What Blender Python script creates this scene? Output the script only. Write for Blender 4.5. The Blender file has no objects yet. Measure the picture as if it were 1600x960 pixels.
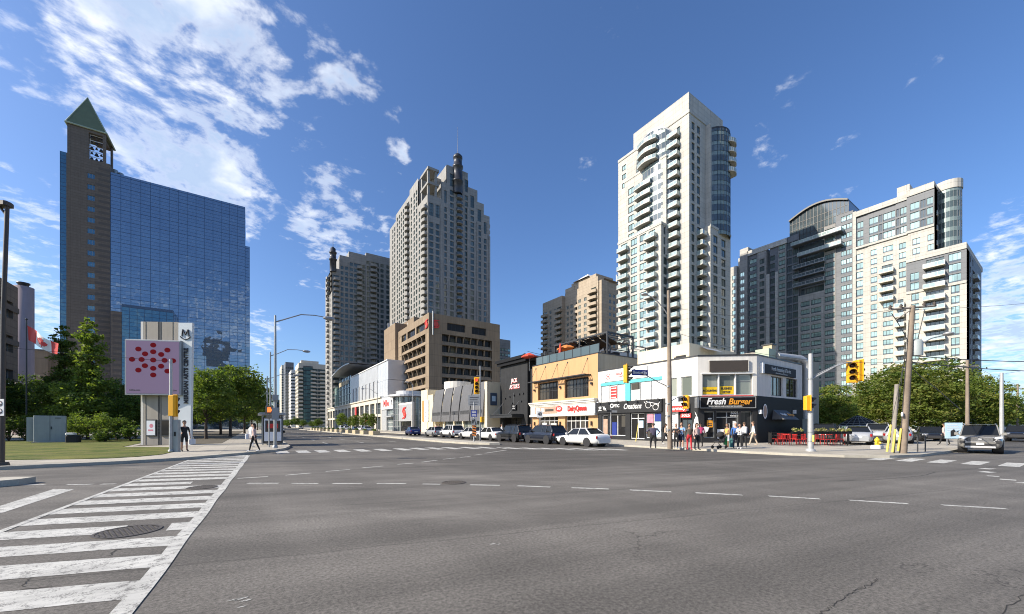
import bpy, bmesh, math, random
from mathutils import Matrix, Vector
import numpy as np
PI = math.pi
R = math.radians
SC = bpy.context.scene
COL = SC.collection
random.seed(7)
# ------------------------------------------------------------------ camera
CAM_H = 1.65
FPX = 600.0          # focal length in photograph pixels (photo 1600 wide)
HOR = 665.0          # horizon row
YAW = math.atan(405 / 600)
FX, FY = math.sin(YAW), math.cos(YAW)
RX, RY = FY, -FX
cam_d = bpy.data.cameras.new('camera')
cam = bpy.data.objects.new('camera', cam_d)
COL.objects.link(cam)
cam.location = (0, 0, CAM_H)
cam.rotation_euler = (PI / 2, 0, -YAW)
cam_d.sensor_width = 36
cam_d.lens = 36 * FPX / 1600
cam_d.shift_y = (HOR - 480) / 1600
cam_d.clip_end = 20000
cam_d.clip_start = 0.05
SC.camera = cam
# ------------------------------------------------------------------ light
SUN_EL = R(33)
SUN_AZ_W = R(16)     # degrees north of west (street grid)
sv = Vector((-math.cos(SUN_AZ_W) * math.cos(SUN_EL), math.sin(SUN_AZ_W) * math.cos(SUN_EL), math.sin(SUN_EL)))
sun_d = bpy.data.lights.new('sun', 'SUN')
sun_d.energy = 4.9
sun_d.angle = R(0.5)
sun_d.color = (1.0, 0.90, 0.75)
sun = bpy.data.objects.new('sun', sun_d)
COL.objects.link(sun)
sun.rotation_euler = sv.to_track_quat('Z', 'Y').to_euler()
sun.location = (0, 0, 200)
SC.view_settings.view_transform = 'Standard'
SC.view_settings.look = 'None'
SC.view_settings.gamma = 1
SC.view_settings.exposure = 0.54
SC.view_settings.use_curve_mapping = False
SC.cycles.max_bounces = 6
SC.cycles.diffuse_bounces = 3
SC.cycles.glossy_bounces = 4
SC.cycles.transmission_bounces = 4
SC.cycles.transparent_max_bounces = 8
SC.cycles.use_denoising = True
SC.cycles.pixel_filter_type = 'BLACKMAN_HARRIS'
SC.cycles.filter_width = 1.05
SC.cycles.caustics_reflective = False
SC.cycles.caustics_refractive = False
def pxdir(px):
 u = (px - 800) / 600.0
 return FX + RX * u, FY + RY * u
def sky_dir(px, py):
 a, b = pxdir(px)
 return Vector((a, b, (HOR - py) / 600.0)).normalized()
def gnd(px, py, z=0.0):
 D = FPX * (CAM_H - z) / (py - HOR)
 a, b = pxdir(px)
 return a * D, b * D
def at_x(px, X):
 a, b = pxdir(px)
 D = X / a
 return b * D, D
def at_y(px, Y):
 a, b = pxdir(px)
 D = Y / b
 return a * D, D
def zof(py, D):
 return CAM_H + (HOR - py) * D / FPX
# ------------------------------------------------------------------ world
W = bpy.data.worlds.new('World')
SC.world = W
W.use_nodes = True
nt = W.node_tree
for n in list(nt.nodes):
 nt.nodes.remove(n)
class NB:
 """little node-graph builder"""
 def __init__(s, tree):
  s.t = tree
 def n(s, typ, **kw):
  nd = s.t.nodes.new(typ)
  for k, v in kw.items():
   setattr(nd, k, v)
  return nd
 def put(s, sock, v):
  if v is None:
   return
  if hasattr(v, 'is_output') or isinstance(v, bpy.types.NodeSocket):
   s.t.links.new(v, sock)
  else:
   try:
    sock.default_value = v
   except Exception:
    sock.default_value = (v, v, v, 1) if len(sock.default_value) == 4 else (v, v, v)
 def math(s, op, a, b=None, c=None, clamp=False):
  nd = s.n('ShaderNodeMath', operation=op, use_clamp=clamp)
  s.put(nd.inputs[0], a)
  s.put(nd.inputs[1], b)
  s.put(nd.inputs[2], c)
  return nd.outputs[0]
 def vmath(s, op, a, b=None, sc=None):
  nd = s.n('ShaderNodeVectorMath', operation=op)
  s.put(nd.inputs[0], a)
  s.put(nd.inputs[1], b)
  if sc is not None:
   s.put(nd.inputs['Scale'], sc)
  return nd.outputs['Value'] if op in ('DOT_PRODUCT', 'LENGTH', 'DISTANCE') else nd.outputs['Vector']
 def noise(s, vec, scale, detail=4, rough=0.5, dist=0.0, out='Fac'):
  nd = s.n('ShaderNodeTexNoise')
  s.put(nd.inputs['Vector'], vec)
  s.put(nd.inputs['Scale'], scale)
  s.put(nd.inputs['Detail'], detail)
  s.put(nd.inputs['Roughness'], rough)
  s.put(nd.inputs['Distortion'], dist)
  return nd.outputs[out]
 def ramp(s, fac, lo, hi, a=0.0, b=1.0, smooth=True):
  nd = s.n('ShaderNodeMapRange', clamp=True)
  nd.interpolation_type = 'SMOOTHSTEP' if smooth else 'LINEAR'
  s.put(nd.inputs['Value'], fac)
  s.put(nd.inputs['From Min'], lo)
  s.put(nd.inputs['From Max'], hi)
  s.put(nd.inputs['To Min'], a)
  s.put(nd.inputs['To Max'], b)
  return nd.outputs['Result']
 def mix(s, f, a, b, mode='MIX'):
  nd = s.n('ShaderNodeMix', data_type='RGBA', blend_type=mode)
  s.put(nd.inputs[0], f)
  for i, v in ((6, a), (7, b)):
   if isinstance(v, (tuple, list)) and len(v) == 3:
    v = (*v, 1)
   s.put(nd.inputs[i], v)
  return nd.outputs[2]
 def sep(s, v):
  nd = s.n('ShaderNodeSeparateXYZ')
  s.put(nd.inputs[0], v)
  return nd.outputs
 def comb(s, x, y, z):
  nd = s.n('ShaderNodeCombineXYZ')
  for i, v in enumerate((x, y, z)):
   s.put(nd.inputs[i], v)
  return nd.outputs[0]
nb = NB(nt)
sky = nb.n('ShaderNodeTexSky', sky_type='NISHITA')
sky.sun_disc = False
sky.sun_elevation = SUN_EL
sky.sun_rotation = math.atan2(sv.x, sv.y)
sky.altitude = 200
sky.air_density = 1.0
sky.dust_density = 1.7
sky.ozone_density = 2.5
tc = nb.n('ShaderNodeTexCoord')
d = nb.vmath('NORMALIZE', tc.outputs['Generated'])
dx, dy, dz = nb.sep(d)
# a cloud deck: project the direction on a horizontal sheet
zc = nb.math('MAXIMUM', dz, 0.02)
zz = nb.math('ADD', zc, 0.12)
pv = nb.comb(nb.math('DIVIDE', dx, zz), nb.math('DIVIDE', dy, zz), 0.0)
# where clouds gather (directions on the sky), and how densely
blobs = [  # photo px, py, angular radius (deg), weight
 (120, 60, 7, .75), (50, 60, 6, .78), (200, 20, 8, .72), (300, 60, 9, .98), (230, 130, 8, .92), (380, 40, 7, .75),
 (460, 100, 7, .7), (530, 110, 4.5, .85), (240, 215, 8, .8), (310, 260, 8, .95), (380, 180, 6, .6), (450, 195, 4, .6),
 (520, 235, 4, .6), (470, 310, 6, .65), (520, 340, 6, .85), (590, 280, 4, .65), (620, 235, 1.8, .8), (560, 60, 2.5, .7),
 (40, 310, 4, .6), (70, 385, 5, .75), (60, 460, 5, .75), (20, 300, 4, .55), (600, 190, 2.5, .6), (970, 15, 3, .75),
 (1215, 155, 4, .58), (1160, 155, 1.6, .6), (1435, 122, 1.6, .6), (1200, 245, 2, .6), (1330, 222, 1.6, .6), (920, 265, 2.0, .55), (1330, 305, 2.5, .6),
 (1590, 365, 3.0, .85), (1600, 480, 5.5, 1.0), (1570, 540, 5, .9), (1640, 420, 5, .6), (405, 520, 3, .8), (490, 420, 3, .6), (440, 250, 4, .5), (600, 370, 4, .7), (1580, 585, 3, .7), (360, 330, 5, .5),
]
cov = None
for (bx, by, rad, w) in blobs:
 v = sky_dir(bx, by)
 dt = nb.vmath('DOT_PRODUCT', d, tuple(v))
 c0 = math.cos(R(rad * 1.5))
 g = nb.ramp(dt, c0, 1.0 - (1 - c0) * 0.03, 0.0, w)
 cov = g if cov is None else nb.math('MAXIMUM', cov, g)
# scattered clouds behind the camera, seen mirrored in glass
back = nb.math('MULTIPLY', nb.math('MULTIPLY', nb.ramp(nb.vmath('DOT_PRODUCT', d, (-0.35, -0.9, 0.1)), 0.2, 0.7), nb.ramp(dz, 0.42, 0.22)), 0.72)
cov = nb.math('MAXIMUM', cov, back)
dw = nb.vmath('ADD', pv, nb.vmath('SCALE', nb.noise(pv, 2.2, 3, .5, out='Color'), sc=0.16))
n1 = nb.noise(dw, 6.2, 9, 0.56)
n2 = nb.noise(dw, 19.0, 7, 0.60)
nn = nb.math('ADD', nb.math('MULTIPLY', n1, 0.58), nb.math('MULTIPLY', n2, 0.42))
thr = nb.math('SUBTRACT', 0.782, nb.math('MULTIPLY', cov, 0.40))
dens = nb.ramp(nb.math('SUBTRACT', nn, thr), -0.01, 0.19, 0, 1)
dens = nb.math('MULTIPLY', dens, nb.ramp(cov, 0.02, 0.2))
thick = nb.ramp(nb.math('SUBTRACT', nn, thr), 0.05, 0.17, 0, 1)
shade = nb.noise(dw, 5.0, 5, 0.5)
bright = nb.ramp(shade, 0.42, 0.66, 0.0, 1.0)
ccol = nb.mix(nb.math('MULTIPLY', thick, nb.math('SUBTRACT', 1.0, bright)), (9.0, 9.2, 9.6), (4.4, 5.5, 7.3))
hsv = nb.n('ShaderNodeHueSaturation')
nb.put(hsv.inputs['Color'], sky.outputs[0])
hsv.inputs['Saturation'].default_value = 1.08
hsv.inputs['Value'].default_value = 1.0
skyc = nb.mix(1.0, hsv.outputs[0], (1.04, 1.20, 1.46), 'MULTIPLY')
fin = nb.mix(nb.math('MULTIPLY', dens, 0.86), skyc, ccol)
bg = nb.n('ShaderNodeBackground')
nb.put(bg.inputs['Color'], fin)
bg.inputs['Strength'].default_value = 0.093
wo = nb.n('ShaderNodeOutputWorld')
nt.links.new(bg.outputs[0], wo.inputs[0])
W.cycles.sampling_method = 'MANUAL'
W.cycles.sample_map_resolution = 1024
# ------------------------------------------------------------------ materials
MATS = {}
def newmat(name):
 m = bpy.data.materials.new(name)
 m.use_nodes = True
 t = m.node_tree
 b = t.nodes['Principled BSDF']
 return m, NB(t), b
def pmat(name, col, rough=0.8, var=0.12, scale=1.5, metal=0.0, spec=0.5, bump=0.0, bscale=30, emit=0, coat=0, streak=0.0, fine=0.0, joint=None):
 """plain surface with blotches, optional rain streaks and grain"""
 if name in MATS:
  return MATS[name]
 m, q, b = newmat(name)
 tcn = q.n('ShaderNodeTexCoord')
 geo = q.n('ShaderNodeNewGeometry')
 P = geo.outputs['Position']
 c = (*col, 1)
 if var > 0:
  f = q.noise(P, scale, 5, 0.6)
  k = q.ramp(f, 0.25, 0.75, 1 - var, 1 + var, False)
  if streak > 0:
   sp = q.sep(P)
   st = q.noise(q.comb(q.math('MULTIPLY', sp[0], 2.5), q.math('MULTIPLY', sp[1], 2.5), q.math('MULTIPLY', sp[2], 0.12)), 1.0, 4, 0.6)
   k = q.math('MULTIPLY', k, q.ramp(st, 0.35, 0.7, 1 - streak, 1 + streak * 0.3, False))
  if fine > 0:
   k = q.math('MULTIPLY', k, q.ramp(q.noise(P, 40, 2, 0.5), 0.3, 0.7, 1 - fine, 1 + fine, False))
  if joint:
   sp = q.sep(P)
   def gr(v, c, w):
    f = q.math('ABSOLUTE', q.math('SUBTRACT', q.math('FRACT', q.math('DIVIDE', v, c)), .5))
    return q.ramp(f, .5 - w / c, .5 - w / c * .5, 1, .72)
   k = q.math('MULTIPLY', k, q.math('MULTIPLY', gr(sp[2], joint[0], .07), gr(q.math('ADD', sp[0], sp[1]), joint[1], .05)))
   wn = q.n('ShaderNodeTexWhiteNoise', noise_dimensions='2D')
   q.put(wn.inputs['Vector'], q.comb(q.math('FLOOR', q.math('DIVIDE', q.math('ADD', sp[0], sp[1]), joint[1])), q.math('FLOOR', q.math('DIVIDE', sp[2], joint[0])), 0))
   k = q.math('MULTIPLY', k, q.ramp(wn.outputs['Value'], 0, 1, .93, 1.05, False))
  cc = q.vmath('SCALE', (*col,), sc=k)
  q.put(b.inputs['Base Color'], cc)
 else:
  b.inputs['Base Color'].default_value = c
 b.inputs['Roughness'].default_value = rough
 b.inputs['Metallic'].default_value = metal
 b.inputs['Specular IOR Level'].default_value = spec
 b.inputs['Coat Weight'].default_value = coat
 b.inputs['Coat Roughness'].default_value = 0.05
 if emit:
  b.inputs['Emission Color'].default_value = c
  b.inputs['Emission Strength'].default_value = emit
 if bump > 0:
  bn = q.n('ShaderNodeBump')
  bn.inputs['Strength'].default_value = bump
  bn.inputs['Distance'].default_value = 0.02
  q.put(bn.inputs['Height'], q.noise(P, bscale, 3, 0.6))
  q.put(b.inputs['Normal'], bn.outputs[0])
 MATS[name] = m
 return m
def glassmat(name, dark=(0.015, 0.02, 0.025), light=(0.25, 0.27, 0.27), frac=0.35, metal=0.35, tint=(0.6, 0.75, 0.78), rough=0.04, cell=(3.1, 3.1, 2.9), wob=0.0, off=(0, 0, 0)):
 """window glass: dark rooms or pale blinds behind, sky mirrored in front"""
 if name in MATS:
  return MATS[name]
 m, q, b = newmat(name)
 geo = q.n('ShaderNodeNewGeometry')
 P = q.vmath('ADD', geo.outputs['Position'], off)
 ce = q.vmath('FLOOR', q.vmath('DIVIDE', P, cell))
 wn = q.n('ShaderNodeTexWhiteNoise', noise_dimensions='3D')
 q.put(wn.inputs['Vector'], ce)
 s = q.ramp(wn.outputs['Value'], 1 - frac - 0.05, 1 - frac + 0.25, 0, 1, False)
 big = q.ramp(q.noise(P, 0.06, 2, 0.5), 0.4, 0.6, 0.6, 1.15)
 colr = q.mix(q.math('MULTIPLY', s, big), dark, light)
 q.put(b.inputs['Base Color'], q.mix(metal, colr, tint) if metal > 0 else colr)
 b.inputs['Metallic'].default_value = metal
 b.inputs['Roughness'].default_value = rough
 b.inputs['Specular IOR Level'].default_value = {'glass_office': 0.12, 'car_glass': 0.45, 'glass_store': 0.4}.get(name, 0.8)
 if wob > 0:
  # every pane sits a hair out of true and is slightly dished
  wn2 = q.n('ShaderNodeTexWhiteNoise', noise_dimensions='3D')
  q.put(wn2.inputs['Vector'], ce)
  v1 = q.vmath('SCALE', q.vmath('SUBTRACT', wn2.outputs['Color'], (.5, .5, .5)), sc=wob * .35)
  v2 = q.vmath('SCALE', q.vmath('SUBTRACT', q.noise(P, .12, 3, .6, out='Color'), (.5, .5, .5)), sc=wob * 1.6)
  q.put(b.inputs['Normal'], q.vmath('NORMALIZE', q.vmath('ADD', geo.outputs['Normal'], q.vmath('ADD', v1, v2))))
 MATS[name] = m
 return m
def M(name):
 return MATS[name]
# concrete, stone, metal ...
pmat('precast_white', (0.50, 0.482, 0.440), 0.85, 0.07, 0.25, streak=0.14, joint=(1.41, 3.1))
pmat('precast_grey', (0.31, 0.302, 0.285), 0.85, 0.09, 0.25, streak=0.16, joint=(1.36, 2.9))
pmat('precast_tan', (0.42, 0.35, 0.265), 0.85, 0.08, 0.25, streak=0.14, joint=(1.38, 4.1))
pmat('precast_cream', (0.60, 0.55, 0.45), 0.85, 0.07, 0.25, streak=0.10)
pmat('spandrel_grey', (0.14, 0.15, 0.165), 0.6, 0.1, 0.4, joint=(1.36, 2.3))
pmat('spandrel_green', (0.22, 0.28, 0.265), 0.4, 0.12, 0.6, metal=0.3)
pmat('brown_concrete', (0.27, 0.205, 0.14), 0.9, 0.08, 0.4, streak=0.2, joint=(3.1, 3.3))
pmat('dark_brown_brick', (0.175, 0.142, 0.115), 0.9, 0.14, 2.0, streak=0.12, fine=.15, joint=(.945, 2.4))
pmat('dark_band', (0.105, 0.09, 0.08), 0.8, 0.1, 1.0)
pmat('copper_green', (0.15, 0.175, 0.09), 0.6, 0.12, 0.6, metal=0.1)
pmat('copper_trim', (0.34, 0.40, 0.30), 0.6, 0.1, 0.6)
pmat('frame_dark', (0.03, 0.032, 0.035), 0.45, 0.1, 2)
pmat('frame_grey', (0.30, 0.31, 0.32), 0.45, 0.1, 2, metal=0.3)
pmat('frame_white', (0.72, 0.72, 0.70), 0.5, 0.05, 2)
pmat('frame_blue', (0.075, 0.11, 0.17), 0.3, 0.1, 2, metal=0.4)
pmat('slab_edge', (0.46, 0.43, 0.38), 0.85, 0.1, 1.0, streak=.15)
pmat('rail_light', (0.58, 0.60, 0.60), 0.4, 0.08, 2, metal=0.2)
pmat('rail_dark', (0.10, 0.105, 0.11), 0.4, 0.08, 2, metal=0.2)
pmat('metal_dark', (0.06, 0.062, 0.07), 0.4, 0.1, 1, metal=0.5)
pmat('metal_panel', (0.72, 0.73, 0.74), 0.42, 0.08, 0.3, metal=0.6)
pmat('metal_panel_dull', (0.52, 0.53, 0.54), 0.5, 0.12, 0.3, metal=0.55)
pmat('galvanised', (0.36, 0.37, 0.37), 0.45, 0.12, 3, metal=0.6, streak=.15)
pmat('galvanised_light', (0.46, 0.465, 0.46), 0.5, 0.14, 3, metal=0.3, streak=.15)
pmat('stucco_white', (0.70, 0.675, 0.62), 0.9, 0.06, 0.8, streak=0.12)
pmat('stucco_grey', (0.62, 0.61, 0.60), 0.9, 0.07, 0.8, streak=0.12)
pmat('stucco_olive', (0.36, 0.34, 0.27), 0.9, 0.08, 0.8, streak=0.15)
pmat('cream_stone', (0.68, 0.60, 0.43), 0.85, 0.06, 0.8, streak=0.10)
pmat('black_paint', (0.009, 0.009, 0.010), 0.55, 0.1, 1, spec=.2)
pmat('charcoal', (0.026, 0.027, 0.029), 0.65, 0.15, 1.2, spec=.25, streak=.15)
pmat('dark_panel', (0.085, 0.085, 0.085), 0.55, 0.10, 0.6)
pmat('grey_panel', (0.13, 0.13, 0.135), 0.5, 0.12, 0.5, streak=.1)
pmat('brown_panel', (0.06, 0.048, 0.038), 0.5, 0.08, 2)
pmat('cornice_white', (0.62, 0.60, 0.55), 0.8, 0.06, 1.5, streak=.12)
pmat('teal', (0.10, 0.55, 0.58), 0.5, 0.04, 2)
pmat('red_paint', (0.55, 0.03, 0.025), 0.45, 0.08, 2)
pmat('sign_red', (0.62, 0.035, 0.03), 0.45, 0.04, 2)
pmat('sign_orange', (0.75, 0.32, 0.03), 0.5, 0.04, 2)
pmat('sign_white', (0.80, 0.80, 0.78), 0.5, 0.03, 2)
pmat('sign_yellow', (0.72, 0.47, 0.01), 0.5, 0.05, 2)
pmat('sign_blue', (0.015, 0.035, 0.22), 0.45, 0.05, 2)
pmat('sign_paleblue', (0.45, 0.62, 0.75), 0.5, 0.05, 2)
pmat('sign_pink', (0.62, 0.22, 0.28), 0.5, 0.3, 3)
pmat('sign_text_dark', (0.03, 0.03, 0.04), 0.6, 0.0)
pmat('sign_tan', (0.42, 0.28, 0.20), 0.6, 0.25, 3)
pmat('signal_yellow', (0.80, 0.40, 0.012), 0.45, 0.05, 3)
pmat('signal_black', (0.012, 0.012, 0.012), 0.5, 0.0)
pmat('lens_dark', (0.05, 0.012, 0.01), 0.15, 0.0)
pmat('wood_pole', (0.27, 0.215, 0.165), 0.9, 0.25, 2.0, streak=0.35, bump=.5, bscale=12)
pmat('wood_grey', (0.33, 0.30, 0.26), 0.9, 0.25, 2.0, streak=0.3)
pmat('guard_yellow', (0.75, 0.60, 0.12), 0.5, 0.08, 4)
pmat('bark', (0.085, 0.065, 0.05), 0.95, 0.3, 6, bump=.6, bscale=18)
pmat('rubber', (0.018, 0.018, 0.019), 0.85, 0.1, 8)
pmat('rim_metal', (0.50, 0.50, 0.50), 0.35, 0.05, 8, metal=0.25)
pmat('car_plastic', (0.02, 0.02, 0.022), 0.6, 0.05, 8)
pmat('lamp_clear', (0.75, 0.78, 0.82), 0.1, 0.0, metal=.4)
pmat('lamp_red', (0.32, 0.012, 0.012), 0.2, 0.0)
pmat('plate_white', (0.75, 0.77, 0.80), 0.4, 0.05, 20)
pmat('pinkish_wall', (0.36, 0.29, 0.29), 0.85, 0.08, 0.6, streak=.1)
pmat('roof_gravel', (0.22, 0.21, 0.19), 0.95, 0.15, 1.0)
pmat('cabinet_grey', (0.33, 0.37, 0.37), 0.5, 0.07, 2, streak=.12)
pmat('limestone_beige', (0.36, 0.325, 0.275), 0.8, 0.06, 1.0, streak=.1)
pmat('fin_white', (0.62, 0.66, 0.68), 0.45, 0.04, 1.0)
pmat('parasol_red', (0.60, 0.07, 0.035), 0.8, 0.1, 2)
pmat('parasol_orange', (0.65, 0.22, 0.05), 0.8, 0.1, 2)
pmat('canvas_black', (0.02, 0.02, 0.022), 0.8, 0.1, 2)
pmat('hydrant_yellow', (0.75, 0.55, 0.03), 0.4, 0.08, 3)
pmat('planter_tan', (0.50, 0.42, 0.28), 0.85, 0.12, 2, streak=.2)
glassmat('glass_bright', (0.03, 0.045, 0.045), (0.34, 0.45, 0.41), 0.72, 0.42, (0.52, 0.74, 0.68), 0.06)
glassmat('glass_condo', (0.012, 0.018, 0.018), (0.15, 0.17, 0.16), 0.22, 0.18, (0.42, 0.56, 0.54), 0.06)
glassmat('glass_dark', (0.010, 0.014, 0.018), (0.10, 0.12, 0.12), 0.25, 0.20, (0.35, 0.45, 0.5), 0.07)
glassmat('glass_green', (0.02, 0.05, 0.05), (0.10, 0.2, 0.19), 0.4, 0.35, (0.32, 0.52, 0.52), 0.06)
glassmat('glass_office', (0.010, 0.009, 0.008), (0.16, 0.13, 0.06), 0.14, 0.05, (0.40, 0.36, 0.30), 0.08, cell=(1.6, 1.6, 3.4))
glassmat('glass_store', (0.008, 0.008, 0.009), (0.07, 0.065, 0.055), 0.30, 0.03, (0.5, 0.5, 0.5), 0.05, cell=(1.1, 1.1, 1.5))
glassmat('glass_store_light', (0.10, 0.12, 0.10), (0.30, 0.32, 0.27), 0.6, 0.12, (0.6, 0.65, 0.6), 0.08, cell=(1.2, 1.2, 3))
glassmat('glass_rail', (0.22, 0.28, 0.27), (0.35, 0.42, 0.40), 0.5, 0.25, (0.6, 0.75, 0.73), 0.1)
glassmat('glass_atrium', (0.03, 0.04, 0.045), (0.20, 0.24, 0.24), 0.4, 0.35, (0.5, 0.6, 0.62), 0.06)
glassmat('car_glass', (0.004, 0.0045, 0.005), (0.008, 0.008, 0.008), 0.3, 0.04, (0.3, 0.33, 0.35), 0.03)
glassmat('glass_tower_blue', (0.010, 0.022, 0.045), (0.020, 0.040, 0.075), 0.35, 0.80, (0.31, 0.385, 0.47), 0.02, cell=(2.5, 2.5, 1.3), wob=.06)
glassmat('glass_tower_teal', (0.010, 0.03, 0.045), (0.02, 0.06, 0.075), 0.35, 0.6, (0.16, 0.32, 0.42), 0.03, cell=(3.0, 3.0, 1.3), wob=.08)
# ------------------------------------------------------------------ mesh builder
ID4 = Matrix.Identity(4)
class MB:
 def __init__(s):
  s.v, s.f, s.m, s.sm = [], [], [], []
 def add(s, vs, fs, mat=0, X=None, smooth=False):
  o = len(s.v)
  if X is not None:
   vs = [X @ Vector(p) for p in vs]
  s.v.extend([tuple(p) for p in vs])
  for f in fs:
   s.f.append([o + i for i in f])
   s.m.append(mat)
   s.sm.append(smooth)
  return s
 def poly(s, pts, mat=0, X=None):
  return s.add(pts, [list(range(len(pts)))], mat, X)
 def box(s, x0, x1, y0, y1, z0, z1, mat=0, X=None):
  vs = [(x, y, z) for z in (z0, z1) for y in (y0, y1) for x in (x0, x1)]
  return s.add(vs, [(0, 2, 3, 1), (4, 5, 7, 6), (0, 1, 5, 4), (2, 6, 7, 3), (0, 4, 6, 2), (1, 3, 7, 5)], mat, X)
 def bbox(s, cx, cy, z0, w, d, h, mat=0, X=None):
  return s.box(cx - w / 2, cx + w / 2, cy - d / 2, cy + d / 2, z0, z0 + h, mat, X)
 def bevbox(s, x0, x1, y0, y1, z0, z1, b, mat=0, X=None):
  """box with chamfered vertical and top edges"""
  def ring(i, z):
   return [(x0 + i + b, y0 + i, z), (x1 - i - b, y0 + i, z), (x1 - i, y0 + i + b, z), (x1 - i, y1 - i - b, z),
     (x1 - i - b, y1 - i, z), (x0 + i + b, y1 - i, z), (x0 + i, y1 - i - b, z), (x0 + i, y0 + i + b, z)]
  vs = ring(0, z0) + ring(0, z1 - b) + ring(b * 0.8, z1)
  fs = [tuple(range(7, -1, -1)), tuple(range(16, 24))]
  for k in (0, 8):
   fs += [(k + i, k + (i + 1) % 8, k + 8 + (i + 1) % 8, k + 8 + i) for i in range(8)]
  return s.add(vs, fs, mat, X)
 def tube(s, p0, p1, r0, r1=None, n=10, mat=0, X=None, caps=True, smooth=True):
  r1 = r0 if r1 is None else r1
  p0, p1 = Vector(p0), Vector(p1)
  d = (p1 - p0).normalized()
  a = d.orthogonal().normalized()
  b = d.cross(a)
  vs = []
  for p, r in ((p0, r0), (p1, r1)):
   vs += [p + (a * math.cos(2 * PI * i / n) + b * math.sin(2 * PI * i / n)) * r for i in range(n)]
  s.add(vs, [(i, (i + 1) % n, n + (i + 1) % n, n + i) for i in range(n)], mat, X, smooth)
  if caps:
   s.add(vs[:n], [tuple(range(n - 1, -1, -1))], mat, X)
   s.add(vs[n:], [tuple(range(n))], mat, X)
  return s
 def path(s, pts, r, n=8, mat=0, X=None, r1=None):
  """swept tube with shared rings"""
  pts = [Vector(p) for p in pts]
  r1 = r if r1 is None else r1
  vs = []
  a = None
  L = len(pts)
  for i, p in enumerate(pts):
   d = (pts[min(i + 1, L - 1)] - pts[max(i - 1, 0)]).normalized()
   if a is None:
    a = d.orthogonal().normalized()
   a = (a - d * a.dot(d)).normalized()
   b = d.cross(a)
   rr = r + (r1 - r) * i / (L - 1)
   vs += [p + (a * math.cos(2 * PI * k / n) + b * math.sin(2 * PI * k / n)) * rr for k in range(n)]
  fs = []
  for i in range(L - 1):
   fs += [(i * n + k, i * n + (k + 1) % n, (i + 1) * n + (k + 1) % n, (i + 1) * n + k) for k in range(n)]
  s.add(vs, fs, mat, X, True)
  s.add(vs[:n], [tuple(range(n - 1, -1, -1))], mat, X)
  s.add(vs[-n:], [tuple(range(n))], mat, X)
  return s
 def lathe(s, prof, n=16, mat=0, X=None, smooth=True):
  """prof: (r, z) list round the z axis"""
  vs = []
  for r, z in prof:
   vs += [(r * math.cos(2 * PI * i / n), r * math.sin(2 * PI * i / n), z) for i in range(n)]
  fs = []
  for k in range(len(prof) - 1):
   fs += [(k * n + i, k * n + (i + 1) % n, (k + 1) * n + (i + 1) % n, (k + 1) * n + i) for i in range(n)]
  s.add(vs, fs, mat, X, smooth)
  if prof[0][0] > 1e-4:
   s.add(vs[:n], [tuple(range(n - 1, -1, -1))], mat, X)
  if prof[-1][0] > 1e-4:
   s.add(vs[-n:], [tuple(range(n))], mat, X)
  return s
 def prism(s, pts, z0, z1, mat=0, X=None, side=None):
  n = len(pts)
  vs = [(x, y, z0) for x, y in pts] + [(x, y, z1) for x, y in pts]
  s.add(vs, [tuple(range(n - 1, -1, -1)), tuple(range(n, 2 * n))], mat, X)
  s.add(vs, [(i, (i + 1) % n, n + (i + 1) % n, n + i) for i in range(n)], mat if side is None else side, X)
  return s
 def ball(s, c, r, mat=0, X=None, n=12, sq=(1, 1, 1)):
  prof = [(max(r * math.sin(PI * k / (n // 2)), 1e-5), -r * math.cos(PI * k / (n // 2))) for k in range(n // 2 + 1)]
  Y = Matrix.Translation(c) @ Matrix.Diagonal((*sq, 1))
  if X is not None:
   Y = X @ Y
  return s.lathe(prof, n, mat, Y)
 def mesh(s, name, mats):
  me = bpy.data.meshes.new(name)
  me.from_pydata(s.v, [], s.f)
  for m in mats:
   me.materials.append(M(m) if isinstance(m, str) else m)
  me.polygons.foreach_set('material_index', s.m)
  me.polygons.foreach_set('use_smooth', s.sm)
  me.update()
  return me
 def build(s, name, mats, parent=None, loc=None, rot=None):
  if isinstance(mats, str):
   mats = [mats]
  o = bpy.data.objects.new(name, s.mesh(name, mats))
  COL.objects.link(o)
  if parent is not None:
   o.parent = parent
  if loc is not None:
   o.location = loc
  if rot is not None:
   o.rotation_euler = rot
  return o
def tag(o, label=None, cat=None, group=None, kind=None):
 if label: o['label'] = label
 if cat: o['category'] = cat
 if group: o['group'] = group
 if kind: o['kind'] = kind
 return o
def thing(name, label, cat, loc=(0, 0, 0), rz=0.0, group=None):
 o = bpy.data.objects.new(name, None)
 COL.objects.link(o)
 o.empty_display_size = 0.3
 o.location = loc
 o.rotation_euler = (0, 0, rz)
 return tag(o, label, cat, group)
def struct(o):
 o['kind'] = 'structure'
 return o
def copy_tree(o, parent=None, label=None, loc=None, rz=None, scale=None):
 c = o.copy()
 COL.objects.link(c)
 c.parent = parent
 for ch in list(o.children):
  copy_tree(ch, c)
 if label: c['label'] = label
 if loc is not None: c.location = loc
 if rz is not None: c.rotation_euler = (0, 0, rz)
 if scale is not None: c.scale = (scale,) * 3 if not isinstance(scale, tuple) else scale
 return c
def rotz(a):
 return Matrix.Rotation(a, 4, 'Z')
def frame_m(o, t, n):
 """matrix with x along t, y along n, z up, at o"""
 return Matrix(((t[0], n[0], 0, o[0]), (t[1], n[1], 0, o[1]), (0, 0, 1, o[2]), (0, 0, 0, 1)))
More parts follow.
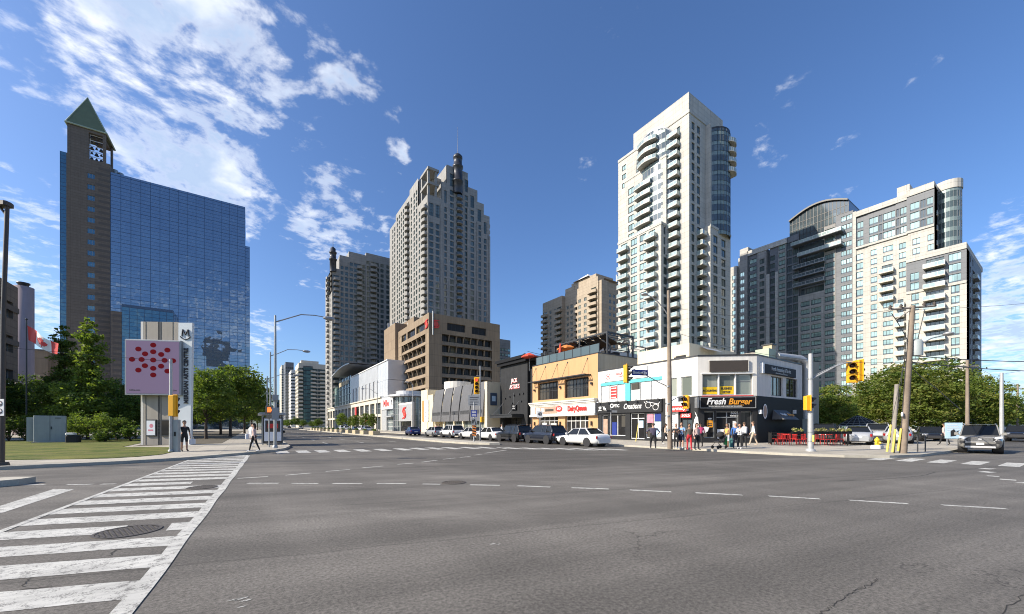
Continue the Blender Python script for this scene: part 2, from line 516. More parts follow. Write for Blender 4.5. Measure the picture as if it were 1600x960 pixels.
# ------------------------------------------------------------------ lettering
def text_obj(name, s, size, mat, parent, X, bold=0.0, ext=0.01, shear=0.0, sx=1.0, align='CENTER', spacing=1.0):
 """letters as a mesh; X places the text plane (text runs along +x, up is +y of X)"""
 cu = bpy.data.curves.new('lettering', 'FONT')
 cu.body = s
 cu.size = size
 cu.extrude = ext
 cu.offset = bold * size
 cu.shear = shear
 cu.space_character = spacing
 cu.align_x = align
 cu.align_y = 'CENTER'
 cu.resolution_u = 3
 tmp = bpy.data.objects.new('tmp_text', cu)
 COL.objects.link(tmp)
 bpy.context.view_layer.update()
 dg = bpy.context.evaluated_depsgraph_get()
 me = bpy.data.meshes.new_from_object(tmp.evaluated_get(dg))
 bpy.data.objects.remove(tmp)
 bpy.data.curves.remove(cu)
 me.name = name
 me.transform(X @ Matrix.Diagonal((sx, 1, 1, 1)))
 me.materials.clear()
 me.materials.append(M(mat))
 o = bpy.data.objects.new(name, me)
 COL.objects.link(o)
 o.parent = parent
 return o
def text_frame(o, t):
 """matrix for lettering: x along horizontal unit vector t, letters upright, facing t x up"""
 return Matrix(((t[0], 0, t[1], o[0]), (t[1], 0, -t[0], o[1]), (0, 1, 0, o[2]), (0, 0, 0, 1)))
# ------------------------------------------------------------------ facade kit
class Face:
 """vertical face: origin p (x,y) in the thing's frame, direction t, outward normal n (unit, 2D)"""
 def __init__(s, p, t, n):
  s.p, s.t, s.n = p, t, n
 def pt(s, a, d, z):
  return (s.p[0] + s.t[0] * a + s.n[0] * d, s.p[1] + s.t[1] * a + s.n[1] * d, z)
 def mat(s, a, d, z):
  tx = s.t
  if s.t[0] * s.n[1] - s.t[1] * s.n[0] < 0:
   tx = (-s.t[0], -s.t[1])
  return frame_m(s.pt(a, d, z), tx, s.n)
WEST = ((0, 1), (-1, 0))      # s runs south -> north
SOUTH = ((1, 0), (0, -1))     # s runs west -> east
def wall_grid(mb, F, s0, s1, z0, z1, holes, depth=0.25, mat=0, rev=None, off=0.0):
 """wall with rectangular holes (a0,a1,b0,b1) and their reveals"""
 rev = mat if rev is None else rev
 holes = [(max(a, s0), min(b, s1), max(c, z0), min(e, z1)) for a, b, c, e in holes if a < s1 - .01 and b > s0 + .01 and c < z1 - .01 and e > z0 + .01]
 S = sorted({round(x, 3) for h in holes for x in h[:2]} | {s0, s1})
 Z = sorted({round(x, 3) for h in holes for x in h[2:]} | {z0, z1})
 Sa, Za = np.array(S), np.array(Z)
 g = np.zeros((len(Z) - 1, len(S) - 1), bool)
 for a, b, c, e in holes:
  i0, i1 = np.searchsorted(Sa, a - .002), np.searchsorted(Sa, b - .002)
  j0, j1 = np.searchsorted(Za, c - .002), np.searchsorted(Za, e - .002)
  g[j0:j1, i0:i1] = True
 for j in range(len(Z) - 1):
  i = 0
  while i < len(S) - 1:
   if g[j, i]:
    i += 1
    continue
   k = i
   while k < len(S) - 1 and not g[j, k]:
    k += 1
   mb.poly([F.pt(S[i], off, Z[j]), F.pt(S[k], off, Z[j]), F.pt(S[k], off, Z[j + 1]), F.pt(S[i], off, Z[j + 1])], mat)
   i = k
 for a, b, c, e in holes:
  o, i = off, off - depth
  mb.poly([F.pt(a, o, c), F.pt(b, o, c), F.pt(b, i, c), F.pt(a, i, c)], rev)
  mb.poly([F.pt(a, o, e), F.pt(b, o, e), F.pt(b, i, e), F.pt(a, i, e)], rev)
  mb.poly([F.pt(a, o, c), F.pt(a, o, e), F.pt(a, i, e), F.pt(a, i, c)], rev)
  mb.poly([F.pt(b, o, c), F.pt(b, o, e), F.pt(b, i, e), F.pt(b, i, c)], rev)
_WIN = {}
def window_mesh(w, h, glass='glass_condo', fr='frame_dark', nx=2, nz=0, bar=0.07, low=0.0, sp=None):
 """centred window: frame with mullions and a pane; `low` adds a transom at that share of the height"""
 key = (round(w, 2), round(h, 2), glass, fr, nx, nz, bar, low, sp)
 if key in _WIN:
  return _WIN[key]
 m = MB()
 x0, x1 = -w / 2, w / 2
 m.poly([(x0, 0, 0), (x1, 0, 0), (x1, 0, h), (x0, 0, h)], 0)
 if glass == 'glass_bright':
  m.poly([(x0 + .04, .004, .05), (x1 - .04, .004, .05), (x1 - .04, .004, h * .24), (x0 + .04, .004, h * .24)], 2)
  sp = sp or ('glass_dark', 0)
 t = 0.05
 def bx(a, b, c, d, mt=1, y1=t):
  m.add([(a, 0.004, c), (b, 0.004, c), (b, 0.004, d), (a, 0.004, d), (a, y1, c), (b, y1, c), (b, y1, d), (a, y1, d)],
    [(4, 5, 6, 7), (0, 1, 5, 4), (2, 3, 7, 6), (0, 4, 7, 3), (1, 2, 6, 5)], mt)
 bx(x0, x1, 0, bar); bx(x0, x1, h - bar, h); bx(x0, x0 + bar, bar, h - bar); bx(x1 - bar, x1, bar, h - bar)
 for i in range(1, nx):
  x = x0 + w * i / nx
  bx(x - bar / 2, x + bar / 2, bar, h - bar)
 for i in range(1, nz):
  z = h * i / nz
  bx(x0 + bar, x1 - bar, z - bar / 2, z + bar / 2, y1=t - .006)
 if low:
  bx(x0 + bar, x1 - bar, h * low - bar / 2, h * low + bar / 2, y1=t - .006)
 mats = [glass, fr]
 if sp:
  mats.append(sp[0])
 if sp and sp[1]:
  bx(x0, x1, 0, sp[1], 2, t + .01)
 me = m.mesh('window', mats)
 _WIN[key] = me
 return me
_BAL = {}
def balcony_mesh(w, dpt, slab='slab_edge', rail='rail_light', glass='glass_rail', solid=False, th=0.22, sides=True, rh=1.05, posts=4, bow=0.0):
 key = (round(w, 2), round(dpt, 2), slab, rail, glass, solid, th, sides, rh, posts, bow)
 if key in _BAL:
  return _BAL[key]
 m = MB()
 x0, x1 = -w / 2, w / 2
 n = 6 if bow else 1
 pts = [(x0, 0)] + [(x0 + w * i / n, dpt + bow * math.sin(PI * i / n)) for i in range(n + 1)] + [(x1, 0)]
 m.prism(pts, -th, 0, 0)
 outer = pts[0:] if sides else pts[1:-1]
 ins = 0.05
 for i in range(len(outer) - 1):
  (a, b), (c, d) = outer[i], outer[i + 1]
  L = math.hypot(c - a, d - b)
  if L < 0.05:
   continue
  X = Matrix.Translation((a, b, 0)) @ rotz(math.atan2(d - b, c - a))
  if solid:
   m.box(0, L, -0.14, -0.02, 0.002, rh, 0, X)
  else:
   m.box(0.03, L - 0.03, -ins - .02, -ins, 0.08, rh - .06, 1, X)
   m.box(0, L, -ins - .03, -ins + .02, rh - .055, rh, 2, X)
   m.box(0, L, -ins - .03, -ins + .02, 0.03, 0.08, 2, X)
   k = max(1, int(round(L / 1.2)))
   for j in range(k + 1):
    x = min(max(L * j / k, .03), L - .03)
    m.box(x - .025, x + .025, -ins - .028, -ins + .018, 0.003, rh - .06, 2, X)
 me = m.mesh('balcony', [slab, glass, rail])
 _BAL[key] = me
 return me
class Tower:
 """a building thing; windows and balconies are recorded and linked at the end: the 100 nearest as parts, the rest as one"""
 def __init__(s, name, label, cat, loc, rz=0.0, group=None, limit=100):
  s.root = thing(name, label, cat, loc, rz, group)
  s.loc, s.inst, s.limit = Vector(loc), {}, limit
  s.rot = rotz(rz)
 def put(s, part, mesh, X, w=1.0):
  s.inst.setdefault(part, []).append((mesh, X, w))
 def done(s):
  c = Vector((0, 0, CAM_H))
  for part, L in s.inst.items():
   L.sort(key=lambda q: ((s.loc + s.rot @ q[1].translation) - c).length / q[2])
   for me, X, w in L[:s.limit]:
    o = bpy.data.objects.new(part, me)
    COL.objects.link(o)
    o.parent = s.root
    o.matrix_local = X
   rest = L[s.limit:]
   if rest:
    mats, V, Fs, Mi = [], [], [], []
    cache = {}
    off = 0
    for me, X, w in rest:
     if me.name not in cache:
      co = np.empty(len(me.vertices) * 3)
      me.vertices.foreach_get('co', co)
      idx = []
      for mt in me.materials:
       if mt not in mats:
        mats.append(mt)
       idx.append(mats.index(mt))
      cache[me.name] = (co.reshape(-1, 3), [list(p.vertices) for p in me.polygons], [idx[p.material_index] for p in me.polygons])
     co, fs, mi = cache[me.name]
     A = np.array(X)
     V.append(co @ A[:3, :3].T + A[:3, 3])
     Fs.extend([[i + off for i in f] for f in fs])
     Mi.extend(mi)
     off += len(co)
    V = np.concatenate(V)
    me = bpy.data.meshes.new(part)
    me.from_pydata(V.tolist(), [], Fs)
    for mt in mats:
     me.materials.append(mt)
    me.polygons.foreach_set('material_index', Mi)
    me.update()
    o = bpy.data.objects.new(part, me)
    COL.objects.link(o)
    o.parent = s.root
    o['kind'] = 'stuff'
  return s.root
def fill_face(T, mb, F, s0, s1, z0, z1, cols, fh, sill=0.9, wh=1.5, zstart=None, ztop=None, depth=0.22, mat=0, off=0.0, extra=()):
 """cols: list of dict(s=centre, w=width, kind='win'|'bal'|'rec', ...) repeated on each storey of height fh"""
 holes = list(extra)
 zs = z0 if zstart is None else zstart
 ze = z1 if ztop is None else ztop
 nfl = int((ze - zs + 0.01) / fh)
 for k in range(nfl):
  zb = zs + k * fh
  for c in cols:
   if k < c.get('from', 0) or k >= c.get('to', 999):
    continue
   w, h, sl = c['w'], c.get('h', wh), c.get('sill', sill)
   if zb + sl + h > z1 - 0.05:
    continue
   kind = c.get('kind', 'win')
   if kind == 'win':
    holes.append((c['s'] - w / 2, c['s'] + w / 2, zb + sl, zb + sl + h))
    T.put('window', window_mesh(w, h, c.get('glass', 'glass_condo'), c.get('fr', 'frame_dark'), c.get('nx', 2), c.get('nz', 0), c.get('bar', .07), c.get('low', 0)),
      F.mat(c['s'], off - depth + .002, zb + sl))
   else:   # recessed loggia / door behind a balcony
    dd = c.get('rec', 0.5)
    hh = fh - 0.35
    holes.append((c['s'] - w / 2, c['s'] + w / 2, zb + .02, zb + hh))
    T.put('window', window_mesh(w, hh - .02, c.get('glass', 'glass_condo'), c.get('fr', 'frame_dark'), c.get('nx', 2), 0, .07, 0), F.mat(c['s'], off - depth + .002, zb + .02))
    T.put('balcony', balcony_mesh(c.get('bw', w + .4), c.get('bd', 1.4), c.get('slab', 'slab_edge'), c.get('rail', 'rail_light'), c.get('rg', 'glass_rail'), c.get('solid', False), bow=c.get('bow', 0)),
      F.mat(c['s'] + c.get('bs', 0), off + .003, zb + .0), w=1.5)
 wall_grid(mb, F, s0, s1, z0, z1, holes, depth, mat, off=off)
# ================================================================== GROUND
def asphalt(name, base=0.105, cracks=True):
 m, q, b = newmat(name)
 geo = q.n('ShaderNodeNewGeometry')
 P = geo.outputs['Position']
 sp = q.sep(P)
 # large patches, old repairs and the polish of the wheel tracks
 big = q.ramp(q.noise(P, 0.10, 4, 0.6), 0.3, 0.7, 0.82, 1.18)
 drip = q.ramp(q.noise(P, 2.6, 3, 0.7), 0.62, 0.78, 1, 0.80)
 big = q.math('MULTIPLY', big, drip)
 med = q.ramp(q.noise(P, 0.9, 6, 0.65), 0.25, 0.75, 0.93, 1.07)
 # wheel tracks of turning traffic, long soft streaks across the junction
 rot = q.n('ShaderNodeVectorRotate', rotation_type='Z_AXIS')
 q.put(rot.inputs['Vector'], P)
 rot.inputs['Angle'].default_value = R(12)
 r2 = q.sep(rot.outputs[0])
 wave = q.noise(q.comb(q.math('MULTIPLY', r2[0], 0.05), q.math('MULTIPLY', r2[1], 0.9), 3.0), 1.0, 4, 0.6, 0.4)
 tr = q.ramp(wave, 0.3, 0.70, 0.82, 1.22)
 wave2 = q.noise(q.comb(q.math('MULTIPLY', sp[0], 0.7), q.math('MULTIPLY', sp[1], 0.035), 9.0), 1.0, 3, 0.6, 0.3)
 tr2 = q.ramp(wave2, 0.3, 0.7, 0.92, 1.1)
 agg = q.noise(P, 26, 5, 0.85)
 g = q.ramp(agg, 0.34, 0.66, 0.42, 1.62, False)
 agg2 = q.ramp(q.noise(P, 190, 2, 0.6), 0.3, 0.7, 0.72, 1.30, False)
 k = q.math('MULTIPLY', q.math('MULTIPLY', big, med), q.math('MULTIPLY', g, agg2))
 k = q.math('MULTIPLY', k, q.math('MULTIPLY', tr, tr2))
 # arcs polished by turning traffic round two corners
 for (cx_, cy_, ya, yb, sc_, amp) in ((-14, -6, 9, 24, 1.3, .26), (26, 34, 7, 26, 1.1, .18)):
  vx, vy = q.math('SUBTRACT', sp[0], cx_), q.math('SUBTRACT', sp[1], cy_)
  rad = q.math('SQRT', q.math('ADD', q.math('MULTIPLY', vx, vx), q.math('MULTIPLY', vy, vy)))
  an = q.math('ARCTAN2', vy, vx)
  arc_n = q.noise(q.comb(q.math('MULTIPLY', rad, sc_), q.math('MULTIPLY', an, 1.2), cx_), 1.0, 5, 0.65)
  a_ = q.math('MULTIPLY', q.ramp(arc_n, 0.5, 0.72, 0, amp), q.math('MULTIPLY', q.ramp(sp[1], ya - 5, ya), q.ramp(sp[1], yb + 4, yb)))
  k = q.math('MULTIPLY', k, q.math('ADD', 1.0, a_))
 # straight construction seams between paving passes
 for (ca, cb, c0) in ((0.30, 1.0, 9.2), (0.26, 1.0, 5.9), (1.0, 0.05, -6.0)):
  dd = q.math('ADD', q.math('ADD', q.math('MULTIPLY', sp[0], ca), q.math('MULTIPLY', sp[1], cb)), q.math('MULTIPLY', q.noise(P, .5, 4, .6), .35))
  sm = q.ramp(q.math('ABSOLUTE', q.math('SUBTRACT', dd, c0)), 0.0, 0.035, 0.70, 1.0)
  k = q.math('MULTIPLY', k, sm)
  k = q.math('MULTIPLY', k, q.ramp(q.math('SUBTRACT', dd, c0), -.02, .02, 1.0, 0.95))
 # darker newer lanes on the far side of the junction
 lane = q.math('ADD', sp[1], q.math('MULTIPLY', sp[0], 0.30))
 nl = q.ramp(q.math('ADD', lane, q.math('MULTIPLY', q.noise(P, 0.6, 2, .5), 0.3)), 15.05, 15.25, 1.0, 0.68)
 nl = q.math('MULTIPLY', nl, q.ramp(sp[0], 6.0, 16.0, 0, 1))
 nl = q.math('ADD', nl, q.ramp(sp[0], 6.0, 16.0, 1, 0))
 k = q.math('MULTIPLY', k, nl)
 if cracks:
  vv = q.vmath('ADD', P, q.vmath('SCALE', q.noise(P, 1.2, 5, 0.7, out='Color'), sc=1.1))
  vo = q.n('ShaderNodeTexVoronoi', feature='DISTANCE_TO_EDGE')
  q.put(vo.inputs['Vector'], vv)
  vo.inputs['Scale'].default_value = 0.19
  cr = q.ramp(vo.outputs['Distance'], 0.0, 0.0035, 1, 0)
  msk = q.ramp(q.noise(P, 0.22, 2, 0.5), 0.52, 0.60, 0, 1)
  vo2 = q.n('ShaderNodeTexVoronoi', feature='DISTANCE_TO_EDGE')
  q.put(vo2.inputs['Vector'], vv)
  vo2.inputs['Scale'].default_value = 2.4
  cr2 = q.ramp(vo2.outputs['Distance'], 0.0, 0.045, 1, 0)
  msk2 = q.ramp(q.noise(P, 0.45, 3, 0.5), 0.71, 0.74, 0, 1)
  crk = q.math('MAXIMUM', q.math('MULTIPLY', cr, msk), q.math('MULTIPLY', cr2, msk2))
  k = q.math('MULTIPLY', k, q.math('SUBTRACT', 1.0, q.math('MULTIPLY', crk, 0.6)))
 cc = q.vmath('SCALE', (base, base * 0.92, base * 0.80), sc=k)
 q.put(b.inputs['Base Color'], cc)
 b.inputs['Roughness'].default_value = 0.82
 b.inputs['Specular IOR Level'].default_value = 0.35
 bn = q.n('ShaderNodeBump')
 bn.inputs['Strength'].default_value = 0.4
 bn.inputs['Distance'].default_value = 0.012
 q.put(bn.inputs['Height'], agg)
 q.put(b.inputs['Normal'], bn.outputs[0])
 MATS[name] = m
asphalt('asphalt', 0.145)
def paintmat(name, col, wear=0.5):
 """road paint worn to the asphalt in flecks"""
 m, q, b = newmat(name)
 geo = q.n('ShaderNodeNewGeometry')
 P = geo.outputs['Position']
 a = q.noise(P, 7, 6, 0.7)
 c = q.noise(P, 60, 3, 0.7)
 k = q.ramp(q.math('ADD', q.math('MULTIPLY', a, 0.6), q.math('MULTIPLY', c, 0.4)), 0.60 - wear * 0.10, 0.66 - wear * 0.08, 0, 0.85)
 dirt = q.ramp(q.noise(P, 1.3, 5, 0.65), 0.3, 0.7, 0.8, 1.05)
 st = q.noise(q.vmath('MULTIPLY', P, (1.0, 9.0, 1.0)), 1.6, 4, 0.6)
 dirt = q.math('MULTIPLY', dirt, q.ramp(st, 0.3, 0.6, 0.86, 1.02))
 q.put(b.inputs['Base Color'], q.mix(k, q.vmath('SCALE', col, sc=dirt), (0.13, 0.125, 0.115)))
 b.inputs['Roughness'].default_value = 0.75
 bn = q.n('ShaderNodeBump')
 bn.inputs['Strength'].default_value = 0.5
 bn.inputs['Distance'].default_value = 0.008
 q.put(bn.inputs['Height'], c)
 q.put(b.inputs['Normal'], bn.outputs[0])
 MATS[name] = m
paintmat('road_paint', (0.58, 0.57, 0.52), 0.95)
paintmat('road_paint_worn', (0.52, 0.51, 0.47), 1.1)
def pavingmat(name, col, cell=1.5, var=0.12, rot=0.0):
 m, q, b = newmat(name)
 geo = q.n('ShaderNodeNewGeometry')
 P = geo.outputs['Position']
 sp = q.sep(P)
 def joint(v):
  f = q.math('FRACT', q.math('DIVIDE', v, cell))
  return q.ramp(q.math('ABSOLUTE', q.math('SUBTRACT', f, 0.5)), 0.5 - 0.012 / cell, 0.5 - 0.004 / cell, 0, 1)
 jj = q.math('MAXIMUM', joint(sp[0]), joint(sp[1]))
 ce = q.vmath('FLOOR', q.vmath('DIVIDE', P, (cell, cell, 50)))
 wn = q.n('ShaderNodeTexWhiteNoise', noise_dimensions='3D')
 q.put(wn.inputs['Vector'], ce)
 k = q.math('MULTIPLY', q.ramp(wn.outputs['Value'], 0, 1, 1 - var, 1 + var, False), q.ramp(q.noise(P, 0.8, 6, 0.65), 0.25, 0.75, 0.85, 1.12))
 k = q.math('MULTIPLY', k, q.ramp(q.noise(P, 45, 2, 0.7), 0.3, 0.7, 0.9, 1.08))
 k = q.math('MULTIPLY', k, q.math('SUBTRACT', 1.0, q.math('MULTIPLY', jj, 0.45)))
 q.put(b.inputs['Base Color'], q.vmath('SCALE', col, sc=k))
 b.inputs['Roughness'].default_value = 0.9
 MATS[name] = m
pavingmat('paving', (0.40, 0.365, 0.30))
pmat('kerb_concrete', (0.44, 0.41, 0.34), 0.9, 0.15, 1.5, fine=.1)
pmat('kerb_side', (0.20, 0.185, 0.16), 0.9, 0.2, 2)
pmat('lot_asphalt', (0.14, 0.135, 0.125), 0.9, 0.15, 0.5, fine=.1)
pmat('soil', (0.10, 0.085, 0.06), 0.95, 0.3, 1.5)
pmat('far_land', (0.09, 0.11, 0.06), 0.95, 0.3, 0.01)
def grassmat(name):
 m, q, b = newmat(name)
 P = q.n('ShaderNodeNewGeometry').outputs['Position']
 k = q.ramp(q.noise(P, 0.5, 5, 0.6), 0.3, 0.7, 0, 1)
 c = q.mix(k, (0.065, 0.10, 0.02), (0.19, 0.19, 0.05))
 c = q.mix(q.ramp(q.noise(P, 2.2, 4, .65), .5, .62), c, (0.16, 0.15, 0.06))
 k2 = q.ramp(q.noise(P, 30, 3, 0.7), 0.3, 0.7, 0.55, 1.35)
 q.put(b.inputs['Base Color'], q.vmath('SCALE', c, sc=k2))
 b.inputs['Roughness'].default_value = 0.95
 b.inputs['Specular IOR Level'].default_value = 0.15
 MATS[name] = m
grassmat('grass_soil')
struct(MB().poly([(-4000, -800, -0.012), (5000, -800, -0.012), (5000, 6000, -0.012), (-4000, 6000, -0.012)]).build('ground', 'far_land'))
struct(MB().poly([(-90, -70, 0), (230, -70, 0), (230, 560, 0), (-90, 560, 0)]).build('road', 'asphalt'))
def block(name, poly, z, top='paving', side='kerb_side', z0=-0.01):
 o = MB().prism(poly, z0, z, 0, side=1).build(name, [top, side])
 return struct(o)
def offset_ring(pts, w):
 """ribbon on the inner (left-hand) side of an open polyline"""
 out = []
 for i, p in enumerate(pts):
  a = Vector(pts[max(i - 1, 0)]); b = Vector(pts[min(i + 1, len(pts) - 1)])
  d = (b - a).normalized()
  out.append((p[0] - d.y * w, p[1] + d.x * w))
 return out
def kerb(pts, z=0.13, w=0.16, side=1):
 m = MB()
 inn = offset_ring(pts, w * side)
 for i in range(len(pts) - 1):
  a, b, c, d = pts[i], pts[i + 1], inn[i + 1], inn[i]
  o1 = offset_ring(pts, -0.01 * side)
  a2, b2 = o1[i], o1[i + 1]
  m.poly([(*a2, z + .004), (*b2, z + .004), (*c, z + .004), (*d, z + .004)])
  m.poly([(*a2, 0), (*b2, 0), (*b2, z + .004), (*a2, z + .004)])
 return struct(m.build('kerb', 'kerb_concrete'))
def arc(c, r, a0, a1, n=8):
 return [(c[0] + r * math.cos(R(a0 + (a1 - a0) * i / n)), c[1] + r * math.sin(R(a0 + (a1 - a0) * i / n))) for i in range(n + 1)]
# north-west corner block
nw_kerb = [(-88, 5.5), (-7.83, 22.3), (-4.6, 22.9), (-2.6, 23.9), (-1.0, 25.6), (-0.1, 26.6), (1.0, 28.0), (1.8, 30.0), (2.3, 33.0), (2.4, 38), (2.4, 555)]
block('sidewalk', nw_kerb + [(-88, 555)], 0.13)
kerb(nw_kerb, side=1)
# north-east corner block
ne_kerb = [(225, 4.3), (34, 4.4)] + [(29, 4.7), (26.6, 5.4), (25.2, 6.8), (24.4, 8.8), (24.1, 11)] + [(24.0, 555)]
block('sidewalk', ne_kerb + [(225, 555)], 0.13)
kerb(ne_kerb, side=-1)
# median of the avenue
md = [(14.9, 180), (14.9, 60), (15.1, 34), (15.6, 30), (16.6, 28.0), (17.4, 27.6), (17.9, 28.6), (17.6, 34), (17.0, 60), (17.0, 180)]
struct(MB().prism(md, -0.01, 0.16, 0, side=0).build('median_island', ['kerb_concrete']))
# small island on the left
isl = [(-16, 13.7), (-6.0, 16.0)] + [(-5.35, 16.4), (-5.2, 16.9), (-5.7, 17.2), (-6.4, 17.15)] + [(-16, 15.2)]
struct(MB().prism(isl, -0.01, 0.17, 0, side=0).build('traffic_island', ['kerb_concrete']))
# opposite side of the avenue: south-east and behind the camera
struct(MB().prism([(24.5, -10), (225, -10), (225, -69), (24.5, -69)], -0.01, 0.13, 0, side=1).build('sidewalk', ['paving', 'kerb_side']))
# lawn
lawn = [gnd(-60, 722, .15), gnd(0, 718.6, .15), gnd(110, 717.4, .15), gnd(169, 716, .15), gnd(215, 713.5, .15), gnd(253, 710, .15), gnd(277, 704.5, .15), gnd(286, 699, .15),
  (-7.6, 37.5), (-8.6, 60), (-60, 62), (-60, 12)]
struct(MB().prism(lawn, 0.10, 0.155, 0).build('lawn', ['grass_soil']))
# planting bed of the street trees
struct(MB().prism([(-7.2, 38.5), (-2.2, 41), (-1.9, 130), (-20, 130), (-8.2, 60)], 0.10, 0.142, 0).build('planting_bed', ['soil']))
# parking lot and park behind the corner shops
struct(MB().prism([(46.2, 8.0), (140, 7.6), (140, 60), (46.2, 60)], 0.10, 0.139, 0).build('parking_lot', ['lot_asphalt']))
struct(MB().prism([(64, 8.4), (200, 7.9), (200, 50), (64, 50)], 0.10, 0.150, 0).build('park_lawn', ['grass_soil']))
def ribbon(pts, w, z=0.004):
 m = MB()
 L = offset_ring(pts, w / 2)
 Rr = offset_ring(pts, -w / 2)
 for i in range(len(pts) - 1):
  m.poly([(*L[i], z), (*L[i + 1], z), (*Rr[i + 1], z), (*Rr[i], z)])
 return m
def merge(ms):
 o = MB()
 for m in ms:
  o.add(m.v, m.f)
 return o
# ---- the wide crosswalk in front
rl = lambda y: (-0.95 + (y - 4.7) * (0.75 / 20.8) - 0.01 * math.sin(y * 1.9), y)
ll = lambda y: (-3.27 + (y - 8.8) * (0.77 / 15.0), y)
bars = MB()
rr = random.Random(3)
k = -4
while True:
 yr = 5.31 + 0.965 * k
 if yr > 26.2:
  break
 hw = 0.275
 xr = rl(yr)[0] - 0.02
 xl = ll(yr + 0.85)[0] - (0.0)
 sl = -0.345
 def strip(x0, x1):
  n = 6
  top, bot = [], []
  for i in range(n + 1):
   x = x0 + (x1 - x0) * i / n
   yy = yr + (x - xr) * sl
   top.append((x, yy + hw + rr.uniform(-.012, .012)))
   bot.append((x, yy - hw + rr.uniform(-.012, .012)))
  for i in range(n):
   bars.poly([(*bot[i], .004), (*bot[i + 1], .004), (*top[i + 1], .004), (*top[i], .004)])
 if k == 3:
  strip(xl, -1.75 + .05)
  strip(-1.13, xr)
 elif k == 9:
  strip(xl, -1.45)
 else:
  if yr + .85 < 25.5:
   strip(xl, xr)
  else:
   strip(max(xl, -1.9), xr)
 k += 1
struct(bars.build('crosswalk_markings', 'road_paint'))
e = [ribbon([rl(y) for y in np.linspace(1.2, 25.4, 60)], 0.17, 0.008), ribbon([ll(y) for y in np.linspace(1.2, 23.7, 12)], 0.10, 0.008)]
struct(merge(e).build('crosswalk_edge_lines', 'road_paint'))
# ---- crosswalk over the avenue
cx = [(441, 707), (473.5, 706.3), (504, 705.7), (534.5, 705), (566.5, 704.3), (598.5, 703.5), (630, 702.6), (656, 701.7), (681, 701.2), (707, 700.8), (735, 700.3), (760, 700)]
m = MB()
for (px, py) in cx:
 x, y = gnd(px, py)
 m.poly([(x - .33, y - 1.1, .004), (x + .33, y - 1.1, .004), (x + .33, y + 1.4, .004), (x - .33, y + 1.4, .004)])
for i in range(7):
 px = 800 + i * 27
 x, y = gnd(px, 700.6 + i * .35)
 m.poly([(x - .33, y - .9, .004), (x + .33, y - .9, .004), (x + .33, y + .9, .004), (x - .33, y + .9, .004)])
struct(m.build('crosswalk_markings', 'road_paint'))
struct(merge([ribbon([gnd(*p) for p in ((792, 701.6), (830, 702.6), (870, 703.4), (935, 704.6))], .14, .008), ribbon([gnd(*p) for p in ((776, 699.2), (792, 701.8))], .2, .012)]).build('stop_line', 'road_paint'))
# ---- crosswalk over the east street
m = MB()
for i in range(9):
 y = 5.55 - i * 0.98
 x = 24.6 + i * 0.14
 m.poly([(x, y - .27, .004), (x + 2.6, y - .33, .004), (x + 2.6, y + .21, .004), (x, y + .27, .004)])
struct(m.build('crosswalk_markings', 'road_paint'))
m = MB()
for a, b in (((1536, 738.5), (1548, 737.4)), ((1543, 744), (1561, 745)), ((1562, 749), (1588, 750.8)), ((1592, 754), (1640, 759)), ((1537, 733.2), (1549, 732.4))):
 A, B = gnd(*a), gnd(*b)
 m2 = ribbon([A, B], .3)
 m.add(m2.v, m2.f)
struct(m.build('lane_markings', 'road_paint'))
# ---- dashed guide lines through the junction
d1 = [(371, 748, 419, 745), (446, 743, 486, 739.5), (509, 737, 547, 734), (566, 731.5, 599, 728.5), (621, 726, 646, 724), (659, 722.5, 683, 719.5), (692, 718, 712, 716),
  (719, 715, 735, 713.5), (741, 711.5, 753, 710), (758, 708.5, 792, 703.5)]
d2 = [(387, 755.5, 435, 755.5), (456, 756, 497, 756), (519.5, 756, 566, 756), (589, 756, 634.5, 756), (660, 756.7, 688, 757.2), (734.5, 758, 781, 758.8), (808, 759.5, 860, 761.5),
  (893, 762.5, 951, 764.5), (984, 766, 1049, 769), (1087, 770.5, 1160, 774), (1201, 775.5, 1281, 780), (1327, 782, 1419, 787.5), (1472, 789.5, 1573, 795.5), (1640, 799, 1760, 806)]
d3 = [(35, 758.2, 70, 757.8), (105, 757.6, 145, 757), (158, 756.9, 180, 756.6)]
ms = []
for L, w in ((d1, .13), (d2, .13), (d3, .13)):
 for a, b, c, e2 in L:
  ms.append(ribbon([gnd(a, b), gnd(c, e2)], w))
struct(merge(ms).build('lane_markings', 'road_paint'))
# stop bar on the left
m = MB().poly([(*gnd(-80, 812), .004), (*gnd(-80, 828), .004), (*gnd(0, 803), .004), (*gnd(116, 765), .004), (*gnd(84, 764.6), .004), (*gnd(0, 791), .004)])
struct(m.build('stop_line', 'road_paint'))
# lane lines of the avenue beyond the crosswalk
ms = []
for X in (5.6, 8.7, 11.8):
 for y in range(38, 220, 9):
  ms.append(ribbon([(X, y), (X, y + 3)], .14))
for X in (20.4,):
 for y in range(34, 220, 9):
  ms.append(ribbon([(X, y), (X, y + 3)], .14))
ms.append(ribbon([(14.5, 31), (14.5, 200)], .12))
struct(merge(ms).build('lane_markings', 'road_paint_worn'))
# white splash marks on the asphalt
ms = MB()
for px, py, w in ((372, 937, .05), (384, 939, .03), (366, 938.5, .02), (377, 949, .02), (770, 850.5, .03), (779, 851, .02)):
 x, y = gnd(px, py)
 ms.add([(x + w * 1.6 * math.cos(t * .7) * (1 + .3 * math.sin(t * 2.1)), y + w * .5 * math.sin(t * .7), .004) for t in range(9)], [tuple(range(9))])
struct(ms.build('paint_splashes', 'road_paint'))
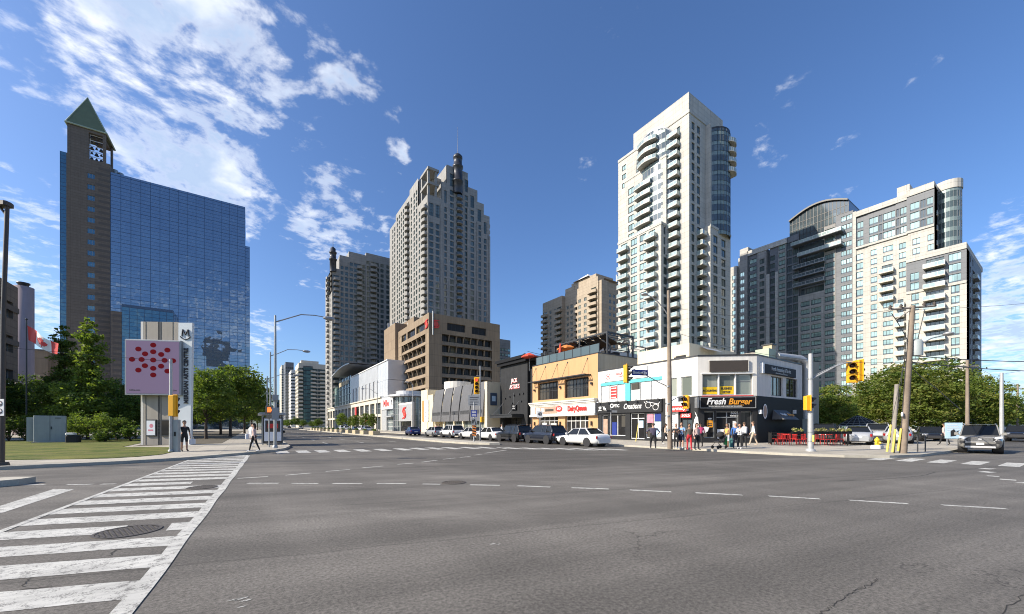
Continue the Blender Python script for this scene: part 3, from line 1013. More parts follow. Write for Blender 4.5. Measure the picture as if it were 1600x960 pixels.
# cracks drawn as thin fissures
def fissure(pts, w=0.02, seed=1, z=.0035):
 r = random.Random(seed)
 P = [gnd(*p) for p in pts]
 out = []
 for i in range(len(P) - 1):
  for j in range(8):
   t = j / 8
   out.append((P[i][0] * (1 - t) + P[i + 1][0] * t + r.uniform(-.02, .02), P[i][1] * (1 - t) + P[i + 1][1] * t + r.uniform(-.02, .02)))
 out.append(P[-1])
 m = MB()
 L, Q = offset_ring(out, w / 2), offset_ring(out, -w / 2)
 for i in range(len(out) - 1):
  m.poly([(*L[i], z), (*L[i + 1], z), (*Q[i + 1], z), (*Q[i], z)])
 return m
pmat('crack_dark', (0.035, 0.033, 0.03), 0.95, 0.2, 5)
cr = [fissure([(1371, 905), (1362, 912), (1345, 920), (1332, 928), (1316, 936), (1296, 950), (1280, 960)], .008, 2),
  fissure([(1310, 752), (1380, 749), (1440, 744), (1462, 738)], .03, 3), fissure([(1560, 960), (1600, 930)], .008, 4),
  fissure([(0, 927), (40, 921), (80, 917)], .012, 5), fissure([(36, 918), (44, 905), (48, 900)], .01, 6), fissure([(173, 868), (182, 860), (195, 857)], .014, 7)]
struct(merge(cr).build('asphalt_cracks', 'crack_dark'))
# ---- manholes
def gratemat():
 m, q, b = newmat('cast_iron')
 tcn = q.n('ShaderNodeTexCoord')
 sp = q.sep(tcn.outputs['Object'])
 b.inputs['Base Color'].default_value = (0.13, 0.115, 0.10, 1)
 b.inputs['Roughness'].default_value = 0.6
 b.inputs['Metallic'].default_value = 0.5
 MATS['cast_iron'] = m
gratemat()
pmat('pit_black', (0.008, 0.008, 0.008), 0.9, 0)
pmat('lid_dark', (0.075, 0.068, 0.058), 0.95, .2, 8)  # dark blotchy tone of the disc below the grate bars
def manhole(px, py, r, ang, label):
 x, y = gnd(px, py)
 t = thing('manhole_cover', label, 'manhole cover', (x, y, 0), ang)
 n = 28
 rim = MB()
 for i in range(n):
  a0, a1 = 2 * PI * i / n, 2 * PI * (i + 1) / n
  rim.poly([(r * math.cos(a0), r * math.sin(a0), .012), (r * math.cos(a1), r * math.sin(a1), .012), (r * .9 * math.cos(a1), r * .9 * math.sin(a1), .012), (r * .9 * math.cos(a0), r * .9 * math.sin(a0), .012)])
  rim.poly([(r * math.cos(a0), r * math.sin(a0), 0), (r * math.cos(a1), r * math.sin(a1), 0), (r * math.cos(a1), r * math.sin(a1), .012), (r * math.cos(a0), r * math.sin(a0), .012)])
 rim.build('rim', 'cast_iron', t)
 pl = MB()
 pl.poly([(r * .9 * math.cos(2 * PI * i / n), r * .9 * math.sin(2 * PI * i / n), .0045) for i in range(n)])
 pl.build('lid', 'lid_dark', t)
 g = MB()
 s = 0.055
 kk = int(r * 1.8 / s)
 for i in range(-kk // 2, kk // 2 + 1):
  c = i * s
  if abs(c) > r * .88:
   continue
  h = math.sqrt((r * .88) ** 2 - c * c)
  j = -h
  while j < h - .06:
   g.box(c - .017, c + .017, j, min(j + .09, h), .005, .013)
   j += .11
 g.build('grate', 'cast_iron', t)
manhole(200, 831, .40, .3, 'round cast iron manhole grate set among the near crosswalk bars')
manhole(709, 754.4, .35, .1, 'round iron manhole grate on the dashed guide line in mid junction')
manhole(316, 762, .34, .5, 'worn iron manhole cover at the middle of the left crosswalk')
# ================================================================== TOWERS
def px_on_y(px, Y):
 return at_y(px, Y)[0]
def px_on_x(px, X):
 return at_x(px, X)[0]
# ------------------------------------------------------------------ blue glass office tower with bell tower
def blue_tower():
 Y0 = 190.0
 xL, xb0, xb1, xg1, xg2 = (px_on_y(p, Y0) for p in (93, 105, 172, 383, 390))
 T = Tower('office_tower', 'tall blue mirror glass office tower with brick bell tower and green pyramid top', 'office tower', (xb0, Y0, 0))
 X = lambda x: x - xb0
 w = MB()
 F = Face((0, 0), *SOUTH)
 b1 = X(xb1)
 xw0, xw1 = X(px_on_y(136, Y0)), X(px_on_y(148, Y0))
 holes = []
 z = 86.4
 while z > 4:
  holes.append((xw0, xw1, z, z + 1.75))
  T.put('window', window_mesh(xw1 - xw0, 1.75, 'glass_tower_teal', 'frame_grey', 3, 0, .08), F.mat((xw0 + xw1) / 2, -.3, z))
  z -= 3.78
 wall_grid(w, F, X(px_on_y(103.6, Y0)), b1, 0, 93, holes, .32, 0)
 xl = X(px_on_y(103.6, Y0))
 # body sides and roof
 w.poly([(b1, 0, 0), (b1, 14, 0), (b1, 14, 93), (b1, 0, 93)])
 w.poly([(xl, 0, 0), (xl, 14, 0), (xl, 14, 93), (xl, 0, 93)])
 w.poly([(xl, 0, 93), (b1, 0, 93), (b1, 14, 93), (xl, 14, 93)])
 # bell tower shaft above
 sx1 = X(px_on_y(165, Y0)); ox0 = X(px_on_y(138.5, Y0)); ox1 = X(px_on_y(160.5, Y0))
 H = 103.2
 zo1 = H - 1.2
 w.box(0, ox0 - 2.2, 0, 8.8, 93, H)
 w.box(ox0 - 2.2, ox0, 0, 1.0, 93, H)
 w.box(ox1, sx1, 0, 0.8, 93, H)
 w.box(ox1 + .2, sx1, 7.8, 8.8, 93, H)
 w.box(ox0, ox1, 0, 8.8, zo1, H)
 w.build('brick_wall', 'dark_brown_brick', T.root)
 # dark recessed bands beside the windows
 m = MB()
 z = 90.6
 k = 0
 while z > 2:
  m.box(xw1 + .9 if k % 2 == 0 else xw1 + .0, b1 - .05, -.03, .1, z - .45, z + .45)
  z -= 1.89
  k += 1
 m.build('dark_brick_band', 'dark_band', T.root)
 # belfry: beams and bells
 m = MB()
 for i in range(5):
  zz = 94.4 + i * 1.85
  m.box(ox0, ox1, .9, 1.05, zz - .09, zz + .09)
 for x in (ox0 + .15, ox1 - .15):
  m.box(x - .06, x + .06, .9, 1.0, 93, zo1)
 m.build('bell_frame', 'frame_white', T.root)
 rb = random.Random(5)
 for i in range(5):
  zz = 94.4 + i * 1.85
  for j in range(3):
   big = (i + j) % 2 == 0
   r = .62 if big else .42
   bx = ox0 + (ox1 - ox0) * (j + .5) / 3
   bm = MB()
   X2 = Matrix.Translation((bx, 1.0, zz - .15 - r * 1.6))
   bm.lathe([(r, 0), (r * .93, .12 * r), (r * .62, .55 * r), (r * .5, 1.1 * r), (r * .3, 1.42 * r), (.05, 1.55 * r)], 12, 0, X2)
   bm.build('bell', 'metal_dark', T.root)
 # spire
 m = MB()
 a, b, c, d2 = (-.35, -.35, H), (sx1 + .35, -.35, H), (sx1 + .35, sx1 + .35, H), (-.35, sx1 + .35, H)
 ap = (sx1 / 2 - .9, sx1 / 2, H + 13.2)
 for p, q2 in ((a, b), (b, c), (c, d2), (d2, a)):
  m.poly([p, q2, ap])
 m.poly([a, b, c, d2])
 sp = m.build('spire', 'copper_green', T.root)
 m = MB()
 for p in (a, b, c, d2):
  m.tube(p, ap, .17, .12, 6)
 for p, q2 in ((a, b), (b, c), (c, d2), (d2, a)):
  m.tube((p[0], p[1], p[2] - .02), (q2[0], q2[1], q2[2] - .02), .28, .28, 6)
 m.build('ridge_trim', 'copper_trim', sp)
 # curtain wall
 def curtain(name, x0, x1, y, z0, z1, glass, dv, dh, mat='frame_blue', bw=.045):
  g = MB()
  g.box(x0, x1, y, y + 22, z0, z1)
  go = g.build(name, glass, T.root)
  mm = MB()
  zz = z0
  i = 0
  while zz < z1 + .01:
   t = .075 if i % 3 == 0 else .03
   mm.box(x0, x1, y - .05, y - .003, zz - t, zz + t)
   zz += dh
   i += 1
  n = max(1, int((x1 - x0) / dv))
  for i in range(n + 1):
   x = x0 + (x1 - x0) * i / n
   mm.box(x - bw, x + bw, y - .075, y - .052, z0, z1)
  mm.build('mullions', mat, go)
  return go
 z_t = 90.5
 x1g = X(px_on_y(371, Y0))
 curtain('glass_curtain_wall', b1 + .05, X(xg1), .25, 0, z_t, 'glass_tower_blue', 2.5, 1.3)
 curtain('glass_curtain_wall', X(xg1) + .02, X(xg2), 1.0, 0, 75, 'glass_tower_blue', 2.5, 1.3)
 curtain('glass_curtain_wall', X(px_on_y(92, Y0)), xl - .03, 1.0, 0, 93.5, 'glass_tower_teal', 1.5, 1.3)
 # lower wing in front
 Yl = -4.0
 xa, xc, xd = X(px_on_y(172, Y0 - 4)), X(px_on_y(190, Y0 - 4)), X(px_on_y(271, Y0 - 4))
 m = MB()
 m.box(xa + .1, xc, Yl, 0.1, 0, 41)
 lw = m.build('brick_wall', 'dark_brown_brick', T.root)
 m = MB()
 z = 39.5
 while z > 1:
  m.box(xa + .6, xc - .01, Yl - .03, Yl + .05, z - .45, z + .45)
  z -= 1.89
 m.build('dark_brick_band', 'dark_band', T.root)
 g = MB(); g.box(xc + .02, xd, Yl + .15, .1, 0, 43.5)
 go = g.build('lower_glass_wing', 'glass_tower_teal', T.root)
 mm = MB()
 zz = 0
 while zz < 43.6:
  mm.box(xc, xd, Yl + .09, Yl + .147, zz - .05, zz + .05); zz += 1.3
 n = int((xd - xc) / 1.9)
 for i in range(n + 1):
  x = xc + (xd - xc) * i / n
  mm.box(x - .05, x + .05, Yl + .06, Yl + .088, 0, 43.5)
 mm.box(xc, xd, Yl + .02, Yl + .08, 42.9, 43.8)
 mm.build('mullions', 'frame_blue', go)
 m = MB()
 m.tube((X(px_on_y(180, Y0 + 6)), 6, 90), (X(px_on_y(180, Y0 + 6)), 6, 94.2), .8, n=10)
 m.tube((X(px_on_y(189, Y0 + 6)), 6, 90), (X(px_on_y(189, Y0 + 6)), 6, 93.6), .7, n=10)
 m.build('roof_flue', 'galvanised', T.root)
 T.done()
blue_tower()
# ------------------------------------------------------------------ brown bank office block
def bank_logo(name, T, Xm, r, mat='sign_red', edge='frame_grey'):
 """red globe crossed by a flying S ribbon"""
 m = MB()
 n = 24
 m.prism([(r * .60 * math.cos(2 * PI * i / n), r * .60 * math.sin(2 * PI * i / n)) for i in range(n)], 0, .12, 0, Xm)
 def rib(pts, w0, w1):
  L = []
  for i, p in enumerate(pts):
   a = Vector(pts[max(i - 1, 0)]); b = Vector(pts[min(i + 1, len(pts) - 1)])
   d = (b - a).normalized()
   t = i / (len(pts) - 1)
   w = w0 + (w1 - w0) * abs(2 * t - 1)
   L.append(((p[0] - d.y * w, p[1] + d.x * w), (p[0] + d.y * w, p[1] - d.x * w)))
  for i in range(len(L) - 1):
   m.prism([L[i][0], L[i + 1][0], L[i + 1][1], L[i][1]], 0, .16, 0, Xm)
 up = [(r * .95, r * .98), (r * .55, r * .80), (0, r * .82), (-r * .55, r * .66), (-r * .82, r * .25), (-r * .62, -r * .02)]
 rib([(x, y) for x, y in up], r * .17, r * .03)
 rib([(-x, -y) for x, y in up], r * .17, r * .03)
 o = m.build(name, mat, T)
 g = MB()
 for k in (-.25, .0, .25):
  h = math.sqrt(max(.34 - k * k, .02)) * r
  g.box(k * r - .012 * r, k * r + .012 * r, -h, h, .121, .128, 0, Xm)
  g.box(-h, h, k * r - .012 * r, k * r + .012 * r, .129, .136, 0, Xm)
 g.build('globe_lines', 'sign_tan', o)
 return o
def bank_block():
 X0, Y0 = 41.0, 102.5
 x1 = px_on_y(781, Y0) - X0
 y1 = px_on_x(622, X0) - Y0
 y2 = px_on_x(607, X0) - Y0
 H = 33.4
 T = Tower('office_building', 'brown concrete office block with slanted spandrels and red bank emblems', 'office building', (X0, Y0, 0))
 w = MB()
 D = 1.1   # recess of the window bands
 rows = [(29.3 - .1, 31.4)] + [(27.9 - 1.95 - 3.1 * k, 27.9 - 3.1 * k) for k in range(9)]
 for (F, L, nb_, south) in ((Face((0, 0), *SOUTH), x1, 7, True), (Face((0, 0), *WEST), y1, 6, False)):
  e0, e1 = (4.0, L - 3.0) if south else (2.6, L - 1.0)
  # end piers and parapet in the outer plane; bands recessed
  top = rows[1][1]
  holes = [(e0, e1, -1, top)]
  if south:
   seg = [(e0 + 1.6, e0 + 7.4), (e0 + 9.6, e0 + 14.6), (e0 + 16.4, e1 - .4)]
  else:
   q = (e1 - e0) / 3
   seg = [(e0 + q * i + .5, e0 + q * (i + 1) - .6) for i in range(3)]
  for a, b in seg:
   if b > a + .5:
    holes.append((a, b, rows[0][0], rows[0][1]))
    T.put('window', window_mesh(b - a, 2.1, 'glass_office', 'frame_dark', 4, 0, .09), F.mat((a + b) / 2, -.48, rows[0][0] + .05))
  wall_grid(w, F, 0, L, 0, H, holes, .5, 0)
  # recess walls
  for a in (e0, e1):
   w.poly([F.pt(a, 0, 0), F.pt(a, 0, top), F.pt(a, -D, top), F.pt(a, -D, 0)])
  w.poly([F.pt(e0, 0, top), F.pt(e1, 0, top), F.pt(e1, -D, top), F.pt(e0, -D, top)])
  bay = (e1 - e0) / nb_
  for k, (za, zb) in enumerate(rows[1:]):
   if za < 1:
    continue
   for i in range(nb_):
    a, b = e0 + bay * i, e0 + bay * (i + 1)
    T.put('window', window_mesh(b - a - .1, zb - za, 'glass_office', 'frame_dark', 3, 0, .09), F.mat((a + b) / 2, -D + .05, za))
    # curved fin between windows
    if i:
     c = a
     fin = [(-D, zb), (-.05, zb), (-.35, zb - .7), (-.62, za + .2), (-.9, za), (-D, za)]
     for s in (-.13, .13):
      w.poly([F.pt(c + s, p, z) for p, z in fin])
     for p in range(len(fin) - 1):
      w.poly([F.pt(c - .13, *fin[p]), F.pt(c + .13, *fin[p]), F.pt(c + .13, *fin[p + 1]), F.pt(c - .13, *fin[p + 1])])
   # flared spandrel under the windows
   zn = rows[k + 2][1] if k + 2 < len(rows) else za - 1.15
   prof = [(-D, za), (-.45, za - .02), (.04, zn + .12), (.04, zn), (-D, zn)]
   for p in range(len(prof) - 1):
    w.poly([F.pt(e0, *prof[p]), F.pt(e1, *prof[p]), F.pt(e1, *prof[p + 1]), F.pt(e0, *prof[p + 1])])
   for s in (e0, e1):
    w.poly([F.pt(s, p, z) for p, z in prof])
 w.box(0.05, x1 - .05, 24, y1, 0, H - .01)
 w.poly([(0, 0, H), (x1, 0, H), (x1, y1, H), (0, y1, H)])
 w.poly([(x1, 0, 0), (x1, y1, 0), (x1, y1, H), (x1, 0, H)])
 w.box(-1.0, 8, y1, y2 + 2, 0, 36.5)
 w.box(3, 14, y1 - 7, y2 + 1, 33.4, 37.5)
 w.build('wall', 'brown_concrete', T.root)
 r = 1.25
 bank_logo('bank_emblem', T.root, text_frame((2.0, -.16, 30.4), (1, 0)), r)
 bank_logo('bank_emblem', T.root, text_frame((-.16, 1.25, 30.4), (0, -1)), r)
 m = MB()
 m.tube((1.1, -.25, 27.2), (1.1, -.25, 33.9), .22)
 m.build('drain_pipe', 'galvanised', T.root)
 for i in range(5):
  m = MB(); m.box(-.6 + i * 1.6, -.1 + i * 1.6, y2 - 1.5 - (i % 2), y2 - 1.1 - (i % 2), 36.5, 38.6 + (i % 3) * .4)
  m.build('roof_antenna', 'galvanised_light', T.root)
 m = MB()
 m.lathe([(0.02, 0), (.7, .25), (.9, .5)], 14, 0, Matrix.Translation((3.0, y1 - 1, 36)) @ Matrix.Rotation(1.2, 4, 'Y'))
 m.build('roof_dish', 'galvanised_light', T.root)
 T.done()
bank_block()
# ------------------------------------------------------------------ condominium with dark turret (behind the bank)
def condo_a():
 X0, Y0 = px_on_y(668, 150.0), 150.0
 T = Tower('condominium_tower', 'grey precast condominium tower with stepped crown and dark round turret', 'apartment tower', (X0, Y0, 0))
 FH = 2.72
 sx = lambda p: px_on_y(p, Y0) - X0
 # south face
 F = Face((0, 0), *SOUTH)
 steps = [(668, 690, 96.7), (690, 698, 104), (698, 731, 112), (731, 746, 106), (746, 756, 101), (756, 765, 96.3)]
 w = MB()
 wins = [674, 683.7, 697.3, 706.0, 729, 738, 749, 757.5]
 for a, b, zt in steps:
  a2, b2 = sx(a), sx(b)
  cols = []
  for c in wins:
   if a <= c < b:
    cols.append(dict(s=sx(c), w=1.75, h=2.0, nx=2, bar=.06))
  if a == 698:
   cols.append(dict(kind='bal', s=sx(717.5), w=2.3, bw=2.7, bd=1.0, bow=.5, rail='rail_dark', rg='glass_dark', slab='precast_grey'))
  ztop = zt - 3
  holes = []
  # tall windows at the top storeys
  tall = []
  for c in wins:
   if a <= c < b:
    tall.append((sx(c) - .9, sx(c) + .9, zt - 8.5, zt - 3.2))
    T.put('window', window_mesh(1.8, 5.3, 'glass_condo', 'frame_dark', 2, 4, .07), F.mat(sx(c), -.2, zt - 8.5))
  fill_face(T, w, F, a2, b2, 0, zt, cols, FH, .45, 2.0, zstart=1.5, ztop=zt - 9.2, extra=tall)
 # pilasters and cornices
 for p in (668.6, 690, 731, 746, 764.5):
  zt = [s[2] for s in steps if s[0] <= p < s[1]][0]
  w.box(sx(p) - .35, sx(p) + .35, -.3, 0, 0, zt - 9)
 # west face
 G = Face((0, 0), *WEST)
 sy = lambda p: px_on_x(p, X0) - Y0
 for a, b, zt in ((668, 653, 96.7), (653, 640, 109), (640, 618.5, 107), (618.5, 609, 104)):
  a2, b2 = sy(a), sy(b)
  cols = []
  if a == 668:
   cols = [dict(kind='bal', s=2.2, w=2.8, bw=3.8, bd=1.2, bow=.5, slab='precast_grey', rail='rail_light', rg='precast_grey', solid=True), dict(s=6.4, w=1.8, h=1.75), dict(s=9.2, w=1.8, h=1.75)]
  elif a == 653:
   cols = [dict(s=a2 + 1.6, w=1.7), dict(s=a2 + 4.6, w=1.7)] + ([dict(s=a2 + 8.3, w=1.6)])
  elif a == 640:
   cols = [dict(kind='bal', s=a2 + 1.8, w=2.4, bw=3.2, bd=1.2, bow=.5, slab='precast_grey', solid=True)] + [dict(s=a2 + 5.5 + 3.1 * i, w=1.7) for i in range(5)]
  else:
   cols = [dict(s=a2 + 1.8 + 3.2 * i, w=1.7) for i in range(2)]
  cols = [c for c in cols if c['s'] + c['w'] / 2 < b2 - .2]
  fill_face(T, w, G, a2, b2, 0, zt, cols, FH, .5, 1.95, zstart=1.5, ztop=zt - 1.5)
 yN = sy(609)
 # upper set-back masses and roofs
 XR = sx(765)
 w.box(4.5, sx(731), 6, yN - 2, 90, 108.9)
 w.box(sx(698), sx(731), .6, 20, 100, 111.98)
 w.box(sx(731), sx(746), .6, 20, 90, 105.9)
 w.box(sx(746), sx(756), .6, 24, 90, 100.9)
 w.box(.6, sx(690), .6, yN, 95, 96.6)
 w.box(sx(690), sx(698), .6, 14, 95, 103.9)
 w.box(.6, 8, sy(653), sy(640), 95, 108.9)
 w.box(.6, 8, sy(640), sy(618.5), 95, 106.9)
 w.poly([(XR, 0, 0), (XR, 40, 0), (XR, 40, 96.3), (XR, 0, 96.3)])
 w.box(6, XR - .02, 1, yN - 1, 94, 96.2)
 w.build('wall', 'precast_grey', T.root)
 # penthouse terrace frames at the south-west corner
 m = MB()
 for z in (101.5, 107.5):
  m.box(.3, 5.2, .3, 9, z, z + 1.0)
 for y in (1.2, 8.0):
  m.box(.6, 1.5, y, y + .9, 96.6, 107.5)
 m.box(3.6, 4.4, .6, 1.4, 96.6, 107.5)
 m.build('terrace_frame', 'precast_grey', T.root)
 # east side balconies peeking out
 for k in range(34):
  T.put('balcony', balcony_mesh(2.6, 1.3, 'precast_grey', 'rail_light', 'precast_grey', True, bow=.4), frame_m((XR, 3, 3 + k * FH), (0, 1), (1, 0)) if False else frame_m((XR, 3, 3 + k * FH), (0, -1), (1, 0)))
 # turret
 m = MB()
 tx, ty = sx(715), -.2
 m.lathe([(1.9, 101), (2.1, 102), (2.1, 106), (2.35, 106.1), (2.35, 106.6), (2.0, 106.7), (2.0, 112), (2.3, 112.2), (2.3, 112.9), (1.8, 113), (1.8, 116), (2.0, 116.1), (2.0, 117), (1.2, 117.9), (.1, 118.3)], 20, 0, Matrix.Translation((tx, ty, 0)))
 to = m.build('turret', 'metal_dark', T.root)
 m = MB(); m.tube((tx, ty, 118), (tx, ty, 130), .12, .05, 6)
 m.build('mast', 'metal_dark', to)
 T.done()
condo_a()
# ------------------------------------------------------------------ second condominium further up the avenue
def condo_b():
 Y0 = 216.0
 X0 = px_on_y(519, Y0)
 T = Tower('condominium_tower', 'grey precast condominium tower with round corner turret beyond the glass podium', 'apartment tower', (X0, Y0, 0))
 FH = 2.8
 sx = lambda p: px_on_y(p, Y0) - X0
 F = Face((0, 0), *SOUTH)
 w = MB()
 # zoomed column centres
 wins = [534, 541.5, 549, 555.5, 568, 575, 590, 597, 606, 613, 619]
 bals = [(561.5, 2.6), (583.5, 3.6)]
 for a, b, zt in ((519, 531, 83), (531, 545, 90.5), (545, 572, 93.5), (572, 628, 95)):
  cols = [dict(s=sx(c), w=1.7, h=1.8) for c in wins if a <= c < b]
  cols += [dict(kind='bal', s=sx(c), w=ww - .5, bw=ww, bd=1.2, bow=.4, slab='precast_grey', solid=True) for c, ww in bals if a <= c < b]
  if a == 519:
   cols = [dict(kind='bal', s=sx(526), w=2.0, bw=2.8, bd=1.2, bow=.4, slab='precast_grey', solid=True), dict(s=sx(521.5), w=1.1, h=1.8)]
  fill_face(T, w, F, sx(a), sx(b), 0, zt, cols, FH, .6, 1.8, zstart=1.5, ztop=zt - 2.5)
  w.poly([F.pt(sx(a), 0, zt), F.pt(sx(b), 0, zt), F.pt(sx(b), -22, zt), F.pt(sx(a), -22, zt)])
  w.poly([F.pt(sx(a), 0, zt - 12), F.pt(sx(a), -20, zt - 12), F.pt(sx(a), -20, zt), F.pt(sx(a), 0, zt)])
 for p in (531, 545, 572, 588):
  w.box(sx(p) - .3, sx(p) + .3, -.35, 0, 0, 88)
 G = Face((0, 0), *WEST)
 fill_face(T, w, G, 0, 22, 0, 83, [dict(s=4, w=1.7, h=1.8), dict(kind='bal', s=10, w=2.4, bw=3, bd=1.2, bow=.4, slab='precast_grey', solid=True), dict(s=16, w=1.7, h=1.8)], FH, .6, 1.8, zstart=1.5)
 w.build('wall', 'precast_grey', T.root)
 m = MB()
 tx = sx(520.5)
 m.lathe([(1.6, 81), (1.6, 87), (1.9, 87.1), (1.9, 87.7), (1.5, 87.8), (1.5, 90.5), (1.8, 90.6), (1.8, 91.2), (1.3, 91.3), (1.3, 93), (.2, 94)], 18, 0, Matrix.Translation((tx, .3, 0)))
 to = m.build('turret', 'metal_dark', T.root)
 m = MB(); m.tube((tx, .3, 94), (tx, .3, 99.5), .12, .05, 6)
 m.build('mast', 'metal_dark', to)
 T.done()
condo_b()
# ------------------------------------------------------------------ tall white condominium
def condo_white():
 X0, Y0 = 99.0, 60.0
 T = Tower('condominium_tower', 'tall cream white condominium tower with stepped balconies and bowed glass crown', 'apartment tower', (X0, Y0, 0))
 FH = 2.82
 WY = 24.6
 WX = px_on_y(1140, Y0) - X0
 w = MB()
 F = Face((0, 0), *WEST)
 b = dict(slab='precast_white', rail='rail_light', rg='glass_rail')
 lowc = 6.0
 # main west wall: pier, balconies in the slot, then windows visible above the lower blocks
 cols = [dict(kind='bal', s=4.1, w=2.9, bw=3.1, bd=1.6, bs=.2, **b)]
 cols += [dict(s=22.2, w=1.6, h=1.7, glass='glass_bright', to=40, **{'from': 27})]
 fill_face(T, w, F, 0, WY, 0, 88, cols, FH, .7, 1.7, zstart=1.2, ztop=86.5)
 # south face
 S = Face((0, 0), *SOUTH)
 sx = lambda p, d=0: px_on_y(p, Y0 - d) - X0
 cols = [dict(s=sx(1083), w=1.5, h=2.1, nx=2), dict(s=sx(1091.5), w=1.5, h=2.1, nx=2, **{'from': 20})]
 cols += [dict(kind='bal', s=sx(1093.5), w=2.6, bw=3.3, bd=1.7, to=20, **b)]
 cols += [dict(s=sx(1136), w=1.6, h=2.1)]
 fill_face(T, w, S, 0, WX, 0, 88, cols, FH, .45, 2.1, zstart=1.2, ztop=86.5)
 # crown slab
 ye = px_on_x(989, X0)
 w.box(.25, WX - 3.5, .25, ye - Y0, 88, 93.3)
 w.poly([(0, 0, 88), (WX, 0, 88), (WX, WY, 88), (0, WY, 88)])
 w.box(-.18, WX + .18, -.18, 0.0, 87.3, 88.1)
 w.box(-.18, 0.0, .002, WY, 87.3, 88.1)
 w.poly([(WX, 0, 0), (WX, WY, 0), (WX, WY, 88), (WX, 0, 88)])
 w.poly([(0, WY, 0), (WX, WY, 0), (WX, WY, 88), (0, WY, 88)])
 # ---- mid block west (top z 78)
 Fm = Face((-2, 0), *WEST)
 a0 = px_on_x(1041, 97) - Y0
 a1 = px_on_x(976, 97) - Y0
 cols = [dict(s=a0 + 2.2, w=2.1, h=2.1, glass='glass_bright'), dict(kind='bal', s=a0 + 7.3, w=4.6, bw=5.6, bd=1.5, glass='glass_bright', nx=4, bow=.3, **b), dict(s=a0 + 12.2, w=2.1, h=2.1, glass='glass_bright'), dict(s=a0 + 15.2, w=1.6, h=2.1, glass='glass_bright')]
 cols = [c for c in cols if c['s'] + c['w'] / 2 < a1 - .1]
 fill_face(T, w, Fm, a0, a1, 50, 78.2, cols, FH, .5, 2.1, zstart=58.5, ztop=77.8)
 w.poly([(-2, a0, 50), (0, a0, 50), (0, a0, 78.2), (-2, a0, 78.2)])
 w.poly([(-2, a0, 78.2), (0, a0, 78.2), (0, a1, 78.2), (-2, a1, 78.2)])
 w.poly([(-2, a1, 50), (0, a1, 50), (0, a1, 78.2), (-2, a1, 78.2)])
 w.box(-2.12, -1.9, a0 - .12, a1 + .1, 77.9, 78.5)
 # ---- lower block west (top z 58.6)
 Fl = Face((-4, 0), *WEST)
 c0 = px_on_x(1033, 95) - Y0
 c1 = px_on_x(966, 95) - Y0
 c_ = lambda p: px_on_x(p, 95) - Y0
 cols = [dict(kind='bal', s=c_(1018.5), w=2.2, bw=3.6, bd=1.5, glass='glass_bright', **b), dict(s=c_(1004.5), w=2.3, h=2.1, glass='glass_bright'),
   dict(s=c_(990.5), w=2.3, h=2.1, glass='glass_bright'), dict(kind='bal', s=c_(975.5), w=2.4, bw=3.6, bd=1.5, glass='glass_bright', **b)]
 fill_face(T, w, Fl, c0, c1, 0, 58.6, cols, FH, .5, 2.1, zstart=1.6, ztop=58.0)
 Fs = Face((-4, c0), *SOUTH)
 fill_face(T, w, Fs, 0, 4, 0, 58.6, [dict(s=2.0, w=1.7, h=2.1, glass='glass_condo')], FH, .5, 2.1, zstart=1.6, ztop=58)
 w.poly([(-4, c0, 58.6), (0, c0, 58.6), (0, c1, 58.6), (-4, c1, 58.6)])
 w.poly([(-4, c1, 0), (0, c1, 0), (0, c1, 58.6), (-4, c1, 58.6)])
 w.box(-4.15, -3.9, c0 - .15, c1 + .15, 58.2, 58.9)
 w.box(-3.9, 0, c0 - .15, c0 - .02, 58.2, 58.9)
 # ---- lower block south (top z ~ 57)
 d0, d1 = sx(1110, 2.5), sx(1141.5, 2.5)
 Sl = Face((0, -2.5), *SOUTH)
 s2 = lambda p: sx(p, 2.5)
 fill_face(T, w, Sl, d0, d1, 0, 57.2, [dict(s=s2(1118), w=2.3, h=2.1), dict(s=s2(1130.5), w=2.3, h=2.1)], FH, .5, 2.1, zstart=1.6, ztop=56.6)
 w.poly([(d0, -2.5, 0), (d0, 0, 0), (d0, 0, 57.2), (d0, -2.5, 57.2)])
 w.poly([(d1, -2.5, 0), (d1, 0, 0), (d1, 0, 57.2), (d1, -2.5, 57.2)])
 w.poly([(d0, -2.5, 57.2), (d1, -2.5, 57.2), (d1, 0, 57.2), (d0, 0, 57.2)])
 w.box(d0 - .1, d1 + .1, -2.65, -2.5, 56.8, 57.5)
 w.build('wall', 'precast_white', T.root)
 for k in range(19):
  T.put('balcony', balcony_mesh(3.0, 1.4, 'precast_white', 'rail_light', 'glass_rail'), frame_m((d1, 1.0, 2 + k * FH), (0, -1), (1, 0)))
 # ---- bowed glass bay, west crown
 def bow(cx, cy, r, a0_, a1_, z0, z1, tops, glass, ring=True, nseg=14, fr='frame_white', spd='spandrel_green'):
  g, fm, sp_ = MB(), MB(), MB()
  P = [(cx + r * math.cos(a0_ + (a1_ - a0_) * i / nseg), cy + r * math.sin(a0_ + (a1_ - a0_) * i / nseg)) for i in range(nseg + 1)]
  for i in range(nseg):
   za, zb = tops(i / nseg), tops((i + 1) / nseg)
   (x0, y0), (x1, y1) = P[i], P[i + 1]
   g.poly([(x0, y0, z0), (x1, y1, z0), (x1, y1, zb), (x0, y0, za)])
   L = math.hypot(x1 - x0, y1 - y0)
   Xm = Matrix.Translation((x0, y0, 0)) @ rotz(math.atan2(y1 - y0, x1 - x0))
   sgn = -1 if (Xm @ Vector((0, 1, 0)) - Vector((x0, y0, 0))).dot(Vector((x0 - cx, y0 - cy, 0))) < 0 else 1
   def bb(xa, xb, z_a, z_b, m_, d0_=0.01, d1_=.1):
    m_.box(xa, xb, min(sgn * d0_, sgn * d1_), max(sgn * d0_, sgn * d1_), z_a, z_b, 0, Xm)
   bb(-.03, .03, z0, za, fm, .01, .08)
   z = z0
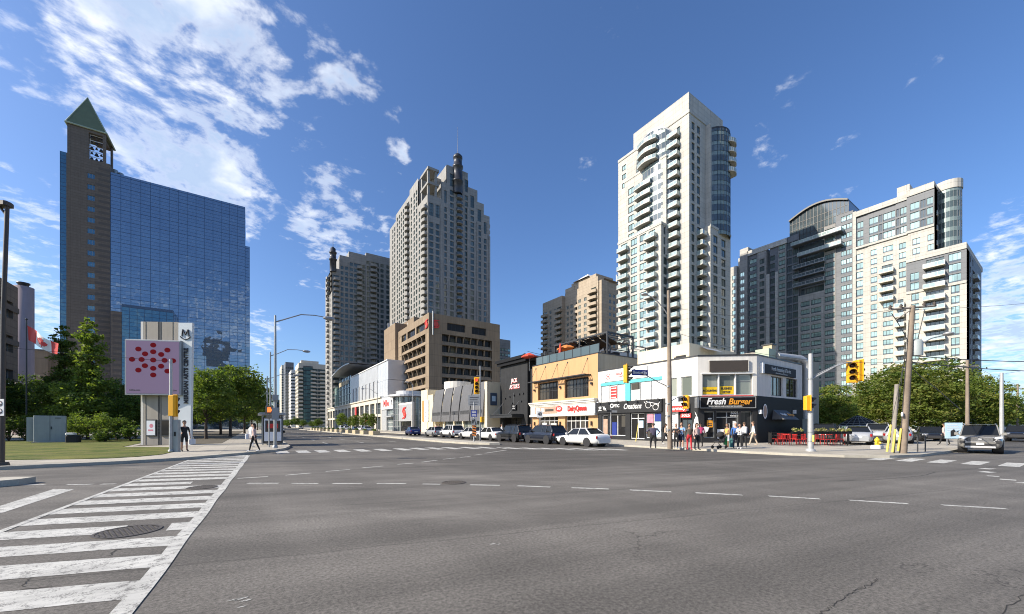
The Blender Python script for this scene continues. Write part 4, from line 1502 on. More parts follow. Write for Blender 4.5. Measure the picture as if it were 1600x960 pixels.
   while z < min(za, zb) - .2:
    bb(.05, L - .05, z, min(z + 1.0, min(za, zb)), sp_, .008, .04)
    bb(.05, L - .05, z + 1.01, min(z + 1.08, min(za, zb) + .1), fm, .01, .09)
    z += FH
   sl = (zb - za)
   fm.add([(x0, y0, za), (x1, y1, zb), (x1, y1, zb + .5), (x0, y0, za + .5)], [(0, 1, 2, 3)])
  go = g.build('bow_window', glass, T.root)
  k_ = len(fm.v)
  fm.v += sp_.v; fm.f += [[i + k_ for i in f_] for f_ in sp_.f]; fm.m += [1] * len(sp_.f); fm.sm += sp_.sm
  fm.build('mullions', [fr, spd], go)
  m2 = MB()
  m2.poly([(*p, tops(i / nseg) + .01) for i, p in enumerate(P)])
  m2.build('bow_cap', 'precast_white', go)
 yc = (px_on_x(1056, 98) + px_on_x(990, 98)) / 2 - Y0
 hw = (px_on_x(990, 98) - px_on_x(1056, 98)) / 2
 rr_ = 12.0
 aa = math.asin(min(hw / rr_, .99))
 tops = lambda t: 79 + 8.6 * math.sqrt(max(1 - (2 * t - 1) ** 2, 0)) ** .9 if True else 0
 bow(rr_ * math.cos(aa) - .02, yc, rr_, PI - aa, PI + aa, 60, 87, tops, 'glass_dark', fr='frame_grey')
 # wide balconies on the bow
 for k in range(3):
  z = 60 + FH * (6.6 + k)
  T.put('balcony', balcony_mesh(6.4, 1.5, 'precast_white', 'rail_light', 'glass_rail', bow=.9), F.mat(yc + .8, 2.0, z), 3)
 # ---- green bow on the south face
 x0b, x1b = sx(1104), sx(1131)
 hw = (x1b - x0b) / 2
 rb2 = hw / math.sin(R(75))
 bow((x0b + x1b) / 2, rb2 * math.cos(R(75)) - .02, rb2, PI * 1.5 - R(75), PI * 1.5 + R(75), 56, 86.0, lambda t: 86.0, 'glass_dark', fr='frame_dark')
 for k in range(4):
  T.put('balcony', balcony_mesh(4.4, 1.6, 'precast_white', 'rail_light', 'glass_rail', bow=.8), S.mat(sx(1124), 2.2, 74.6 + FH * k * 1.0), 3)
 m = MB()
 m.box(x0b - .5, x0b + .1, -1.4, 0, 57, 87.2)
 m.build('pier', 'precast_white', T.root)
 T.done()
condo_white()
# ------------------------------------------------------------------ beige condominium behind the rooftop terrace
def condo_beige():
 X0, Y0 = 124.0, 115.0
 T = Tower('condominium_tower', 'beige condominium tower half in shadow behind the rooftop patio', 'apartment tower', (X0, Y0, 0))
 FH = 2.75
 F = Face((0, 0), *WEST)
 w = MB()
 s_ = lambda p: px_on_x(p, X0) - Y0
 segs = [(941, 934, 64.2, 0), (934, 917, 66.5, 0), (917, 902, 64.5, 0), (902, 878, 65.5, -2.0), (878, 848, 64.5, 0)]
 for a, b, zt, off in segs:
  a2, b2 = s_(a), s_(b)
  if a == 941: cols = []
  elif a == 934: cols = [dict(kind='bal', s=(a2 + s_(921)) / 2, w=3.2, bw=5.2, bd=1.4, slab='precast_tan', solid=True, bow=.5)]
  elif a == 917: cols = [dict(s=s_(914.5), w=1.6, h=1.6, fr='frame_white'), dict(s=s_(905.5), w=1.6, h=1.6, fr='frame_white')]
  elif a == 902: cols = [dict(kind='bal', s=s_(898), w=2.4, bw=3.4, bd=1.3, slab='precast_tan', solid=True), dict(s=s_(888), w=1.6, h=1.6, fr='frame_white'), dict(s=s_(882), w=1.4, h=1.6, fr='frame_white')]
  else: cols = [dict(kind='bal', s=s_(875) + .6, w=3.2, bw=4.6, bd=1.4, slab='precast_tan', solid=True), dict(s=s_(867.5), w=1.5, h=1.6, fr='frame_white'), dict(s=s_(860), w=1.5, h=1.6, fr='frame_white'),
      dict(kind='bal', s=s_(852), w=3.0, bw=4.0, bd=1.4, slab='precast_tan', solid=True)]
  fill_face(T, w, F, a2, b2, 0, zt, cols, FH, .7, 1.6, zstart=2, ztop=zt - 3.5, off=off)
  w.poly([F.pt(a2, off, zt), F.pt(b2, off, zt), F.pt(b2, -14, zt), F.pt(a2, -14, zt)])
  for q in (a2, b2):
   w.poly([F.pt(q, off, 0), F.pt(q, -4, 0), F.pt(q, -4, zt), F.pt(q, off, zt)])
 for p in (941.2, 936):
  w.box(-.5, 0, s_(p) - .0, s_(p) + .7, 0, 64)
 S = Face((0, 0), *SOUTH)
 fill_face(T, w, S, 0, 18, 0, 64.2, [dict(s=px_on_y(p, Y0) - X0, w=1.5, h=1.6, fr='frame_white') for p in (947, 953.5, 960)], FH, .7, 1.6, zstart=2, ztop=62)
 w.box(3, 14, 6, 22, 60, 69.5)
 w.box(2.6, 6, 20, 26, 60, 68)
 w.build('wall', 'precast_tan', T.root)
 m = MB()
 m.add([(2, 10, 69.5), (12, 10, 69.5), (12, 20, 69.5), (2, 20, 69.5), (7, 15, 73)], [(0, 1, 4), (1, 2, 4), (2, 3, 4), (3, 0, 4)])
 m.build('roof', 'stucco_grey', T.root)
 m = MB(); m.tube((13, 3, 64), (13, 3, 70), .35, .35, 8); m.tube((13.4, 3, 64), (13.4, 3, 72.5), .1, .1, 6)
 m.build('roof_flue', 'galvanised_light', T.root)
 T.done()
condo_beige()
# ------------------------------------------------------------------ long condominium on the right
def condo_right():
 X0, Y0 = 154.0, 16.7
 T = Tower('condominium_tower', 'long cream and grey condominium slab with arched glass crown behind the park trees', 'apartment tower', (X0, Y0, 0))
 FH = 2.72
 F = Face((0, 0), *WEST)
 s_ = lambda p, X=X0: px_on_x(p, X) - Y0
 def C(a, b, **k):      # window column between two photo columns
  lo, hi = s_(b), s_(a)
  d = dict(s=(lo + hi) / 2, w=hi - lo, h=1.75, glass='glass_bright', nx=2)
  d.update(k)
  return d
 def B(a, b, **k):
  lo, hi = s_(b), s_(a)
  d = dict(kind='bal', s=(lo + hi) / 2, w=(hi - lo) - .5, bw=hi - lo + .3, bd=1.5, glass='glass_condo', nx=3, slab='precast_cream', rail='rail_light')
  d.update(k)
  return d
 walls = {}
 def seg(mat, a, b, z0, zt, cols, off=0.0, fh=FH, zs=None, ztop=None, wh=1.75, sill=.65):
  w = walls.setdefault(mat, MB())
  a2, b2 = s_(b), s_(a)
  cols = [dict(c, s=min(max(c['s'], a2 + c['w'] / 2 + .02), b2 - c['w'] / 2 - .02)) for c in cols if c['w'] < b2 - a2]
  fill_face(T, w, F, a2, b2, z0, zt, cols, fh, sill, wh, zstart=zs if zs is not None else z0, ztop=ztop if ztop is not None else zt - .3, off=off)
  w.poly([F.pt(a2, off, zt), F.pt(b2, off, zt), F.pt(b2, -16, zt), F.pt(a2, -16, zt)])
  for q in (a2, b2):
   w.poly([F.pt(q, off, z0), F.pt(q, min(off - 3, -3), z0), F.pt(q, min(off - 3, -3), zt), F.pt(q, off, zt)])
 g1, wh_, dk = 'precast_grey', 'precast_white', 'spandrel_grey'
 seg(wh_, 1120, 1151, 0, 63, [C(1144, 1149)], 0, ztop=61)
 seg(wh_, 1151, 1157, 0, 66, [], -1.2)
 seg(g1, 1157, 1169, 0, 66.5, [C(1157.5, 1164), B(1150, 1168, to=0)], .6, ztop=62)
 seg(dk, 1169, 1184, 20, 65.3, [C(1171, 1182)], 0, zs=20.2, ztop=64.5)
 seg(dk, 1169, 1184, 0, 20, [B(1170, 1182, to=1), C(1171, 1182)], 0, zs=.2)
 seg(g1, 1184, 1198, 0, 65.6, [C(1187.5, 1195, glass='glass_condo')], .3, ztop=64)
 seg(wh_, 1198, 1203, 0, 56, [], .5)
 seg(dk, 1203, 1212, 0, 66, [C(1203.6, 1211, glass='glass_condo')], 0, ztop=65)
 seg(wh_, 1212, 1216, 0, 56, [], .5)
 seg(dk, 1212.0, 1216, 56, 66, [], 0)
 seg(g1, 1216, 1228.5, 0, 66.8, [C(1217, 1227.5)], .2, ztop=66)
 seg(dk, 1228.5, 1248, 0, 67.0, [C(1229.5, 1237.5, glass='glass_dark', h=2.2), C(1238.5, 1247, glass='glass_condo', h=2.2)], 0, sill=.25, ztop=66)
 seg(g1, 1248, 1288, 0, 45.5, [C(1252, 1266, nx=3), C(1268, 1284, nx=3)], .5, ztop=45.3)
 seg(dk, 1248, 1288, 45.5, 68.5, [C(1249, 1257, glass='glass_dark', h=2.2), C(1258, 1286, glass='glass_condo', h=2.2, nx=6)], -1.0, sill=.25)
 seg(g1, 1288, 1306, 0, 66.0, [C(1289, 1304.5, nx=4)], .2)
 seg(dk, 1306, 1333, 0, 68.3, [C(1314, 1322), C(1322.6, 1331)], 0, sill=.35)
 seg(wh_, 1333, 1338, 0, 67.5, [], .4)
 seg(wh_, 1338, 1356, 0, 56.0, [C(1338.5, 1349, h=2.1)], .1, sill=.35)
 seg(dk, 1338, 1356, 56.0, 66.0, [C(1339, 1349, h=2.2)], .0, sill=.25)
 seg(wh_, 1356, 1400, 0, 56.0, [C(1361, 1371, h=1.85), C(1380, 1396, nx=3, h=1.6, to=14), B(1376.5, 1397, **{'from': 14, 'to': 18}), C(1380, 1396, nx=3, **{'from': 18})], .3)
 seg(dk, 1356, 1400, 56.0, 66.5, [C(1358, 1372, h=2.25), C(1373, 1379, h=2.25, glass='glass_dark'), C(1380, 1399, h=2.25, nx=3)], .1, sill=.22)
 seg(wh_, 1400, 1420, 40, 56.0, [C(1405, 1416, h=1.85)], .3, zs=40.4)
 seg(dk, 1400, 1418, 56.0, 66.5, [C(1401, 1406, glass='glass_dark', h=2.2), C(1407, 1417, h=2.2)], .3, sill=.22)
 seg(wh_, 1420, 1461, 40, 56.0, [C(1427, 1439, h=1.85), C(1450.5, 1460, h=1.85)], .9, zs=40.4)
 seg(dk, 1418, 1461, 56.0, 67.0, [C(1423, 1438, h=2.25, nx=2), C(1439.5, 1448, h=2.25, glass='glass_dark'), C(1449, 1459, h=2.25)], .9, sill=.22)
 # lower front block
 XB = X0 - 2.5
 o2 = 2.5
 seg('precast_white', 1400, 1418, 0, 40, [B(1401, 1414, nx=2), ], .3)
 def seg2(mat, a, b, z0, zt, cols, zs=None, sill=.65):
  w = walls.setdefault(mat, MB())
  q = lambda p: px_on_x(p, XB) - Y0
  a2, b2 = q(b), q(a)
  cc = []
  for (ca, cb, kw) in cols:
   lo, hi = q(cb), q(ca)
   d = dict(s=(lo + hi) / 2, w=hi - lo, h=1.8, glass='glass_bright', nx=2)
   if kw.get('kind') == 'bal':
    d.update(w=hi - lo - .4, bw=hi - lo + .3, bd=1.6, glass='glass_condo', nx=4, slab='precast_cream')
   d.update(kw)
   cc.append(d)
  fill_face(T, w, F, a2, b2, z0, zt, cc, FH, sill, 1.8, zstart=zs if zs is not None else z0, ztop=zt - .3, off=o2)
  w.poly([F.pt(a2, o2, zt), F.pt(b2, o2, zt), F.pt(b2, -2, zt), F.pt(a2, -2, zt)])
  for s in (a2, b2):
   w.poly([F.pt(s, o2, z0), F.pt(s, -2, z0), F.pt(s, -2, zt), F.pt(s, o2, zt)])
 seg2('precast_white', 1416, 1444, 0, 38.6, [(1424, 1436, dict(h=2.0)), ])
 seg2('spandrel_grey', 1416, 1444, 38.6, 47.0, [(1422, 1436, dict(h=2.3))], sill=.2)
 seg2('precast_white', 1444, 1480, 0, 38.6, [(1445, 1477, dict(kind='bal'))])
 seg2('spandrel_grey', 1444, 1480, 38.6, 47.4, [(1445, 1477, dict(kind='bal'))])
 seg2('precast_white', 1480, 1510.5, 0, 38.6, [(1486, 1499.5, dict(h=2.1))])
 seg2('spandrel_grey', 1480, 1510.5, 38.6, 47.4, [(1482, 1502, dict(h=2.3, nx=3))], sill=.2)
 q = lambda p: px_on_x(p, XB) - Y0
 w = walls['precast_white']
 # cornices of the front block and the main block
 w.box(-2.75, -2.5, q(1510.5), q(1416), 47.0, 48.6)
 w.box(-2.72, -2.5, q(1510.5), q(1416), 38.2, 38.9)
 w.box(-2.5, 26, q(1510.5) - .02, q(1416), 47.2, 48.5)
 w.box(-1.15, -.9, s_(1461), s_(1418), 66.0, 67.8)
 w.box(-.9, 14, s_(1461), s_(1418), 66.6, 67.9)
 w.box(-.6, -.3, s_(1418), s_(1338), 65.6, 67.2)
 w.box(-.3, 14, s_(1418), s_(1338), 66.2, 67.2)
 w.box(-.7, -.4, s_(1418), s_(1338), 55.7, 56.3)
 w.box(-1.2, -.95, s_(1461), s_(1418), 55.7, 56.3)
 w.box(1, 12, s_(1420), s_(1400), 67, 70.5)
 w.box(-.5, -.2, s_(1230), s_(1168), 65.0, 66.8)
 w.box(-.5, 6, s_(1170), s_(1157), 66.0, 68.4)
 # south face: dark grey with balconies
 S = Face((-2.5, q(1510.5)), *SOUTH)
 wg = walls['spandrel_grey']
 fill_face(T, wg, S, 0, 26, 0, 47.2, [dict(kind='bal', s=12, w=3, bw=4.5, bd=.9, slab='spandrel_grey', glass='glass_condo', nx=4, to=16), dict(s=6, w=1.4, h=1.6), dict(s=10, w=1.4, h=1.6)], FH, .7, 1.6, zstart=.6)
 # main block end (south end above the front block)
 S2 = Face((-.9, s_(1461)), *SOUTH)
 fill_face(T, wg, S2, 0, 5, 46, 67, [], FH, .7, 1.6)
 fill_face(T, walls['spandrel_grey'], Face((4, s_(1461) - 0.01), *SOUTH), 0, 14, 46, 66, [dict(s=3, w=3, h=2.0, glass='glass_condo')], FH, .4, 2.0)
 for mat, mb in walls.items():
  if mb.f:
   mb.build('wall', mat, T.root)
 # round corner turret with balconies
 def turret(cx, cy, r, z0, z1):
  g = MB(); g.lathe([(r, z0), (r, z1)], 22, 0, Matrix.Translation((cx, cy, 0)), smooth=True)
  go = g.build('corner_turret', 'glass_condo', T.root)
  f = MB()
  for i in range(22):
   a = 2 * PI * (i + .5) / 22
   f.box(-.03, .03, r - .02, r + .07, z0, z1, 0, Matrix.Translation((cx, cy, 0)) @ rotz(a))
  z = z0
  while z < z1:
   f.lathe([(r + .03, z), (r + .06, z), (r + .06, z + 1.1), (r + .03, z + 1.1)], 22, 1, Matrix.Translation((cx, cy, 0)), smooth=False)
   z += FH
  f.build('mullions', ['frame_grey', 'spandrel_green'], go)
  c = MB(); c.lathe([(r + .25, z1 - .2), (r + .25, z1 + 2.2), (.1, z1 + 2.25)], 22, 0, Matrix.Translation((cx, cy, 0)), smooth=False)
  c.build('turret_cap', 'precast_white', go)
 tx, ty = 7.0, 1.4
 tp = at_x(1480.5, X0 + 6.0)[0] - Y0
 turret(6.0, tp, 2.6, 46.5, 66.5)
 for k in range(4):
  T.put('balcony', balcony_mesh(2.6, 1.3, 'precast_cream', 'rail_light', 'glass_rail'), F.mat(tp + 2.6, -3.2, 47.5 + k * FH * 1.5), 3)
 # arched crown
 ya, yb = s_(1325), s_(1233)
 n = 16
 g, f = MB(), MB()
 xo = .4
 P = []
 for i in range(n + 1):
  t = i / n
  y = ya + (yb - ya) * t
  z = 72.0 + 2.5 * math.sin(PI * t)
  P.append((y, z))
 for i in range(n):
  g.poly([(xo, P[i][0], 60), (xo, P[i + 1][0], 60), (xo, P[i + 1][0], P[i + 1][1]), (xo, P[i][0], P[i][1])])
  f.box(xo - .12, xo - .01, P[i][0] - .07, P[i][0] + .07, 62, P[i][1])
  f.add([(xo - .8, P[i][0], P[i][1]), (xo - .8, P[i + 1][0], P[i + 1][1]), (xo + 11, P[i + 1][0], P[i + 1][1]), (xo + 11, P[i][0], P[i][1]),
    (xo - .8, P[i][0], P[i][1] + .5), (xo - .8, P[i + 1][0], P[i + 1][1] + .5), (xo + 11, P[i + 1][0], P[i + 1][1] + .5), (xo + 11, P[i][0], P[i][1] + .5)],
    [(0, 1, 2, 3), (4, 5, 6, 7), (0, 1, 5, 4), (0, 3, 7, 4), (1, 2, 6, 5)])
 for z in (64, 66.3, 68.6, 70.8):
  ys = [p[0] for p in P if p[1] >= z]
  if len(ys) > 1:
   f.box(xo - .1, xo - .012, min(ys), max(ys), z - .06, z + .06)
 g.poly([(xo, ya, 60), (xo + 11, ya, 60), (xo + 11, ya, P[0][1]), (xo, ya, P[0][1])])
 go = g.build('arched_crown', 'glass_dark', T.root)
 f.build('arched_roof', 'frame_dark', go)
 # deep terraces across the shaded middle
 for k, z in enumerate((62.6, 58.4)):
  T.put('balcony', balcony_mesh(s_(1240 + 10 * k) - s_(1318), 2.4, 'spandrel_grey', 'rail_light', 'glass_rail'), F.mat((s_(1240 + 10 * k) + s_(1318)) / 2, 0, z), 4)
 for k, z in enumerate((54.8, 51.6, 48.6)):
  T.put('balcony', balcony_mesh(s_(1242) - s_(1290), 1.8, 'spandrel_grey', 'rail_light', 'glass_dark'), F.mat((s_(1242) + s_(1290)) / 2, 0, z), 4)
 T.done()
condo_right()
# ------------------------------------------------------------------ far towers up the avenue
def simple_tower(name, label, X0, Y0, WX, WY, H, wall, glass, fh, west_n, south_n, ww=1.6, wh=1.7, bal=None, face_s='south', grp=None, limit=60, extra=None, dw=2):
 T = Tower(name, label, 'apartment tower', (X0, Y0, 0), group=grp, limit=limit)
 w = MB()
 if south_n:
  S = Face((0, 0), *SOUTH)
  cols = [dict(s=WX * (i + .5) / south_n, w=ww, h=wh, glass=glass, nx=dw) for i in range(south_n)]
  if bal:
   for i in bal:
    cols[i] = dict(kind='bal', s=cols[i]['s'], w=2.6, bw=3.4, bd=1.3, glass=glass, slab=wall, solid=True)
  fill_face(T, w, S, 0, WX, 0, H, cols, fh, .7, wh, zstart=2, ztop=H - 1.5)
 else:
  w.poly([(0, 0, 0), (WX, 0, 0), (WX, 0, H), (0, 0, H)])
 if west_n:
  G = Face((0, 0), *WEST)
  cols = [dict(s=WY * (i + .5) / west_n, w=ww, h=wh, glass=glass, nx=dw) for i in range(west_n)]
  fill_face(T, w, G, 0, WY, 0, H, cols, fh, .7, wh, zstart=2, ztop=H - 1.5)
 else:
  w.poly([(0, 0, 0), (0, WY, 0), (0, WY, H), (0, 0, H)])
 w.poly([(0, 0, H), (WX, 0, H), (WX, WY, H), (0, WY, H)])
 w.poly([(WX, 0, 0), (WX, WY, 0), (WX, WY, H), (WX, 0, H)])
 if extra:
  extra(w)
 w.build('wall', wall, T.root)
 return T
Yd = 330.0
xa, xb = px_on_y(466.5, Yd), px_on_y(511, Yd)
T = simple_tower('apartment_tower', 'dark glass and cream apartment tower at the bend of the avenue', xa, Yd, xb - xa, 26, 49, 'precast_cream', 'glass_condo', 2.9, 8, 9, 2.0, 1.9, bal=(0, 4, 7),
     extra=lambda w: w.box(2, 14, 3, 14, 49, 51.5))
g = MB(); g.box(3.2, 9.5, -.3, 0, 3, 46)
go = g.build('glass_bay', 'glass_green', T.root)
f = MB()
for i in range(16):
 f.box(3.1, 9.6, -.36, -.305, 3 + i * 2.9 - .25, 3 + i * 2.9 + .25)
for i in range(5):
 f.box(3.2 + i * 1.55 - .05, 3.2 + i * 1.55 + .05, -.42, -.37, 3, 46)
f.build('mullions', 'frame_dark', go)
T.done()
Ye = 400.0
xa, xb = px_on_y(455, Ye), px_on_y(466, Ye)
simple_tower('apartment_tower', 'narrow white lit apartment slab left of the dark glass tower', xa, Ye, xb - xa, 30, 52, 'stucco_white', 'glass_condo', 3.0, 8, 3, 2.4, 1.2, limit=30).done()
Yf = 430.0
xa, xb = px_on_y(446, Yf), px_on_y(459, Yf)
simple_tower('apartment_tower', 'thin dark grey apartment tower in the far avenue', xa, Yf, xb - xa, 26, 63, 'spandrel_grey', 'glass_condo', 3.0, 6, 4, 1.4, 1.5, limit=30).done()
Yg = 520.0
xa, xb = px_on_y(440, Yg), px_on_y(450, Yg)
simple_tower('apartment_tower', 'pale far apartment tower with vertical window strips', xa, Yg, xb - xa, 40, 72, 'precast_cream', 'glass_condo', 3.0, 8, 4, 1.4, 1.8, limit=20).done()
Yh = 640.0
xa, xb = px_on_y(430.5, Yh), px_on_y(438.5, Yh)
simple_tower('office_tower', 'small far blue office tower at the end of the avenue', xa, Yh, xb - xa, 30, 38, 'frame_blue', 'glass_tower_blue', 3.6, 4, 4, 2.4, 2.6, limit=10).done()
Yi = 560.0
xa, xb = px_on_y(462, Yi), px_on_y(478, Yi)
simple_tower('office_building', 'far low grey building closing the avenue behind the parked cars', xa, Yi, xb - xa, 30, 20, 'precast_grey', 'glass_dark', 3.4, 4, 6, 2.4, 2.0, limit=10).done()
# grey tower between the bank block and the black restaurant
Yj = 175.0
xa, xb = px_on_y(781, Yj), px_on_y(797.5, Yj)
simple_tower('apartment_tower', 'grey apartment tower in the gap right of the brown office block', xa - 8, Yj, xb - xa + 8, 20, zof(531, Yj / pxdir(789)[1]), 'precast_grey', 'glass_bright', 2.8, 0, 8, 1.6, 1.5, limit=40).done()
# ------------------------------------------------------------------ dark office building and wall at the far left
def left_office():
 X0 = -25.4
 Y1 = px_on_x(28, X0)
 Y0 = Y1 - 13
 T = Tower('office_building', 'dark brown four storey office with ribbon windows at the left edge', 'office building', (X0, Y0, 0))
 H = 19.6
 E = Face((0, 0), (0, 1), (1, 0))
 w = MB()
 L = Y1 - Y0
 holes = []
 for k in range(3):
  za = 17.4 - 4.3 * k - 2.2
  for i in range(2):
   a = 1.0 + i * (L - 1.5) / 2
   b = a + (L - 1.5) / 2 - .7
   holes.append((a, b, za, za + 2.1))
   T.put('window', window_mesh(b - a, 2.1, 'glass_dark', 'frame_grey', 7, 0, .08), E.mat((a + b) / 2, -.45, za))
 wall_grid(w, E, 0, L, 7.4, H, holes, .5)
 w.box(-30, -.01, 0.02, L - .01, 7.3, 7.5)
 w.box(-30, -3, 0.02, L - 3, 0, 7.3)
 w.poly([(0, 0, H), (-30, 0, H), (-30, L, H), (0, L, H)])
 w.poly([(0, 0, 7.4), (-30, 0, 7.4), (-30, 0, H), (0, 0, H)])
 w.poly([(0, L, 7.4), (-30, L, 7.4), (-30, L, H), (0, L, H)])
 w.box(-28, -2.5, 2, L - 3, H, H + 1.8)
 w.build('wall', 'dark_brown_brick', T.root)
 m = MB()
 for z in (12.2, 16.5):
  m.box(0, .12, 0, L, z - .35, z + .35)
 m.build('ledge', 'dark_band', T.root)
 m = MB()
 for i in range(2):
  m.box(-2.6, -1.4, 2 + i * 6, 3.2 + i * 6, .1, 7.3)
 m.build('pillar', 'dark_brown_brick', T.root)
 T.done()
 # rounded pinkish tower behind
 t = thing('stair_tower', 'tall pinkish grey rounded wall block behind the dark brown office', 'building', (*[c for c in (at_y(36.5, 96)[0], 96)], 0))
 m = MB()
 D = 96 / pxdir(36)[1]
 h = zof(449, D)
 m.lathe([(1.15, 0), (1.15, h), (.1, h + .05)], 20)
 m.build('wall', 'pinkish_wall', t)
 m = MB(); m.lathe([(.6, h), (.6, h + .4), (.75, h + .5), (.75, h + .7), (.1, h + .75)], 12)
 m.build('roof_vent', 'frame_dark', t)
 # low beige theatre block among the trees
 Yt = 120.0
 x0, x1 = at_y(18, Yt)[0], at_y(110, Yt)[0]
 D = Yt / pxdir(50)[1]
 t = thing('theatre_building', 'low beige brick theatre wall rising over the trees by the flag', 'building', (x0, Yt, 0))
 m = MB()
 w_ = x1 - x0
 m.box(0, w_ * .6, 0, 20, 0, zof(546, D))
 m.box(w_ * .6, w_, 2, 20, 0, zof(552, D))
 m.build('wall', 'brown_concrete', t)
 m = MB(); m.box(-.1, w_ * .6 + .1, -.1, 0, zof(549, D), zof(545, D))
 m.build('parapet', 'brown_concrete', t)
left_office()
# ------------------------------------------------------------------ towers south of the junction, mirrored in the blue glass
for (X_, Y_, wx, H_, mt, lb) in ((-92, -150, 26, 78, 'precast_tan', 'tan apartment tower behind the viewer, mirrored low in the blue glass'),
        (-42, -190, 22, 92, 'spandrel_grey', 'dark grey apartment tower behind the viewer, mirrored in the blue glass')):
 t = thing('apartment_tower', lb, 'apartment tower', (X_, Y_, 0))
 m = MB(); m.box(0, wx, 0, 24, 0, H_); m.box(5, wx - 6, 4, 20, H_, H_ + 6)
 m.build('wall', mt, t)
 m = MB()
 for k in range(int(H_ / 3) - 1):
  for i in range(5):
   a = 1.5 + i * (wx - 2) / 5
   m.box(a, a + (wx - 2) / 5 - 1.4, 24.0, 24.06, 3 + k * 3, 4.8 + k * 3)
 o = m.build('window', 'glass_dark', t); o['kind'] = 'stuff'
# ================================================================== STREET BUILDINGS
class Wl:
 """a vertical wall seen from outside: P its left end, t the direction to the right"""
 def __init__(s, P, t, root=(0, 0)):
  L = math.hypot(*t)
  s.P = P
  s.t = (t[0] / L, t[1] / L)
  s.n = (s.t[1], -s.t[0])
  s.rel = (P[0] - root[0], P[1] - root[1])
  s.F = Face(s.rel, s.t, s.n)
  s.X = frame_m((s.rel[0], s.rel[1], 0), s.t, s.n)
 def hit(s, px):
  d = pxdir(px)
  c = d[0] * s.t[1] - d[1] * s.t[0]
  D = (s.P[0] * s.t[1] - s.P[1] * s.t[0]) / c
  return (D * d[0] - s.P[0]) * s.t[0] + (D * d[1] - s.P[1]) * s.t[1], D
 def r(s, p0, p1, yt, yb):
  """photo rectangle -> (s0, s1, z0, z1); rows are read at its middle"""
  a, _ = s.hit(p0)
  b, _ = s.hit(p1)
  _, D = s.hit((p0 + p1) / 2)
  return a, b, zof(yb, D), zof(yt, D)
 def box(s, mb, a, b, z0, z1, y0, y1, mat=0):
  mb.box(a, b, y0, y1, z0, z1, mat, s.X)
 def panel(s, mb, rect, y0=0.0, y1=.04, mat=0):
  a, b, z0, z1 = rect
  s.box(mb, a, b, z0, z1, y0, y1, mat)
 def text(s, name, txt, size, mat, root, a, z, off=.05, **k):
  o = s.F.pt(a, off, z)
  return text_obj(name, txt, size, mat, root, text_frame(o, s.t), **k)
def fake_lines(mb, W_, rect, n, off, rnd, mat=0, th=.35):
 """rows of tiny unreadable print on a poster, as short raised strips"""
 a, b, z0, z1 = rect
 for i in range(n):
  z = z1 - (z1 - z0) * (i + .6) / n
  h = (z1 - z0) / n * th
  x = a + (b - a) * .12
  while x < b - (b - a) * .15:
   L = (b - a) * rnd.uniform(.12, .3)
   e = min(x + L, b - (b - a) * .1)
   W_.box(mb, x, e, z - h / 2, z + h / 2, off, off + .006, mat)
   x = e + (b - a) * .05
